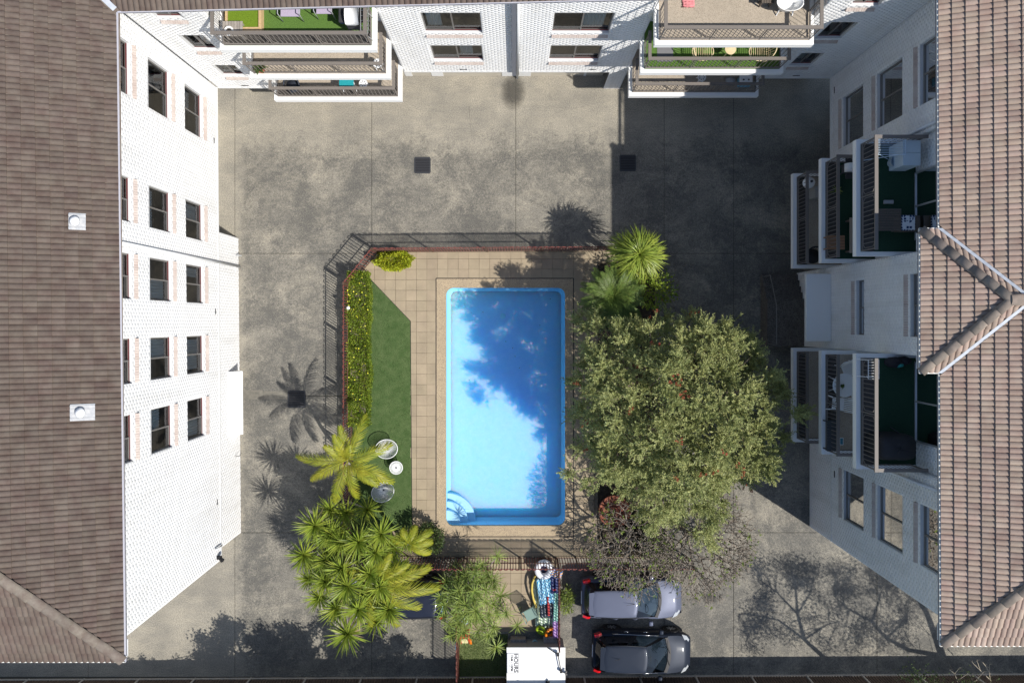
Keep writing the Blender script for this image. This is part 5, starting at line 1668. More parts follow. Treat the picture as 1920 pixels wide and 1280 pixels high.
def slat_table(label, u0, v0, u1, v1, zf, h, m, n=7, along='x', name='slatted_table'):
    x0, y1 = px(u0, v0, zf + h); x1, y0 = px(u1, v1, zf + h)
    o = thing(name, label, 'table', ((x0 + x1) / 2, (y0 + y1) / 2, zf))
    for k in range(n):
        mb = MB()
        if along == 'x':
            a = x0 + (x1 - x0) * k / n; mb.box(a + .006, a + (x1 - x0) / n - .006, y0, y1, zf + h - .025, zf + h)
        else:
            a = y0 + (y1 - y0) * k / n; mb.box(x0, x1, a + .006, a + (y1 - y0) / n - .006, zf + h - .025, zf + h)
        mb.build('slat', m, o)
    for a in (x0 + .05, x1 - .05):
        for b in (y0 + .05, y1 - .05):
            mb = MB(); mb.box(a - .02, a + .02, b - .02, b + .02, zf, zf + h - .026); mb.build('leg', m, o)
    return o
def stool(label, u, v, zf, h, r, m, cat='stool', name='round_stool', holes=True):
    x, y = px(u, v, zf + h)
    o = thing(name, label, cat, (x, y, zf))
    mb = MB(); mb.lathe([(.001, h - .03), (r * .9, h - .03), (r, h - .015), (r, h), (.001, h + .004)], 24, (x, y, zf)); mb.build('top', m, o)
    for k in range(4):
        a = math.pi / 4 + k * math.pi / 2
        mb = MB(); mb.tube([(x + r * .6 * math.cos(a), y + r * .6 * math.sin(a), zf + h - .03), (x + r * .95 * math.cos(a), y + r * .95 * math.sin(a), zf)], .016, 8); mb.build('leg', m, o)
    if holes:
        mb = MB()
        for k in range(7):
            a = k * 2 * math.pi / 7; mb.tube([(x + r * .55 * math.cos(a), y + r * .55 * math.sin(a), zf + h), (x + r * .55 * math.cos(a), y + r * .55 * math.sin(a), zf + h + .005)], r * .12, 8)
        mb.build('hole', DGREY, o)
    return o
# top-left balcony (turf)
x0, y1 = px(422, 0, F3 + .25); x1, y0 = px(490, 56, F3 + .25)
tr = thing('turf_tray', 'timber framed tray of bright grass on the turfed top balcony', 'tray', (x0, y0, F3))
for a in ((x0, x0 + .07, y0, y1), (x1 - .09, x1, y0, y1), (x0 + .071, x1 - .091, y0, y0 + .08)):
    mb = MB(); mb.box(*a, F3, F3 + .26); mb.build('board', WOOD, tr)
mb = MB(); mb.box(x0 + .072, x1 - .092, y0 + .082, y1, F3, F3 + .2); mb.build('grass', mat('fresh_grass', (.12, .20, .012), .95, (.17, .26, .02), 50, bump=.8, bscale=140), tr)
slat_table('small weathered slatted table with a white wreath, on the turfed top balcony', 417, 40, 455, 68, F3, .42, WOODG, 7)
x, y = px(428, 57, F3 + .5)
w = thing('wreath', 'round white wreath lying on the small slatted table', 'wreath', (x, y, F3 + .42))
mb = MB(); torus(mb, (x, y, F3 + .46), .12, .038, 24, 8); mb.build('ring', SLABW, w, True)
mb = MB()
for k in range(9):
    a = k * .7; mb.tube([(x, y, F3 + .45), (x + .12 * math.cos(a), y + .12 * math.sin(a), F3 + .49)], [.01, .004], 5)
mb.build('twigs', WOODD, w)
LIL = mat('lilac_fabric', (.42, .36, .48), .8)
def lounge_chair(label, u0, u1, v1, zf):
    x0, y0 = px(u0, v1, zf + .4); x1, _ = px(u1, v1, zf + .4); y1 = y0 + .75
    o = thing('outdoor_chair', label, 'chair', ((x0 + x1) / 2, (y0 + y1) / 2, zf), group='lilac chairs on the turfed balcony')
    mb = MB(); mb.add([(x0, y0, zf + .40), (x1, y0, zf + .40), (x1, y0 + .5, zf + .36), (x0, y0 + .5, zf + .36)], [(0, 1, 2, 3)]); s = mb.build('seat', LIL, o)
    so = s.modifiers.new('th', 'SOLIDIFY'); so.thickness = .025
    mb = MB(); mb.add([(x0, y0 + .5, zf + .36), (x1, y0 + .5, zf + .36), (x1, y0 + .75, zf + .95), (x0, y0 + .75, zf + .95)], [(0, 1, 2, 3)]); s = mb.build('backrest', LIL, o)
    so = s.modifiers.new('th', 'SOLIDIFY'); so.thickness = .025
    for xx in (x0 - .03, x1 + .03):
        mb = MB(); mb.tube([(xx, y0 - .02, zf), (xx, y0, zf + .62), (xx, y0 + .55, zf + .62), (xx, y0 + .75, zf + .95)], .016, 8); mb.tube([(xx, y0 + .55, zf + .62), (xx, y0 + .6, zf)], .016, 8)
        mb.build('arm_frame', ALUMS, o, True)
lounge_chair('lilac fabric outdoor chair nearer the grass tray', 526, 562, 31, F3)
lounge_chair('lilac fabric outdoor chair nearer the white barbecue', 593, 622, 26, F3)
def bbq(label, u, v, zf, w, d, h, m, rz=0, lidm=None, grp=None):
    x, y = px(u, v, zf + h)
    o = thing('barbecue', label, 'barbecue', (x, y, zf), rz, world=False)
    mb = MB(); mb.box(-w / 2, w / 2, -d / 2, d / 2, .35, h - .2); bevel(mb.build('cart', DGREY, o), .02)
    mb = MB(); n = 12; vs = []; 
    for i in range(n + 1):
        a = math.pi * i / n
        for s in (-1, 1): vs.append((s * w / 2 * (1 if 0 < i < n else .98), -math.cos(a) * d / 2, h - .2 + math.sin(a) * .22))
    mb.add(vs, [(2 * i, 2 * i + 1, 2 * i + 3, 2 * i + 2) for i in range(n)] + [tuple(2 * i for i in range(n, -1, -1)), tuple(2 * i + 1 for i in range(n + 1))]); mb.build('hood', lidm or m, o, True)
    mb = MB(); mb.tube([(-w * .35, -d / 2 - .04, h - .1), (w * .35, -d / 2 - .04, h - .1)], .014, 8); mb.build('handle', ALUMS, o)
    for s in (-1, 1):
        mb = MB(); mb.box(s * w / 2, s * (w / 2 + .22), -d * .35, d * .35, h - .24, h - .2); mb.build('side_shelf', DGREY, o)
        for t in (-1, 1):
            mb = MB(); mb.box(s * w * .45 - .02, s * w * .45 + .02, t * d * .4 - .02, t * d * .4 + .02, 0, .35); mb.build('leg', DGREY, o)
    return o
bbq('white hooded barbecue at the shaded end of the turfed top balcony', 658, 24, F3, .42, .62, .95, WHITEP)
def airer(label, u0, v0, u1, v1, zf, h, n=9, m=None, rot=0):
    a, b = P3(u0, v0, zf + h), P3(u1, v1, zf + h)
    x0, x1, y0, y1 = min(a.x, b.x), max(a.x, b.x), min(a.y, b.y), max(a.y, b.y)
    o = thing('clothes_airer', label, 'clothes airer', ((x0 + x1) / 2, (y0 + y1) / 2, zf))
    m = m or WHITEP
    mb = MB(); mb.tube([(x0, y0, zf + h), (x1, y0, zf + h), (x1, y1, zf + h), (x0, y1, zf + h)], .012, 6, close=True); mb.build('frame', m, o)
    for k in range(1, n):
        mb = MB(); yy = y0 + (y1 - y0) * k / n; mb.tube([(x0, yy, zf + h), (x1, yy, zf + h)], .007, 5); mb.build('wire', m, o)
    for yy in (y0 + .03, y1 - .03):
        mb = MB(); mb.tube([(x0, yy, zf), (x1, yy, zf + h)], .011, 6); mb.tube([(x1, yy, zf), (x0, yy, zf + h)], .011, 6); mb.build('leg_cross', m, o)
    return o
airer('folded metal clothes airer beside the white barbecue', 676, 10, 690, 58, F3, .9, 5, ALUMS)
x, y = px(639, 30, F3 + .3)
o = thing('cushion_roll', 'small dark blue cushion roll standing by the white barbecue', 'cushion', (x, y, F3)); mb = MB(); mb.tube([(x, y - .16, F3 + .1), (x, y - .13, F3 + .1), (x, y + .13, F3 + .1), (x, y + .16, F3 + .1)], [.06, .1, .1, .06], 14); mb.build('roll', mat('slate_cloth', (.10, .12, .19), .8), o, True)
# middle-left balcony
stool('white patterned round stool at the sunny end of the middle-left balcony', 708, 119, F2, .45, .17, WHITEP)
x, y = px(483, 124, F2 + .5)
pp_ = thing('potted_plant', 'dark leafed potted plant in the corner of the middle-left balcony', 'plant', (x, y, F2))
mb = MB(); mb.lathe([(.1, 0), (.15, .28), (.13, .28), (.001, .25)], 16, (x, y, F2)); mb.build('pot', TERRA, pp_, True)
def swords(n, L0, w, el_lo, el_hi, droop, seed, jitter=.25):
    """numpy rosette of sword leaves, three quads each"""
    g_ = np.random.default_rng(seed)
    az = np.arange(n) * 2.39996 + g_.normal(0, .15, n)
    el = np.linspace(el_hi, el_lo, n) + g_.normal(0, .08, n)
    L_ = L0 * (1 + g_.uniform(-jitter, jitter * .5, n))
    ts = np.array([0.02, .35, .7, 1.0]); ws = np.array([.55, 1.0, .72, .05])
    d = np.stack([np.cos(az), np.sin(az)], 1); sd = np.stack([-np.sin(az), np.cos(az)], 1)
    V = np.zeros((n, 8, 3))
    for k, (t, q_) in enumerate(zip(ts, ws)):
        r = L_ * t * np.cos(el); z = L_ * t * np.sin(el) - droop * L_ * t ** 2.2
        for s, sg in enumerate((-1, 1)):
            V[:, 2 * k + s, :2] = d * r[:, None] + sd * (sg * w / 2 * q_)
            V[:, 2 * k + s, 2] = z + (0.18 * w * q_)
    Q = np.array([(0, 1, 3, 2), (2, 3, 5, 4), (4, 5, 7, 6)])
    Q = (np.arange(n)[:, None, None] * 8 + Q[None]).reshape(-1, 4)
    return V.reshape(-1, 3), Q
V, Q = swords(22, .32, .07, .1, 1.2, .3, 5)
inst('leaf_rosette', np_mesh('leaf_rosette', V, Q, L_DARK), pp_, (x, y, F2 + .26))
# lower-left balcony
def tub_chair(label, u, v, zf, m, r=.3):
    x, y = px(u, v, zf + .5)
    o = thing('tub_chair', label, 'chair', (x, y, zf))
    mb = MB(); mb.lathe([(.001, .38), (r * .85, .40), (r * .85, .34), (.001, .34)], 20, (x, y, zf)); mb.build('seat', m, o, True)
    mb = MB(); P = [(x + r * math.cos(R(a)), y + r * math.sin(R(a)), zf + .45 + .28 * math.sin(R((a + 30) * 180 / 240))) for a in range(-30, 211, 15)]
    mb.tube(P, .03, 8); mb.build('back_hoop', m, o, True)
    mb = MB()
    for p in P[1:-1:1]: mb.tube([p, (x + (p[0] - x) * .8, y + (p[1] - y) * .8, zf + .38)], .01, 5)
    mb.build('spindle', m, o)
    for k in range(4):
        a = math.pi / 4 + k * math.pi / 2; mb = MB(); mb.tube([(x + .2 * math.cos(a), y + .2 * math.sin(a), zf + .36), (x + .27 * math.cos(a), y + .27 * math.sin(a), zf)], .015, 6); mb.build('leg', m, o)
    return o
tub_chair('dark blue-black tub chair at the left end of the lowest left balcony', 547, 160, F1, mat('blue_black', (.03, .035, .05), .6))
x0, y1 = px(636, 152, F1 + .7); x1, y0 = px(663, 162, F1 + .7)
o = thing('folding_table', 'small teal topped folding table on the lowest left balcony', 'table', (x0, y0, F1))
mb = MB(); mb.box(x0, x1, y0, y1 + .1, F1 + .68, F1 + .7); mb.build('top', mat('teal_laminate', (.02, .28, .32), .4), o)
mb = MB()
for xx in (x0 + .02, x1 - .02): mb.tube([(xx, y0, F1), (xx, y1, F1 + .68)], .014, 6); mb.tube([(xx, y1, F1), (xx, y0, F1 + .68)], .014, 6)
mb.tube([(x0, y0 - .012, F1 + .66), (x1, y0 - .012, F1 + .66)], .014, 6); mb.build('frame', WHITEP, o)
stool('white perforated round stool on the lowest left balcony', 681, 157, F1, .45, .17, WHITEP)
# right stack
x, y = px(1482, 4, F3 + .55)
o = thing('wash_tub', 'white oval tub at the top edge of the pebbled top balcony', 'tub', (x, y, F3))
mb = MB(); mb.lathe([(.2, .2), (.3, .55), (.33, .56), (.28, .52), (.18, .26), (.001, .25)], 24, (x, y, F3), sx=1.35, sy=.9); mb.build('basin', WHITEP, o, True)
for s in (-1, 1):
    mb = MB(); mb.tube([(x + s * .22, y - .1, F3 + .22), (x + s * .26, y - .2, F3)], .02, 8); mb.build('leg', WHITEP, o)
x, y = px(1293, 4, F3 + .2)
o = thing('beach_towel', 'crumpled pink towel on the pebbled top balcony floor', 'towel', (x, y, F3))
n = 9; vs = [(x - .2 + .4 * i / n + random.uniform(-.02, .02), y - .12 + .3 * j / n + random.uniform(-.02, .02), F3 + .02 + .09 * abs(math.sin(i * 1.7) * math.cos(j * 1.3))) for i in range(n + 1) for j in range(n + 1)]
mb = MB(); mb.add(vs, [(i * (n + 1) + j, (i + 1) * (n + 1) + j, (i + 1) * (n + 1) + j + 1, i * (n + 1) + j + 1) for i in range(n) for j in range(n)]); mb.build('cloth', mat('pink_towel', (.62, .24, .26), .95), o, True)
slat_table('dark low table beside the white tub on the pebbled top balcony', 1428, -6, 1452, 6, F3, .4, WOODD, 5)
def cane_chair(label, u, v, zf, flip):
    x, y = px(u, v, zf + .42)
    o = thing('cane_chair', label, 'chair', (x, y, zf), group='cane chairs on the turfed middle balcony')
    r = .38
    mb = MB(); seat = [(x + r * math.cos(R(a)), y + r * .85 * math.sin(R(a)), zf + .40) for a in range(0, 360, 15)]; mb.tube(seat, .02, 8, close=True); mb.build('seat_ring', CANE, o, True)
    for k in range(9):
        t = -.8 + 1.6 * k / 8; hh = r * .85 * math.sqrt(1 - t * t)
        mb = MB(); mb.tube([(x + r * t, y - hh, zf + .405), (x + r * t, y + hh, zf + .405)], .011, 5); mb.build('seat_cane', CANE, o)
    mb = MB()
    sgn = -1 if flip else 1
    P = [(x + sgn * (-.1 - r * .9 * math.cos(R(a))), y + r * math.sin(R(a)), zf + .45 + .42 * math.cos(R(a))) for a in range(-90, 91, 15)]
    mb.tube(P, .02, 8); mb.build('back_hoop', CANE, o, True)
    for p in P[1:-1]:
        mb = MB(); mb.tube([p, (x - sgn * .12 + (p[0] - x) * .3, y + (p[1] - y) * .8, zf + .41)], .009, 5); mb.build('back_cane', CANE, o)
    for k in range(4):
        a = math.pi / 4 + k * math.pi / 2; mb = MB(); mb.tube([(x + .28 * math.cos(a), y + .25 * math.sin(a), zf + .4), (x + .31 * math.cos(a), y + .28 * math.sin(a), zf)], .017, 6); mb.build('leg', CANE, o)
cane_chair('pale cane chair left of the round cane table', 1318, 96, F2, False)
cane_chair('pale cane chair right of the round cane table, half in shade', 1425, 97, F2, True)
stool('round pale cane table between the two cane chairs', 1370, 92, F2, .5, .2, CANE, 'table', 'cane_table', False)
x0, y1 = px(1232, 84, F2); x1, y0 = px(1262, 116, F2)
mb = MB(); mb.box(x0, x1, y0, y1, F2, F2 + .012); tag(mb.build('floor_mat', mat('grey_mat', (.17, .17, .18), .9)), 'grey mat at the left end of the turfed middle balcony', 'mat')
stool('white round stool with thin legs in the shade of the lowest right balcony', 1316, 145, F1, .45, .17, WHITEP)
x, y = px(1399, 150, F1 + .4)
o = thing('cooler_box', 'pale blue-white cooler box in the corner of the lowest right balcony', 'cooler', (x, y, F1))
mb = MB(); mb.box(x - .24, x + .24, y - .17, y + .17, F1, F1 + .34); bevel(mb.build('body', mat('cool_blue', (.15, .38, .5), .4), o), .03)
mb = MB(); mb.box(x - .26, x + .26, y - .19, y + .19, F1 + .341, F1 + .42); bevel(mb.build('lid', WHITEP, o), .04, 3)
mb = MB()
for s in (-1, 1): mb.tube([(x + s * .1, y, F1 + .42), (x + s * .1, y, F1 + .424)], .035, 14)
mb.build('cup_hole', DGREY, o)
x, y = px(1371, 148, F1 + .25)
o = thing('storage_bag', 'small crumpled grey bag between stool and cooler box', 'bag', (x, y, F1))
mb = MB(); mb.lathe([(.14, 0), (.17, .12), (.12, .24), (.03, .27), (.001, .25)], 10, (x, y, F1), 1.2, .8); mb.build('sack', mat('bag_grey', (.35, .35, .36), .7), o, True)
# east upper stack
airer('pale blue clothes airer in the corner of the shaded top balcony', 1646, 255, 1698, 290, F3, .95, 11, mat('pale_blue_wire', (.5, .62, .75), .4))
PBL = mat('pale_blue_cabinet', (.46, .55, .62), .5)
x0, y1 = px(1694, 263, F3 + .9); x1, y0 = px(1726, 310, F3 + .9)
o = thing('storage_cabinet', 'pale blue storage cabinet against the wall of the shaded top balcony', 'cabinet', (x0, y0, F3))
mb = MB(); mb.box(x0, x1, y0, y1, F3, F3 + .86); bevel(mb.build('body', PBL, o), .012)
for a, b in ((y0, (y0 + y1) / 2 - .004), ((y0 + y1) / 2 + .004, y1)):
    mb = MB(); mb.box(x0 - .015, x1 + .0, a, b, F3 + .862, F3 + .9); mb.build('lid', PBL, o)
x, y = px(1682, 302, F3 + .35)
o = thing('laundry_basket', 'round pale basket at the foot of the blue cabinet', 'basket', (x, y, F3))
mb = MB(); mb.lathe([(.14, 0), (.19, .34), (.2, .35), (.18, .34), (.13, .03), (.001, .03)], 20, (x, y, F3)); mb.build('body', PBL, o, True)
slat_table('dark slatted timber table on the shaded top balcony', 1647, 391, 1690, 433, F3, .5, WOODD, 9, 'y')
PATT = mat('navy_white_pattern', (.65, .68, .72), .85)
N, L = PATT.node_tree.nodes, PATT.node_tree.links
vo = N.new('ShaderNodeTexVoronoi'); vo.feature = 'DISTANCE_TO_EDGE'; vo.inputs['Scale'].default_value = 11; vo.inputs['Randomness'].default_value = .15
tc = N.new('ShaderNodeTexCoord'); rp = N.new('ShaderNodeValToRGB'); rp.color_ramp.interpolation = 'CONSTANT'
rp.color_ramp.elements[0].color = (.65, .68, .72, 1); rp.color_ramp.elements[1].color = (.02, .04, .12, 1); rp.color_ramp.elements[1].position = .1
L.new(tc.outputs['Object'], vo.inputs['Vector']); L.new(vo.outputs['Distance'], rp.inputs[0]); L.new(rp.outputs[0], N['Principled BSDF'].inputs['Base Color'])
x0, y1 = px(1691, 403, F3 + .5); x1, y0 = px(1717, 432, F3 + .5)
o = thing('cushioned_bench', 'bench seat with navy and white patterned cushion beside the dark slatted table', 'bench', (x0, y0, F3))
mb = MB(); mb.box(x0, x1 + .2, y0, y1, F3, F3 + .4); mb.build('base', WOODD, o)
mb = MB(); mb.box(x0, x1, y0, y1, F3 + .4, F3 + .5); bevel(mb.build('cushion', PATT, o), .04, 3)
x, y = px(1668, 378, F3 + .1)
o = thing('shoe_tray', 'small grey tray on the green floor above the slatted table', 'tray', (x, y, F3)); mb = MB(); mb.box(x - .16, x + .16, y - .06, y + .06, F3, F3 + .06); bevel(mb.build('tray', mat('bag_grey', (.35, .35, .36), .7), o), .015)
bbq('white topped barbecue at the end of the shaded middle balcony', 1597, 313, F2, .3, .34, .8, WHITEP, R(90))
x, y = px(1574, 356, F2 + .4)
pp2 = thing('potted_plant', 'wispy grey-green potted plant beside the railing of the shaded middle balcony', 'plant', (x, y, F2))
mb = MB(); mb.lathe([(.08, 0), (.12, .22), (.1, .22), (.001, .2)], 14, (x, y, F2)); mb.build('pot', DGREY, pp2, True)
V, Q = swords(26, .28, .03, .2, 1.3, .4, 15); inst('leaf_rosette', np_mesh('leaf_rosette', V, Q, L_DRAC), pp2, (x, y, F2 + .2))
slat_table('small brown timber crate table at the far end of the shaded middle balcony', 1551, 441, 1584, 468, F2, .4, mat('red_timber', (.26, .15, .09), .8), 5, 'y')
x0, y1 = px(1594, 408, F2 + .45); x1, y0 = px(1606, 474, F2 + .45)
o = thing('wall_bench', 'long grey-beige bench along the shaded middle balcony', 'bench', (x0, y0, F2)); mb = MB(); mb.box(x0, x1 + .3, y0, y1, F2 + .4, F2 + .45); mb.build('seat', mat('beige_bench', (.32, .27, .22), .8), o)
for b in (y0 + .08, y1 - .08):
    mb = MB(); mb.box(x0 + .03, x1 + .25, b - .03, b + .03, F2, F2 + .4); mb.build('leg', WOODD, o)
x, y = px(1518, 342, F1 + .7)
o = thing('kettle_grill', 'round white lidded grill on the lowest shaded balcony', 'barbecue', (x, y, F1))
mb = MB(); mb.lathe([(.06, .42), (.2, .5), (.235, .62), (.2, .74), (.08, .80), (.001, .81)], 22, (x, y, F1)); mb.build('bowl', WHITEP, o, True)
mb = MB(); mb.tube([(x + .03, y + .02, F1 + .81), (x + .03, y + .02, F1 + .85)], .05, 10); mb.build('vent_knob', DGREY, o)
for k in range(3):
    a = k * 2.09; mb = MB(); mb.tube([(x + .08 * math.cos(a), y + .08 * math.sin(a), F1 + .46), (x + .24 * math.cos(a), y + .24 * math.sin(a), F1)], .013, 6); mb.build('leg', DGREY, o)
x0, y1 = px(1528, 350, F1 + .6); x1, y0 = px(1537, 370, F1 + .6)
o = thing('storage_cabinet', 'grey storage box beside the round grill on the lowest balcony', 'cabinet', (x0, y0, F1)); mb = MB(); mb.box(x0, x1 + .3, y0, y1, F1, F1 + .6); bevel(mb.build('body', mat('box_grey', (.35, .34, .32), .7), o), .02)
mb = MB(); mb.box(x0 - .01, x1 + .31, y0 - .01, y1 + .01, F1 + .601, F1 + .64); mb.build('lid', mat('box_grey', (.35, .34, .32), .7), o)
tub_chair('black tub chair at the lower end of the lowest balcony', 1526, 480, F1, BLACK, .34)
# east lower stack
x0, y1 = px(1628, 674, F3 + .8); x1, y0 = px(1648, 710, F3 + .8)
airer('white wire laundry rack by the rail of the lower top balcony', 1628, 674, 1648, 710, F3, .8, 7)
x, y = px(1686, 841, F3 + .95)
o = thing('covered_barbecue', 'large barbecue under a black cover on the lower top balcony', 'barbecue', (x, y, F3))
mb = MB(); n = 20; prof = [(1.0, 0), (1.02, .35), (.98, .75), (.9, .95), (.62, 1.03), (.3, 1.05), (.001, 1.04)]
vs = []; fs = []
for r_, z in prof:
    for k in range(n * 2):
        a = 2 * math.pi * k / (n * 2); c, s = math.cos(a), math.sin(a)
        q_ = (abs(c) ** 5 + abs(s) ** 5) ** -.2
        vs.append((x + .62 * r_ * c * q_ + random.uniform(-.012, .012), y + .40 * r_ * s * q_ + random.uniform(-.012, .012), F3 + z * .95 + random.uniform(-.01, .01)))
m_ = n * 2
for i in range(len(prof) - 1):
    for k in range(m_): fs.append((i * m_ + k, i * m_ + (k + 1) % m_, (i + 1) * m_ + (k + 1) % m_, (i + 1) * m_ + k))
mb.add(vs, fs); mb.build('cover', mat('black_canvas', (.022, .023, .026), .7), o, True)
mb = MB(); mb.tube([(x + .2, y + .55, F3 + .02), (x + .35, y + .35, F3 + .5)], .014, 6); mb.build('pole', DGREY, o)
x, y = px(1686, 680, F3 + .4)
o = thing('clothes_pile', 'dark clothes and teal towel heaped in the corner of the lower top balcony', 'laundry', (x, y, F3))
for m_c, dx, dy, r_ in ((mat('black_cloth', (.02, .02, .025), .9), 0, 0, .25), (mat('teal_cloth', (.03, .25, .24), .9), .1, -.08, .13), (mat('black_cloth', (.02, .02, .025), .9), .3, .05, .2)):
    mb = MB(); mb.lathe([(r_, 0), (r_ * 1.05, .12), (r_ * .7, .3), (.001, .36)], 9, (x + dx, y + dy, F3), 1.2, .7); mb.build('heap', m_c, o, True)
def round_table(label, u, v, zf, r, m):
    x, y = px(u, v, zf + .72)
    o = thing('garden_table', label, 'table', (x, y, zf))
    mb = MB(); mb.lathe([(.001, .69), (r * .97, .69), (r, .70), (r, .715), (r * .98, .72), (.001, .72)], 40, (x, y, zf)); mb.build('top', m, o)
    for k in range(4):
        a = math.pi / 4 + k * math.pi / 2; mb = MB(); mb.tube([(x + r * .35 * math.cos(a), y + r * .35 * math.sin(a), zf + .69), (x + r * .5 * math.cos(a), y + r * .5 * math.sin(a), zf + .3), (x + r * .9 * math.cos(a), y + r * .9 * math.sin(a), zf)], .02, 8); mb.build('leg', m, o, True)
    return x, y
tx, ty = round_table('round white plastic table on the lower middle balcony', 1584, 722, F2, .42, WHITEP)
o = thing('herb_pot', 'small pot of herbs on the round white table', 'plant', (tx - .12, ty - .02, F2 + .721))
mb = MB(); mb.lathe([(.04, 0), (.055, .09), (.045, .09), (.001, .08)], 12, (tx - .12, ty - .02, F2 + .721)); mb.build('pot', DGREY, o, True)
V, Q = swords(18, .12, .03, .2, 1.3, .4, 25); inst('leaf_rosette', np_mesh('leaf_rosette', V, Q, L_DATE), o, (tx - .12, ty - .02, F2 + .8))
x, y = px(1594, 694, F2 + .5); plastic_chair('white slatted plastic chair above the round white table', x, y, R(200), F2, None, 'white plastic chairs on the lower middle balcony', False, 1.0, 9)
x, y = px(1573, 757, F2 + .5); plastic_chair('white slatted plastic chair below the round white table', x, y, R(85), F2, None, 'white plastic chairs on the lower middle balcony', False, .95, 7)
x, y = px(1606, 735, F2 + .5); plastic_chair('white slatted plastic chair tucked behind the round white table', x, y, R(120), F2, None, 'white plastic chairs on the lower middle balcony', False, .95, 8)
slat_table('dark slatted bench seat behind the railing of the lower middle balcony', 1551, 788, 1570, 846, F2, .45, mat('charcoal_timber', (.055, .06, .065), .7), 11, 'y', 'slatted_bench')
x, y = px(1578, 827, F2 + .02)
o = thing('photo_frame', 'small blue and white frame lying on the lower middle balcony floor', 'frame', (x, y, F2)); mb = MB(); mb.box(x - .07, x + .07, y - .13, y + .13, F2, F2 + .02); mb.build('border', WHITEP, o)
mb = MB(); mb.box(x - .05, x + .05, y - .11, y + .11, F2 + .0201, F2 + .023); mb.build('picture', mat('teal_print', (.05, .22, .3), .4), o)
x, y = px(1500, 769, F1 + .3)
o = thing('flower_pot', 'small pale empty pot on the lowest lower balcony', 'pot', (x, y, F1)); mb = MB(); mb.lathe([(.07, 0), (.1, .2), (.085, .2), (.001, .17)], 14, (x, y, F1)); mb.build('body', mat('bag_grey', (.35, .35, .36), .7), o, True)

# ================================================================== PLANTS
def leaf_cloud(base, dirs, L_, w, g_, flat=0.0):
    """diamond leaves from base points along directions"""
    n = len(base)
    dirs = dirs / np.linalg.norm(dirs, axis=1, keepdims=True)
    rnd = g_.normal(size=(n, 3)) * (1 - flat) + np.array([0, 0, 1.6]) * flat; sd = np.cross(dirs, rnd); sd /= np.linalg.norm(sd, axis=1, keepdims=True) + 1e-9
    L_ = np.broadcast_to(L_, (n,))[:, None]; w = np.broadcast_to(w, (n,))[:, None]
    V = np.stack([base, base + dirs * L_ * .45 + sd * w / 2, base + dirs * L_, base + dirs * L_ * .45 - sd * w / 2], 1)
    Q = np.arange(n * 4).reshape(n, 4)
    return V.reshape(-1, 3), Q

def rosette_variants(n, *a, mat_=None, **k):
    return [np_mesh('leaf_rosette', *swords(*a[:6], a[6] + i, **k), mat_) for i in range(n)]

def frond_mesh(L0, el0, el1, nl, ll, lw, seed, m, droop=.35, ang=58):
    """feather leaf along +x: curved rachis with two rows of leaflets"""
    g_ = np.random.default_rng(seed)
    n = 14; el = np.linspace(el0, el1, n); st = L0 / n
    P = [np.zeros(3)]
    yaw = g_.uniform(-.25, .25)
    for i in range(n):
        ya = yaw * i / n
        P.append(P[-1] + st * np.array([math.cos(el[i]) * math.cos(ya), math.cos(el[i]) * math.sin(ya), math.sin(el[i])]))
    P = np.array(P)
    mb = MB(); mb.tube([tuple(p) for p in P], list(np.linspace(.022, .004, n + 1)), 5)
    vs, fs = mb.v, mb.f
    V = []; Q = []
    for i in range(nl):
        t = .14 + .86 * i / (nl - 1); x = t * n; k = min(int(x), n - 1); f = x - k
        p = P[k] * (1 - f) + P[k + 1] * f; tg = P[k + 1] - P[k]; tg /= np.linalg.norm(tg)
        sd = np.cross(np.array([0, 0, 1.0]), tg); sd /= np.linalg.norm(sd) + 1e-9; up = np.cross(tg, sd)
        l = ll * (math.sin(math.pi * (.12 + .83 * t)) ** .7) * g_.uniform(.9, 1.08)
        for s in (-1, 1):
            a = R(ang) * (1 - .45 * t) + g_.normal(0, .04)
            d = tg * math.cos(a) + sd * s * math.sin(a) + up * g_.uniform(.05, .3)
            d /= np.linalg.norm(d)
            wv = np.cross(d, up); wv /= np.linalg.norm(wv) + 1e-9
            b0 = len(V)
            for q_, ww in ((0, .5), (.4, 1.0), (.75, .75), (1, .06)):
                c = p + d * l * q_ - np.array([0, 0, 1]) * droop * l * q_ ** 2
                V += [c - wv * lw * ww / 2, c + wv * lw * ww / 2]
            for k2 in range(3): Q.append((b0 + 2 * k2, b0 + 2 * k2 + 1, b0 + 2 * k2 + 3, b0 + 2 * k2 + 2))
    off = len(vs)
    me = bpy.data.meshes.new('frond')
    me.from_pydata([tuple(v) for v in vs] + [tuple(v) for v in V], [], fs + [tuple(i + off for i in q_) for q_ in Q])
    me.materials.append(m); me.update()
    return me

def palm(label, u, v, zc, fronds, m, trunk_r=.07, kind='palm_tree', L0=1.7, nl=34, ll=.5, lw=.035, ex=None, droop=.35, seed=0, ang=58, base=None):
    c = P3(u, v, zc)
    b = Vector((c.x + .1, c.y - .05, .05)) if base is None else Vector((*px(*base), .05))
    o = thing(kind, label, 'palm', b)
    mb = MB(); n = 14
    mb.tube([b.lerp(c, k / n) + Vector((.04 * math.sin(k * .6), .03 * math.cos(k * .5), 0)) for k in range(n + 1)], [trunk_r * (1.25 - .4 * k / n) * (1 + .1 * (k % 2)) for k in range(n + 1)], 10)
    mb.build('trunk', BARKG, o, True)
    g_ = np.random.default_rng(seed + 100)
    for i, (az, sc, e0, e1) in enumerate(fronds):
        me = frond_mesh(L0 * sc, R(e0), R(e1), nl, ll * (.6 + .4 * sc), lw, seed * 50 + i, m, droop, ang)
        inst('frond', me, o, c - Vector((0, 0, .05)), (g_.uniform(-.15, .15), 0, R(az)))
    return o

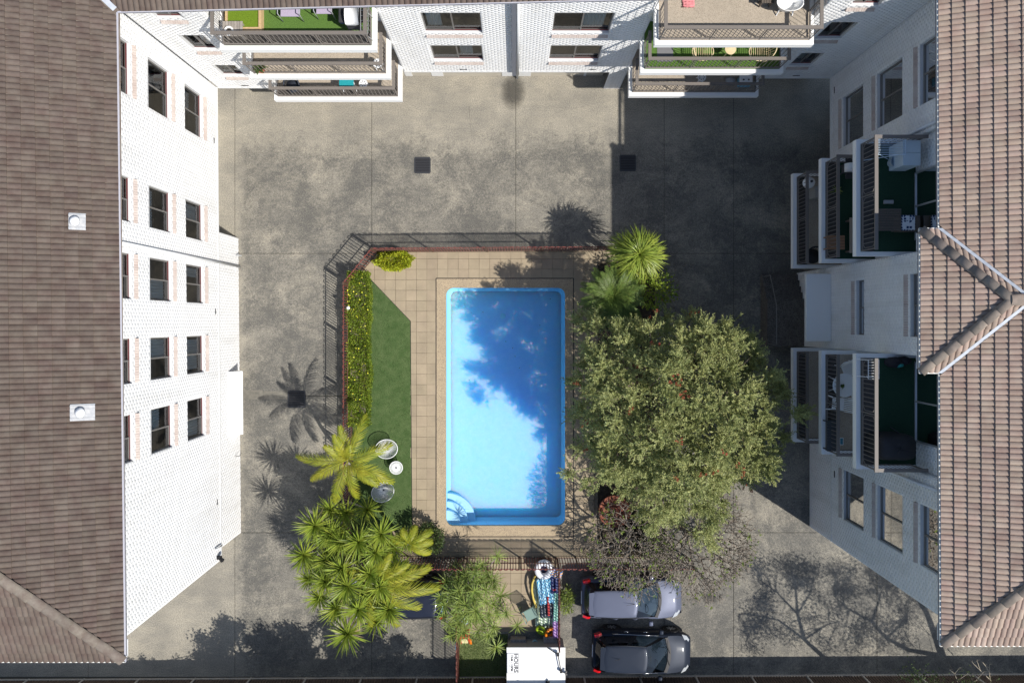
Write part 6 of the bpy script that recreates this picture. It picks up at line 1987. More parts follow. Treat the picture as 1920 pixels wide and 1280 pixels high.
# golden palm by the string chairs: azimuths measured counter-clockwise from the right
palm('golden yellow-green feather palm arching over the string chairs', 652, 862, 3.6,
     [(95, .95, 62, 5), (60, 1.15, 48, -15), (20, 1.1, 50, -25), (-20, 1.15, 42, -35), (178, 1.15, 48, -30), (205, .9, 55, -20), (140, .7, 66, 15), (250, 1.0, 45, -35), (285, .9, 42, -40), (320, .9, 50, -25), (112, .9, 72, 20), (75, .7, 78, 30)],
     L_PALM, L0=1.85, nl=40, ll=.46, lw=.026, seed=1, ang=48, droop=.75, base=(655, 868))
palm('yellow-green feather palm with long fronds over the navy car', 700, 1085, 3.3,
     [(8, 1.35, 45, -30), (-14, 1.5, 40, -35), (-60, 1.25, 38, -40), (30, 1.0, 55, -10), (-95, 1.0, 50, -20), (55, .9, 60, 0), (-38, 1.25, 40, -35), (150, .7, 60, 0)],
     L_PALM, L0=1.85, nl=42, ll=.50, lw=.026, seed=2, ang=48, droop=.75, base=(722, 1052))
palm('golden palm crown rising beside the slatted yuccas near the terrace corner', 765, 1020, 3.2,
     [(35, .9, 40, -30), (5, .8, 40, -35), (70, .7, 50, -20), (-30, .8, 35, -40), (110, .6, 55, -10), (160, .6, 50, -20)],
     L_PALM, L0=1.25, nl=32, ll=.36, lw=.024, seed=3, ang=48, droop=.75, base=(752, 1010))
# dark feathery palm and bright spiky palm at the upper end of the east bed
palm('dark green feathery date palm below the bright spiky palm', 1150, 558, 3.0,
     [(k * 137.5 + 10, .8 + .25 * ((k * 7) % 5) / 5, 62 - (k % 6) * 12, -10 - (k % 6) * 7) for k in range(56)],
     L_DATE, .1, L0=1.45, nl=28, ll=.30, lw=.020, droop=.2, seed=4, ang=50)
sp = thing('spiky_palm', 'bright green spiky palm head at the upper end of the fence', 'palm', (*px(1196, 492), .05))
c = P3(1198, 478, 3.6)
mb = MB(); mb.tube([(*px(1196, 492), .05), (c.x + .03, c.y, 1.8), c], [.13, .10, .09], 10); mb.build('trunk', BARKG, sp, True)
for k, (dx, dy, dz, n, L_, lo, hi, dr) in enumerate(((0, 0, .05, 250, 1.2, -.45, 1.4, .55), (-.35, .2, -.25, 120, .95, -.5, 1.0, .6), (.35, -.1, -.2, 120, 1.0, -.5, 1.0, .6), (.05, .4, -.3, 120, .95, -.5, 1.0, .6), (-.3, -.35, -.4, 120, .9, -.5, 1.0, .6), (.45, .3, -.45, 110, .85, -.5, 1.0, .6), (-.5, .35, -.5, 100, .8, -.5, 1.0, .6))):
    V, Q = swords(n, L_, .034, lo, hi, dr, 40 + k)
    inst('leaf_rosette', np_mesh('leaf_rosette', V, Q, L_PAND), sp, c + Vector((dx, dy, dz)))
# loose leafy shrub on the right of the date palm
def shrub(name, label, cat, u, v, z, rx, ry, rz_, n, L_, w, m, seed, zmin=.05, shell=.55, stems=6, group=None):
    g_ = np.random.default_rng(seed)
    c = np.array([*px(u, v, z), z])
    o = thing(name, label, cat, (c[0], c[1], zmin), group=group)
    d = g_.normal(size=(n, 3)); d /= np.linalg.norm(d, axis=1, keepdims=True)
    lump = 1 + .16 * np.sin(d[:, 0] * 5 + seed) * np.cos(d[:, 1] * 6 + 1) + .10 * np.sin(d[:, 2] * 9 + d[:, 0] * 7)
    r = (shell + (1 - shell) * g_.random(n) ** .6) * lump
    p = c + d * r[:, None] * np.array([rx, ry, rz_])
    keep = p[:, 2] > zmin
    p, d = p[keep], d[keep]
    dd = d + g_.normal(0, .6, d.shape) + np.array([0, 0, .3])
    V, Q = leaf_cloud(p, dd, L_ * g_.uniform(.7, 1.2, len(p)), w, g_)
    V -= np.array(ORG[o])
    link('foliage', np_mesh('foliage', V, Q, m), o, 'stuff')
    mb = MB()
    for k in range(stems):
        a = k * 2.4; mb.tube([(c[0] + .06 * math.cos(a), c[1] + .06 * math.sin(a), zmin), (c[0] + rx * .5 * math.cos(a), c[1] + ry * .5 * math.sin(a), c[2] + rz_ * .2)], [.025, .008], 6)
    mb.build('stem', BARK, o)
    return o
shrub('leafy_shrub', 'loose dark leafed shrub between the date palm and the big tree', 'shrub', 1225, 545, 1.9, 1.0, .8, .8, 1100, .13, .07, L_HEDGE, 11, shell=.2)
shrub('golden_shrub', 'rounded golden-yellow shrub at the slanted fence corner', 'shrub', 738, 489, .5, .78, .40, .55, 6000, .085, .05, L_GOLD, 12, shell=.75)
shrub('leafy_shrub', 'small pale green shrub outside the red fence by the silver-blue car', 'shrub', 1062, 1125, .45, .30, .55, .5, 900, .16, .03, L_DRAC, 13, .01, .1)
shrub('dark_shrub', 'dark low shrub in the shade beside the lower terrace corner', 'shrub', 800, 1010, .8, .7, .6, .7, 2500, .12, .05, L_DARK, 14)

# long hedge with yellow flecks, in blocks that keep the clipped outline
hx0, hx1 = px(649, 0, .9)[0], px(690, 0, .9)[0]; hy1, hy0 = px(0, 508, .9)[1], px(0, 800, .9)[1]
hedge = thing('clipped_hedge', 'long clipped green hedge with yellow flecks beside the turf', 'hedge', ((hx0 + hx1) / 2, (hy0 + hy1) / 2, .05))
g_ = np.random.default_rng(21); n = 26000
p = np.stack([g_.uniform(hx0, hx1, n), g_.uniform(hy0, hy1, n), g_.uniform(.1, .98, n)], 1)
wob = .08 * np.sin(p[:, 1] * 2.1) + .05 * np.sin(p[:, 1] * 5.3 + 1)
cx = (hx0 + hx1) / 2; hw_ = (hx1 - hx0) / 2
p[:, 0] = cx + (p[:, 0] - cx) * (1 + wob) + .03 * np.sin(p[:, 1] * 3.1)
topz = .88 + .07 * np.sin(p[:, 1] * 3.7) + .05 * np.sin(p[:, 0] * 9 + p[:, 1] * 7)
side = np.abs(p[:, 0] - cx) / hw_
sel = g_.random(n)
p[:, 2] = np.where(sel < .62, topz - g_.random(n) * .14 - .16 * side ** 4, p[:, 2] * topz)
p[:, 0] = np.where(sel >= .62, cx + np.sign(p[:, 0] - cx) * hw_ * (1 + wob) * g_.uniform(.82, 1.02, n), p[:, 0])
d = np.stack([(p[:, 0] - cx) / hw_ * .8, np.zeros(n), np.full(n, .7)], 1) + g_.normal(0, .55, (n, 3))
V, Q = leaf_cloud(p, d, g_.uniform(.05, .09, n), .045, g_); V -= np.array(ORG[hedge])
link('foliage', np_mesh('foliage', V, Q, L_HEDGE), hedge, 'stuff')
n = 130; p = np.stack([g_.uniform(hx0, hx1, n), hy0 + (hy1 - hy0) * (1 - g_.random(n) ** 1.6), np.full(n, .98)], 1)
p[:, 2] = .93 + .07 * np.sin(p[:, 1] * 3.7); 
V, Q = leaf_cloud(p, np.array([[.3, .2, .5]]) + g_.normal(0, .5, (n, 3)), .07, .06, g_); V -= np.array(ORG[hedge])
link('bloom', np_mesh('bloom', V, Q, L_YEL), hedge, 'stuff')
mb = MB(); mb.box(hx0 + .15, hx1 - .15, hy0 + .15, hy1 - .2, .05, .72); mb.build('inner_twigs', BARK, hedge)

# yucca clump
YH = [(590, 985, 3.9, 1.05), (570, 1040, 3.5, 1.0), (620, 1000, 3.7, .95), (612, 1050, 3.5, .9), (640, 1015, 3.8, 1.0), (672, 1015, 4.0, 1.1), (705, 1035, 3.8, .95), (715, 1000, 3.9, 1.0), (745, 1065, 3.4, .9),
      (640, 1065, 3.8, 1.0), (610, 1090, 3.4, .95), (652, 1098, 4.0, 1.15), (693, 1075, 3.7, 1.0), (712, 1100, 3.6, .95), (600, 1120, 3.2, .9), (630, 1140, 3.4, 1.0), (672, 1142, 3.8, 1.1), (700, 1125, 3.4, .9),
      (652, 1188, 3.6, 1.15), (730, 1142, 3.5, 1.05), (705, 1165, 3.1, .85), (625, 1030, 3.2, .9), (760, 1010, 3.0, .8), (580, 1085, 2.9, .8), (735, 1025, 3.2, .85)]
YV = rosette_variants(5, 92, .80, .042, -.30, 1.35, .07, 60, mat_=L_YUCCA)
groups = [[], [], []]
for h_ in YH: groups[0 if h_[0] < 632 else (2 if h_[0] > 690 else 1)].append(h_)
ylab = ['many-headed green yucca clump at the left, shading the concrete drive', 'many-headed bright yucca clump in the middle, lowest heads over the drive', 'many-headed bright yucca clump at the right, touching the golden palm fronds']
for gi, hs in enumerate(groups):
    bx = sum(h_[0] for h_ in hs) / len(hs); byy = sum(h_[1] for h_ in hs) / len(hs)
    b = Vector((*px(CU + (bx - CU) * .9, CV + (byy - CV) * .9), 0))
    y = thing('yucca', ylab[gi], 'yucca', b, group='yuccas beside the pool fence')
    for k, (u, v, z, s) in enumerate(hs):
        c = P3(u, v, z)
        mid = b.lerp(c, .5) + Vector((0, 0, -.25))
        mb = MB(); mb.tube([b + Vector((.1 * math.cos(k), .1 * math.sin(k), 0)), mid, c - Vector((0, 0, .05))], [.08, .055, .05], 8); mb.build('stem', BARKG, y, True)
        inst('leaf_rosette', YV[k % 5], y, c, (random.uniform(-.3, .3), random.uniform(-.3, .3), random.uniform(0, 6.3)), (s, s, s))
        if k % 2 == 0:
            e_ = c + Vector((random.uniform(-.4, .4), random.uniform(-.4, .4), -.9))
            mb = MB(); mb.tube([mid, e_], [.05, .045], 6); mb.build('stem', BARKG, y, True)
            inst('leaf_rosette', YV[(k + 3) % 5], y, e_, (random.uniform(-.5, .5), random.uniform(-.5, .5), random.uniform(0, 6.3)), (s * .9, s * .9, s * .9))
# extra dark yucca heads behind, in the palm's shade
V, Q = swords(46, .62, .035, -1.15, -.25, .25, 66); dead = np_mesh('dead_leaf_skirt', V, Q, L_DEAD)
for k, (u, v, z, s) in enumerate(YH):
    if k % 3 == 0: inst('dead_leaf_skirt', dead, [q for q in bpy.data.objects if q.name.startswith('yucca')][k % 3], P3(u, v, z) - Vector((0, 0, .18)), (0, 0, k), (s, s, s))
DH = [(620, 955, 3.0, .9), (650, 960, 2.8, .9), (600, 1010, 2.8, .9), (690, 955, 2.4, .8)]
y = thing('yucca', 'dark shaded yucca heads just below the golden palm', 'yucca', (*px(640, 935), 0), group='yuccas beside the pool fence')
b = ORG[y]
for k, (u, v, z, s) in enumerate(DH):
    c = P3(u, v, z); mb = MB(); mb.tube([b, b.lerp(c, .5), c], [.07, .05, .045], 8); mb.build('stem', BARKG, y, True)
    inst('leaf_rosette', YV[(k + 2) % 5], y, c, (random.uniform(-.3, .3), random.uniform(-.3, .3), random.uniform(0, 6.3)), (s, s, s))
# dracaena with many fine heads over the storage yard
DV = rosette_variants(4, 36, .60, .030, -.4, 1.2, .30, 80, mat_=L_DRAC)
dr = thing('dracaena', 'fine leaved dracaena with many small heads over the storage yard', 'plant', (*px(882, 1108), .05))
b = ORG[dr]; g_ = np.random.default_rng(31)
heads = []
for k in range(46):
    a = k * 2.39996; r = 1.0 * math.sqrt((k + .5) / 46)
    heads.append((885 + 62 * r * math.cos(a) + g_.normal(0, 4), 1122 + 66 * r * math.sin(a) + g_.normal(0, 4), 2.3 - .9 * r + g_.normal(0, .18)))
heads += [(930, 1212, 1.6), (915, 1190, 1.6), (845, 1190, 1.4), (862, 1185, 1.5), (932, 1042, 1.9), (970, 1172, 1.0), (890, 1075, 2.0), (925, 1175, 1.5)]
for k, (u, v, z) in enumerate(heads):
    c = P3(u, v, z)
    if k % 3 == 0 or k >= 46:
        mb = MB(); mb.tube([b + Vector((.08 * math.cos(k), .08 * math.sin(k), 0)), b.lerp(c, .55) + Vector((0, 0, .1)), c], [.022, .014, .011], 6); mb.build('cane', BARKG, dr, True)
    s = g_.uniform(.8, 1.1)
    inst('leaf_rosette', DV[k % 4], dr, c, (g_.uniform(-.4, .4), g_.uniform(-.4, .4), g_.uniform(0, 6.3)), (s, s, s))

# ---- grass patch
gp = thing('grass_patch', 'small patch of rough sunlit grass beside the white pump box', 'grass', (-1.6, -14.2, 0), kind='stuff')
gx0, gy1 = px(858, 1188); gx1, gy0 = px(952, 1272)
mb = MB(); mb.box(gx0, gx1, gy0, gy1, .003, .03); mb.build('turf', mat('grass_soil', (.10, .13, .05), .95, (.15, .17, .07), 20), gp)
g_ = np.random.default_rng(33); n = 9000
p = np.stack([g_.uniform(gx0, gx1, n), g_.uniform(gy0, gy1, n), np.full(n, .025)], 1)
V, Q = leaf_cloud(p, np.array([[0, 0, 1.0]]) + g_.normal(0, .55, (n, 3)), g_.uniform(.05, .1, n), .012, g_); V -= np.array(ORG[gp])
link('blades', np_mesh('blades', V, Q, L_GRASS), gp, 'stuff')

# ---- big bottlebrush tree
def tree_tubes(mb, p0, p1, r0, r1, bend=.15, n=5, k=6):
    p0, p1 = Vector(p0), Vector(p1); L_ = (p1 - p0).length
    off = Vector((random.uniform(-1, 1), random.uniform(-1, 1), random.uniform(0, .8))) * L_ * bend
    pts = [p0.lerp(p1, i / n) + off * math.sin(math.pi * i / n) for i in range(n + 1)]
    mb.tube(pts, [r0 + (r1 - r0) * i / n for i in range(n + 1)], k)
    return pts
bt = thing('bottlebrush_tree', 'large olive-green bottlebrush tree with scattered red flowers beside the pool', 'tree', (*px(1262, 790), .05))
c0 = np.array([*px(1272, 795, 4.9), 4.9])
g_ = np.random.default_rng(51)
cl = []
tries = 0
while len(cl) < 250 and tries < 20000:
    tries += 1
    a = g_.uniform(0, 2 * math.pi); rr = math.sqrt(g_.random())
    Rm = 4.0 * (1 + g_.normal(0, .05) - .05 * math.exp(-((a - R(180)) / R(30)) ** 2) + .05 * math.exp(-((a - R(95)) / R(25)) ** 2) - .13 * math.exp(-((a - R(283)) / R(28)) ** 2) - .26 * math.exp(-((a - R(235)) / R(26)) ** 2) + .09 * math.sin(3 * a + .6) + .08 * math.sin(5 * a + 2) + .07 * math.sin(9 * a) + .04 * math.sin(14 * a + 1))
    x = c0[0] + rr * Rm * math.cos(a) * 1.0; y = c0[1] + rr * Rm * math.sin(a) * 1.03
    zt = 3.2 + 3.6 * math.sqrt(max(0, 1 - rr ** 2.2)) + .45 * math.sin(x * 1.9) * math.cos(y * 1.7) + g_.normal(0, .2)
    z = zt - (0 if g_.random() < .75 else g_.uniform(.4, 1.6))
    if z < 1.6: continue
    if any((x - q[0]) ** 2 + (y - q[1]) ** 2 + .6 * (z - q[2]) ** 2 < .40 ** 2 for q in cl): continue
    cl.append((x, y, z))
cl = np.array(cl)
base, dirs, ls = [], [], []
tips = []
for q_ in cl:
    out = q_ - (c0 - np.array([0, 0, 2.2])); out /= np.linalg.norm(out)
    nt = int(g_.integers(22, 36))
    for _ in range(nt):
        td = out * .75 + g_.normal(0, .62, 3) + np.array([0, 0, .25]); td /= np.linalg.norm(td)
        s0 = q_ + g_.normal(0, .09, 3); L_ = g_.uniform(.26, .58)
        nl = 22
        t = np.linspace(.1, 1, nl)
        b_ = s0 + td * (t * L_)[:, None] - np.array([0, 0, 1]) * (.10 * t ** 2 * L_)[:, None]
        rd = g_.normal(size=(nl, 3)); rd -= (rd @ td)[:, None] * td; rd /= np.linalg.norm(rd, axis=1, keepdims=True)
        base.append(b_); dirs.append(td * .75 + rd * .8); ls.append(np.full(nl, g_.uniform(.075, .11)))
        tips.append((s0 + td * L_, td))
ni = 15000                     # shaded inner leaves fill the crown below its surface
ai = g_.uniform(0, 6.283, ni); ri = 3.55 * np.sqrt(g_.random(ni)) * (1 - .28 * np.exp(-((ai - R(235)) / R(26)) ** 2) - .15 * np.exp(-((ai - R(283)) / R(28)) ** 2))
zi = 2.7 + g_.random(ni) * (.4 + 3.3 * np.sqrt(np.maximum(0, 1 - (ri / 3.9) ** 2.2)) - .2)
base.append(np.stack([c0[0] + ri * np.cos(ai), c0[1] + ri * np.sin(ai), zi], 1)); dirs.append(g_.normal(0, 1, (ni, 3))); ls.append(g_.uniform(.12, .2, ni))
base = np.concatenate(base); dirs = np.concatenate(dirs); ls = np.concatenate(ls)
V, Q = leaf_cloud(base, dirs, ls, np.where(ls > .115, .06, .030), g_, .65); V -= np.array(ORG[bt])
link('crown', np_mesh('crown', V, Q, L_BOTTLE), bt, 'stuff')
random.seed(5)
mb = MB(); tb = Vector((*px(1262, 790), .05))
fork = tb + Vector((.1, .05, 1.5)); mb.tube([tb, tb + Vector((.05, 0, .7)), fork], [.22, .17, .15], 12); mb.build('trunk', BARK, bt, True)
mb = MB(); limbs = []
for k in range(13):
    a = k * 2.4; rr = .9 + 1.3 * ((k * 5) % 7) / 7
    e_ = Vector((c0[0] + rr * math.cos(a), c0[1] + rr * math.sin(a), 3.3 + .9 * ((k * 3) % 5) / 5))
    limbs.append(tree_tubes(mb, fork, e_, .085, .04)[-1])
for q_ in cl:
    e_ = Vector(q_); s = min(limbs, key=lambda l: (l - e_).length); tree_tubes(mb, s, e_, .028, .008, .12, 4, 5)
mb.build('branches', BARK, bt, True)
# bristly red flowers
fv = []; fb = np.random.default_rng(3)
n = 90; a = fb.uniform(0, 6.28, n); zz = fb.uniform(0, .15, n)
V, Q = leaf_cloud(np.stack([np.zeros(n), np.zeros(n), zz], 1), np.stack([np.cos(a), np.sin(a), np.full(n, .3)], 1), .06, .012, fb)
fm_ = np_mesh('flower', V, Q, L_RED)
idx = fb.permutation(len(tips))
cntf = 0
spots = [P3(u, v, 0) for u, v in ()]
clus = [(1265, 712, 12), (1285, 742, 9), (1187, 770, 8), (1272, 830, 6), (1218, 570, 6), (1300, 590, 5), (1085, 720, 6), (1098, 790, 3), (1385, 870, 5), (1390, 890, 4), (1265, 895, 5), (1320, 890, 5), (1340, 880, 3), (1400, 915, 4), (1100, 845, 3), (1230, 640, 4), (1360, 850, 4), (1190, 690, 3)]
for (u, v, k) in clus:
    best = sorted(tips, key=lambda t: (CU + F * t[0][0] / (H - t[0][2]) - u) ** 2 + (CV - F * t[0][1] / (H - t[0][2]) - v) ** 2 - 60 * t[0][2])[:k]
    for p_, td in best:
        q_ = Vector(td).to_track_quat('Z', 'Y').to_euler(); s = random.uniform(.55, .9)
        inst('flower', fm_, bt, Vector(p_) + Vector((0, 0, .02)), q_, (s, s, s))

# ---- bare frangipanis
def frangipani(label, u, v, seed, depth=6, L0=.62, spread=.85, leafy=.35, lean=(0, 0), h0=1.1):
    rnd = random.Random(seed)
    b = Vector((*px(u, v), .05))
    o = thing('frangipani', label, 'tree', b, group='bare frangipanis')
    mb = MB(); tips_ = []
    trunk_top = b + Vector((lean[0] * .3, lean[1] * .3, h0))
    mb.tube([b, b.lerp(trunk_top, .5) + Vector((.05, .03, 0)), trunk_top], [.14, .11, .10], 10); mb.build('trunk', BARKF, o, True)
    mb = MB()
    def rec(p, d, L_, r, k):
        e_ = p + d * L_
        mid = p.lerp(e_, .5) + Vector((rnd.uniform(-.05, .05), rnd.uniform(-.05, .05), -.02)) * L_
        mb.tube([p, mid, e_], [r, r * .9, r * .82], 6 if k < 3 else 5)
        if k >= depth:
            tips_.append((e_, d)); return
        nb_ = 3 if rnd.random() < .55 or k < 2 else 2
        a0 = rnd.uniform(0, 6.28)
        ax = d.orthogonal().normalized()
        for i in range(nb_):
            q_ = Matrix.Rotation(a0 + i * 6.283 / nb_ + rnd.uniform(-.3, .3), 3, d)
            nd = (d * .85 + (q_ @ ax) * spread * rnd.uniform(.6, 1.1) + Vector((lean[0] * .08, lean[1] * .08, .12))).normalized()
            if nd.z < -.1: nd.z = .05
            rec(e_, nd.normalized(), L_ * rnd.uniform(.72, .92), r * .72, k + 1)
    for i in range(4):
        a = i * 1.57 + rnd.uniform(-.3, .3)
        rec(trunk_top, Vector((math.cos(a) * 1.0 + lean[0], math.sin(a) * 1.0 + lean[1], .75)).normalized(), L0 * rnd.uniform(.85, 1.1), .062, 1)
    mb.build('branches', BARKF, o, True)
    g2 = np.random.default_rng(seed)
    bs, ds = [], []
    for e_, d in tips_:
        if g2.random() < leafy:
            for _ in range(5): bs.append(e_); ds.append(np.array(d) * .6 + g2.normal(0, .6, 3))
    if bs:
        V, Q = leaf_cloud(np.array([tuple(q_) for q_ in bs]), np.array(ds), g2.uniform(.07, .16, len(bs)), .045, g2); V -= np.array(ORG[o])
        link('leaves', np_mesh('leaves', V, Q, L_FRANG), o, 'stuff')
    return o
frangipani('bare many-branched frangipani between the pool and the silver-blue car', 1172, 990, 3, 7, .60, .85, .2, (.0, -.2))
frangipani('bare thin-branched frangipani reaching over the drive right of the big tree', 1275, 985, 8, 7, .62, .75, .12, (.35, -.3), .9)
shrub('leafy_shrub', 'green leafy shrub below the bare frangipani branches', 'shrub', 1225, 1020, 1.0, .55, .9, .7, 1500, .14, .05, L_DATE, 17, .05, .2)
# dry leaves in the terracotta bowl
g_ = np.random.default_rng(71); n = 260; x, y = ORG[pot].x, ORG[pot].y
a = g_.uniform(0, 6.28, n); r = .55 * np.sqrt(g_.random(n))
V, Q = leaf_cloud(np.stack([x + r * np.cos(a), y + r * np.sin(a), g_.uniform(.49, .58, n)], 1), g_.normal(0, 1, (n, 3)) * np.array([1, 1, .25]), g_.uniform(.1, .2, n), .06, g_); V -= np.array(ORG[pot])
link('dry_leaf', np_mesh('dry_leaf', V, Q, mat('dry_leaf', (.25, .10, .07), .8, vary=.4)), pot, 'stuff')
# bed floor litter
g_ = np.random.default_rng(72); n = 2600
V, Q = leaf_cloud(np.stack([g_.uniform(3.0, 7.4, n), g_.uniform(-10, 2.6, n), g_.uniform(.062, .075, n)], 1), g_.normal(0, 1, (n, 3)) * np.array([1, 1, .12]), g_.uniform(.06, .13, n), .03, g_)
n2 = 700; xx = g_.uniform(2.3, 9.2, n2); yy = g_.uniform(-11.5, 3.6, n2)
V2, Q2 = leaf_cloud(np.stack([xx, yy, np.where((xx < 7.5) & (yy > -10.2) & (yy < 3.1), .056, .006)], 1), g_.normal(0, 1, (n2, 3)) * np.array([1, 1, .04]), g_.uniform(.03, .08, n2), .02, g_)
keep = ~((V2[::4, 0] < 2.3) & (V2[::4, 1] > -8.9) & (V2[::4, 1] < 1.6)); Q2 = Q2[keep]
V = np.concatenate([V, V2]); Q = np.concatenate([Q, Q2 + n * 4])
o = link('leaf_litter', np_mesh('leaf_litter', V, Q, mat('litter_leaf', (.16, .12, .07), .9, vary=.4)), None, 'stuff'); tag(o, 'fallen dry leaves scattered under the big tree', 'leaf litter')

# ---- trees beyond the boundary fence, whose shade falls into the court
def lift(u, v, z):
    x, y = px(u, v); return Vector((x - SX * z, y - SY * z, z))
def shade_tree(label, lines, clumps, seed, leaf_m, r0=.16, nleaf=60, L_=.09, spread=.35):
    rnd = np.random.default_rng(seed)
    b = lift(*lines[0][0]); b = Vector((b.x + .3, b.y - .4, 0))
    o = thing('tree', label, 'tree', b, group='trees beyond the boundary fence')
    mb = MB(); mb.tube([b, lift(*lines[0][0])], [r0 * 1.3, r0], 10); mb.build('trunk', BARK, o, True)
    mb = MB(); ends = []
    for ln in lines:
        P = [lift(*q_[:3]) for q_ in ln]; Q_ = []
        for i in range(len(P) - 1):
            for k in range(4): Q_.append(P[i].lerp(P[i + 1], k / 4))
        Q_.append(P[-1]); w0 = ln[0][3] if len(ln[0]) > 3 else r0
        mb.tube(Q_, [w0 * (1 - .78 * i / (len(Q_) - 1)) for i in range(len(Q_))], 7)
        ends += Q_[3:]
    bs, ds = [], []
    for (u, v, z, s, n) in clumps:
        c = lift(u, v, z)
        e_ = min(ends, key=lambda q_: (q_ - c).length)
        tree_tubes(mb, e_, c, .02, .006, .12, 4, 5)
        for _ in range(4):
            t_ = c + Vector(rnd.normal(0, s * .7, 3)); tree_tubes(mb, e_.lerp(c, .7), t_, .01, .004, .1, 3, 4)
        p_ = np.array(c) + rnd.normal(0, s * .55, (n, 3)); bs.append(p_); ds.append(rnd.normal(0, 1, (n, 3)))
    mb.build('branches', BARK, o, True)
    bs = np.concatenate(bs); ds = np.concatenate(ds)
    V, Q = leaf_cloud(bs, ds, L_ * rnd.uniform(.7, 1.3, len(bs)), L_ * .5, rnd); V -= np.array(ORG[o])
    link('crown', np_mesh('crown', V, Q, leaf_m), o, 'stuff')
    return o
rr = np.random.default_rng(91)
ln = [[(1772, 1245, 3.4), (1755, 1195, 4.2), (1738, 1150, 5.0), (1715, 1112, 5.8), (1690, 1082, 6.5)],
      [(1738, 1150, 5.0, .08), (1722, 1098, 6.0), (1700, 1050, 7.0)], [(1752, 1185, 4.4, .07), (1762, 1165, 4.8), (1768, 1150, 5.2)],
      [(1765, 1228, 3.7, .11), (1705, 1218, 4.5), (1662, 1196, 5.0), (1634, 1164, 5.6), (1592, 1142, 6.2), (1565, 1118, 6.8)],
      [(1715, 1112, 5.8, .06), (1670, 1075, 6.6), (1630, 1050, 7.3)], [(1634, 1164, 5.6, .05), (1650, 1120, 6.3), (1655, 1085, 7)], [(1662, 1196, 5, .05), (1700, 1160, 5.6), (1705, 1120, 6.2)]]
cs = [(rr.uniform(1560, 1740), rr.uniform(1050, 1215), rr.uniform(5.5, 7.5), .42, 115) for _ in range(74)] + [(rr.uniform(1560, 1650), rr.uniform(1060, 1120), rr.uniform(6.4, 7.4), .3, 200) for _ in range(10)]
shade_tree('thick-limbed sparse tree beyond the fence, throwing branch shadows at lower right', ln, cs, 92, L_DARK, .17)
ln = [[(1560, 1245, 3.2), (1508, 1198, 4.4), (1495, 1150, 5.2), (1492, 1105, 6.0), (1484, 1062, 6.8)], [(1508, 1198, 4.4, .055), (1460, 1162, 5.2), (1415, 1152, 5.8), (1385, 1150, 6.3)],
      [(1495, 1150, 5.2, .05), (1455, 1108, 6.1), (1422, 1085, 6.8)], [(1495, 1150, 5.2, .045), (1520, 1110, 6.0), (1530, 1060, 7.0)], [(1508, 1198, 4.4, .045), (1550, 1170, 5.1), (1575, 1165, 5.6)], [(1440, 1150, 5.5, .035), (1405, 1185, 5.4), (1395, 1215, 5.2)]]
cs = [(rr.uniform(1400, 1560), rr.uniform(1050, 1225), rr.uniform(5.2, 7.2), .40, 110) for _ in range(66)] + [(rr.uniform(1470, 1530), rr.uniform(1045, 1100), rr.uniform(6.4, 7.2), .3, 170) for _ in range(9)]
shade_tree('slim forked sparse tree beyond the fence, shading the drive beside the cars', ln, cs, 93, L_DARK, .10)
for k, (u0, lab) in enumerate(((445, 'dense dark tree beyond the fence, first from the left'), (560, 'dense dark tree beyond the fence, second from the left'), (690, 'dense dark tree beyond the fence, shading the drive below the yuccas'))):
    ln = [[(u0 + 30, 1262, 2.6), (u0 + 10, 1230, 3.6), (u0, 1200, 4.4)], [(u0 + 10, 1230, 3.6, .08), (u0 - 40, 1200, 4.3)], [(u0 + 10, 1230, 3.6, .08), (u0 + 50, 1205, 4.3)]]
    cs = []
    for _ in range(70):
        u = u0 + rr.uniform(-75, 75); tp = 1168 + 16 * math.sin(u * .07) + 9 * math.sin(u * .19 + 1) + abs(u - u0) * .12 + (18 if k == 2 else 0)
        v = rr.uniform(tp, 1262); cs.append((u, v, rr.uniform(3.2, 4.6), .24, 130))
    shade_tree(lab, ln, cs, 95 + k, L_DARK, .12, L_=.13)
lowh = [(u, rr.uniform(1228, 1262), rr.uniform(1.7, 2.4), .16, 60) for u in rr.uniform(235, 860, 110)]
shade_tree('low dark hedge growing just beyond the brown fence', [[(540, 1262, 1.4), (540, 1250, 1.8)], [(300, 1262, 1.4, .04), (300, 1245, 2.0)], [(760, 1262, 1.4, .04), (760, 1245, 2.0)]], lowh, 99, L_DARK, .05, L_=.1)
# bare twiggy shrub in front of the fence at lower right
for lab, P in (('bare pale twigs in front of the brown fence, left clump', [[(1800, 1290, .9), (1790, 1262, 1.5), (1780, 1255, 1.8)], [(1795, 1275, 1.2), (1815, 1262, 1.6), (1822, 1270, 1.8)], [(1790, 1262, 1.5), (1800, 1250, 1.9)], [(1800, 1290, .9), (1830, 1275, 1.4), (1845, 1258, 1.8)]]),
               ('bare pale twigs in front of the brown fence, right clump', [[(1860, 1290, .9), (1856, 1268, 1.4), (1855, 1245, 1.9)], [(1858, 1275, 1.2), (1838, 1256, 1.6), (1822, 1240, 2.0)], [(1838, 1256, 1.6), (1832, 1238, 2.0)], [(1856, 1262, 1.5), (1848, 1248, 1.8), (1842, 1240, 2.0)]])):
    q0 = P3(*P[0][0]); o = thing('bare_shrub', lab, 'shrub', (q0.x, q0.y, 0), group='bare twigs by the fence')
    mb = MB(); mb.tube([(q0.x, q0.y, 0), q0], .02, 6); mb.build('stem', BARKG, o)
    mb = MB()
    for ln_ in P:
        pts = [P3(*q_) for q_ in ln_]; mb.tube(pts, [.014 * (1 - .6 * i / (len(pts) - 1)) for i in range(len(pts))], 5)
        for q_ in pts[1:]:
            for _ in range(3): mb.tube([q_, q_ + Vector((random.uniform(-.12, .12), random.uniform(-.08, .14), random.uniform(.02, .18)))], [.006, .003], 4)
    mb.build('twigs', mat('pale_twig', (.42, .36, .27), .8), o)

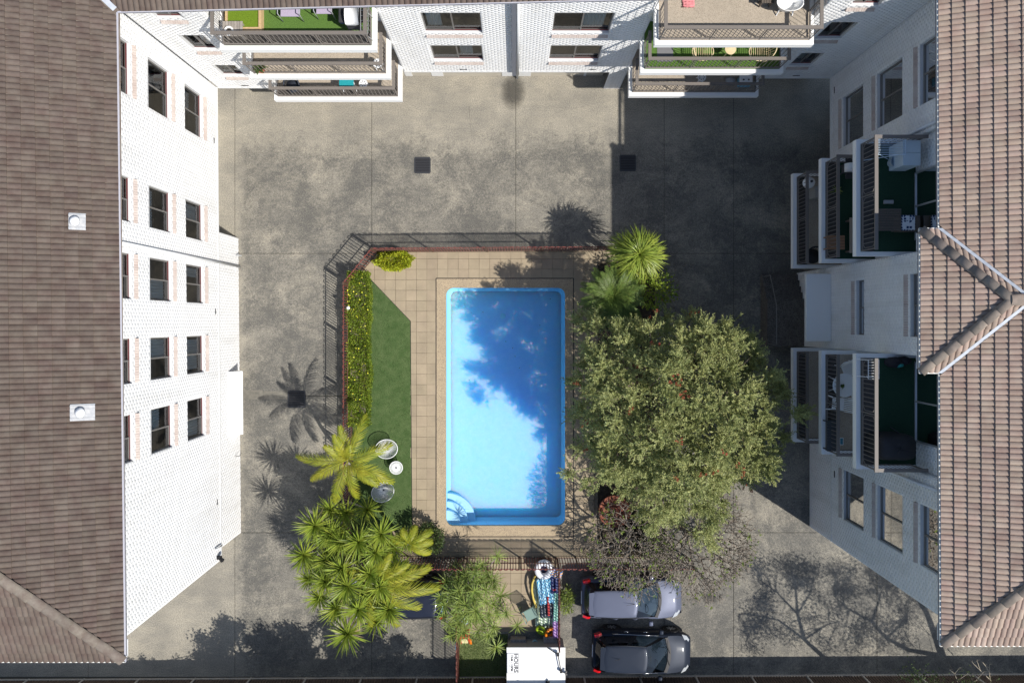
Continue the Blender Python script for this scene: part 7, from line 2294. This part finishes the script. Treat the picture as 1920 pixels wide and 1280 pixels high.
# turf pile on the lawn strip, and leaves on the water
g_ = np.random.default_rng(81); n = 60000
x0, y1 = px(660, 512); x1, y0 = px(772, 988)
p = np.stack([g_.uniform(x0, x1 + .02, n), g_.uniform(y0, y1, n), np.full(n, .050)], 1)
dd = (p[:, 0] - d0[0]) * dn[0] + (p[:, 1] - d0[1]) * dn[1]
p = p[(dd < .01) & (p[:, 0] < LX + .02 + .05 * (p[:, 1] < d1[1]) * 0)]
n = len(p)
V, Q = leaf_cloud(p, np.array([[.35, .2, 1.0]]) + g_.normal(0, .4, (n, 3)), g_.uniform(.02, .038, n), .009, g_)
o = link('turf_pile', np_mesh('turf_pile', V, Q, mat('turf_fibre', (.062, .112, .032), .8, (.105, .155, .054), 2.2, 10, vary=.3)), None, 'stuff'); tag(o, 'short fibres of the artificial turf strip', 'turf')
for (u, v) in ((961, 652), (966, 668), (974, 690), (1012, 610), (948, 640), (905, 585), (1032, 560), (880, 712)):
    x, y = px(u, v, -.07); me = np_mesh('floating_leaf', *leaf_cloud(np.array([[-.03, 0, 0.]]), np.array([[1., .3, 0.]]), .07, .03, g_, 1.0), L_DARK)
    o = link('floating_leaf', me); o.location = (x, y, -.066); o.rotation_euler = (0, 0, random.uniform(0, 6)); tag(o, 'tiny dark leaf floating on the pool water', 'leaf', 'leaves floating on the pool')
# stains that lie on the concrete: drip from the downpipe, oil by the cars, rust by the corner
def stain(label, u, v, w, h, col, seed):
    m = bpy.data.materials.new('stain'); m.use_nodes = True
    N, L = m.node_tree.nodes, m.node_tree.links; b_ = N['Principled BSDF']; b_.inputs['Base Color'].default_value = (*col, 1); b_.inputs['Roughness'].default_value = .9
    tc_ = N.new('ShaderNodeTexCoord'); gr = N.new('ShaderNodeTexGradient'); gr.gradient_type = 'SPHERICAL'
    mp = N.new('ShaderNodeMapping'); mp.inputs['Scale'].default_value = (2 / w, 2 / h, 1)
    L.new(tc_.outputs['Object'], mp.inputs[0]); L.new(mp.outputs[0], gr.inputs[0])
    no_ = N.new('ShaderNodeTexNoise'); no_.inputs['Scale'].default_value = 5; no_.inputs['Detail'].default_value = 12; no_.inputs['Roughness'].default_value = .85
    L.new(N.new('ShaderNodeNewGeometry').outputs['Position'], no_.inputs['Vector'])
    mu = N.new('ShaderNodeMath'); mu.operation = 'MULTIPLY'; L.new(gr.outputs['Fac'], mu.inputs[0]); L.new(no_.outputs['Fac'], mu.inputs[1])
    mr_ = N.new('ShaderNodeMapRange'); mr_.inputs['From Min'].default_value = .10; mr_.inputs['From Max'].default_value = .36; mr_.inputs['To Max'].default_value = .7; L.new(mu.outputs[0], mr_.inputs['Value'])
    L.new(mr_.outputs[0], b_.inputs['Alpha'])
    x, y = px(u, v); mb = MB(); mb.quad((-w / 2, -h / 2, 0), (w / 2, -h / 2, 0), (w / 2, h / 2, 0), (-w / 2, h / 2, 0))
    o = link('stain', mb.mesh('stain', m)); o.location = (x, y, .0045 + .0003 * seed); o.parent = court
    ORG[o] = ORG[court]
for k, s_ in enumerate(((0, 962, 172, 1.5, 2.2, (.075, .07, .06)), (0, 1330, 1120, 1.0, .7, (.06, .056, .05)))):
    stain(*s_, k)
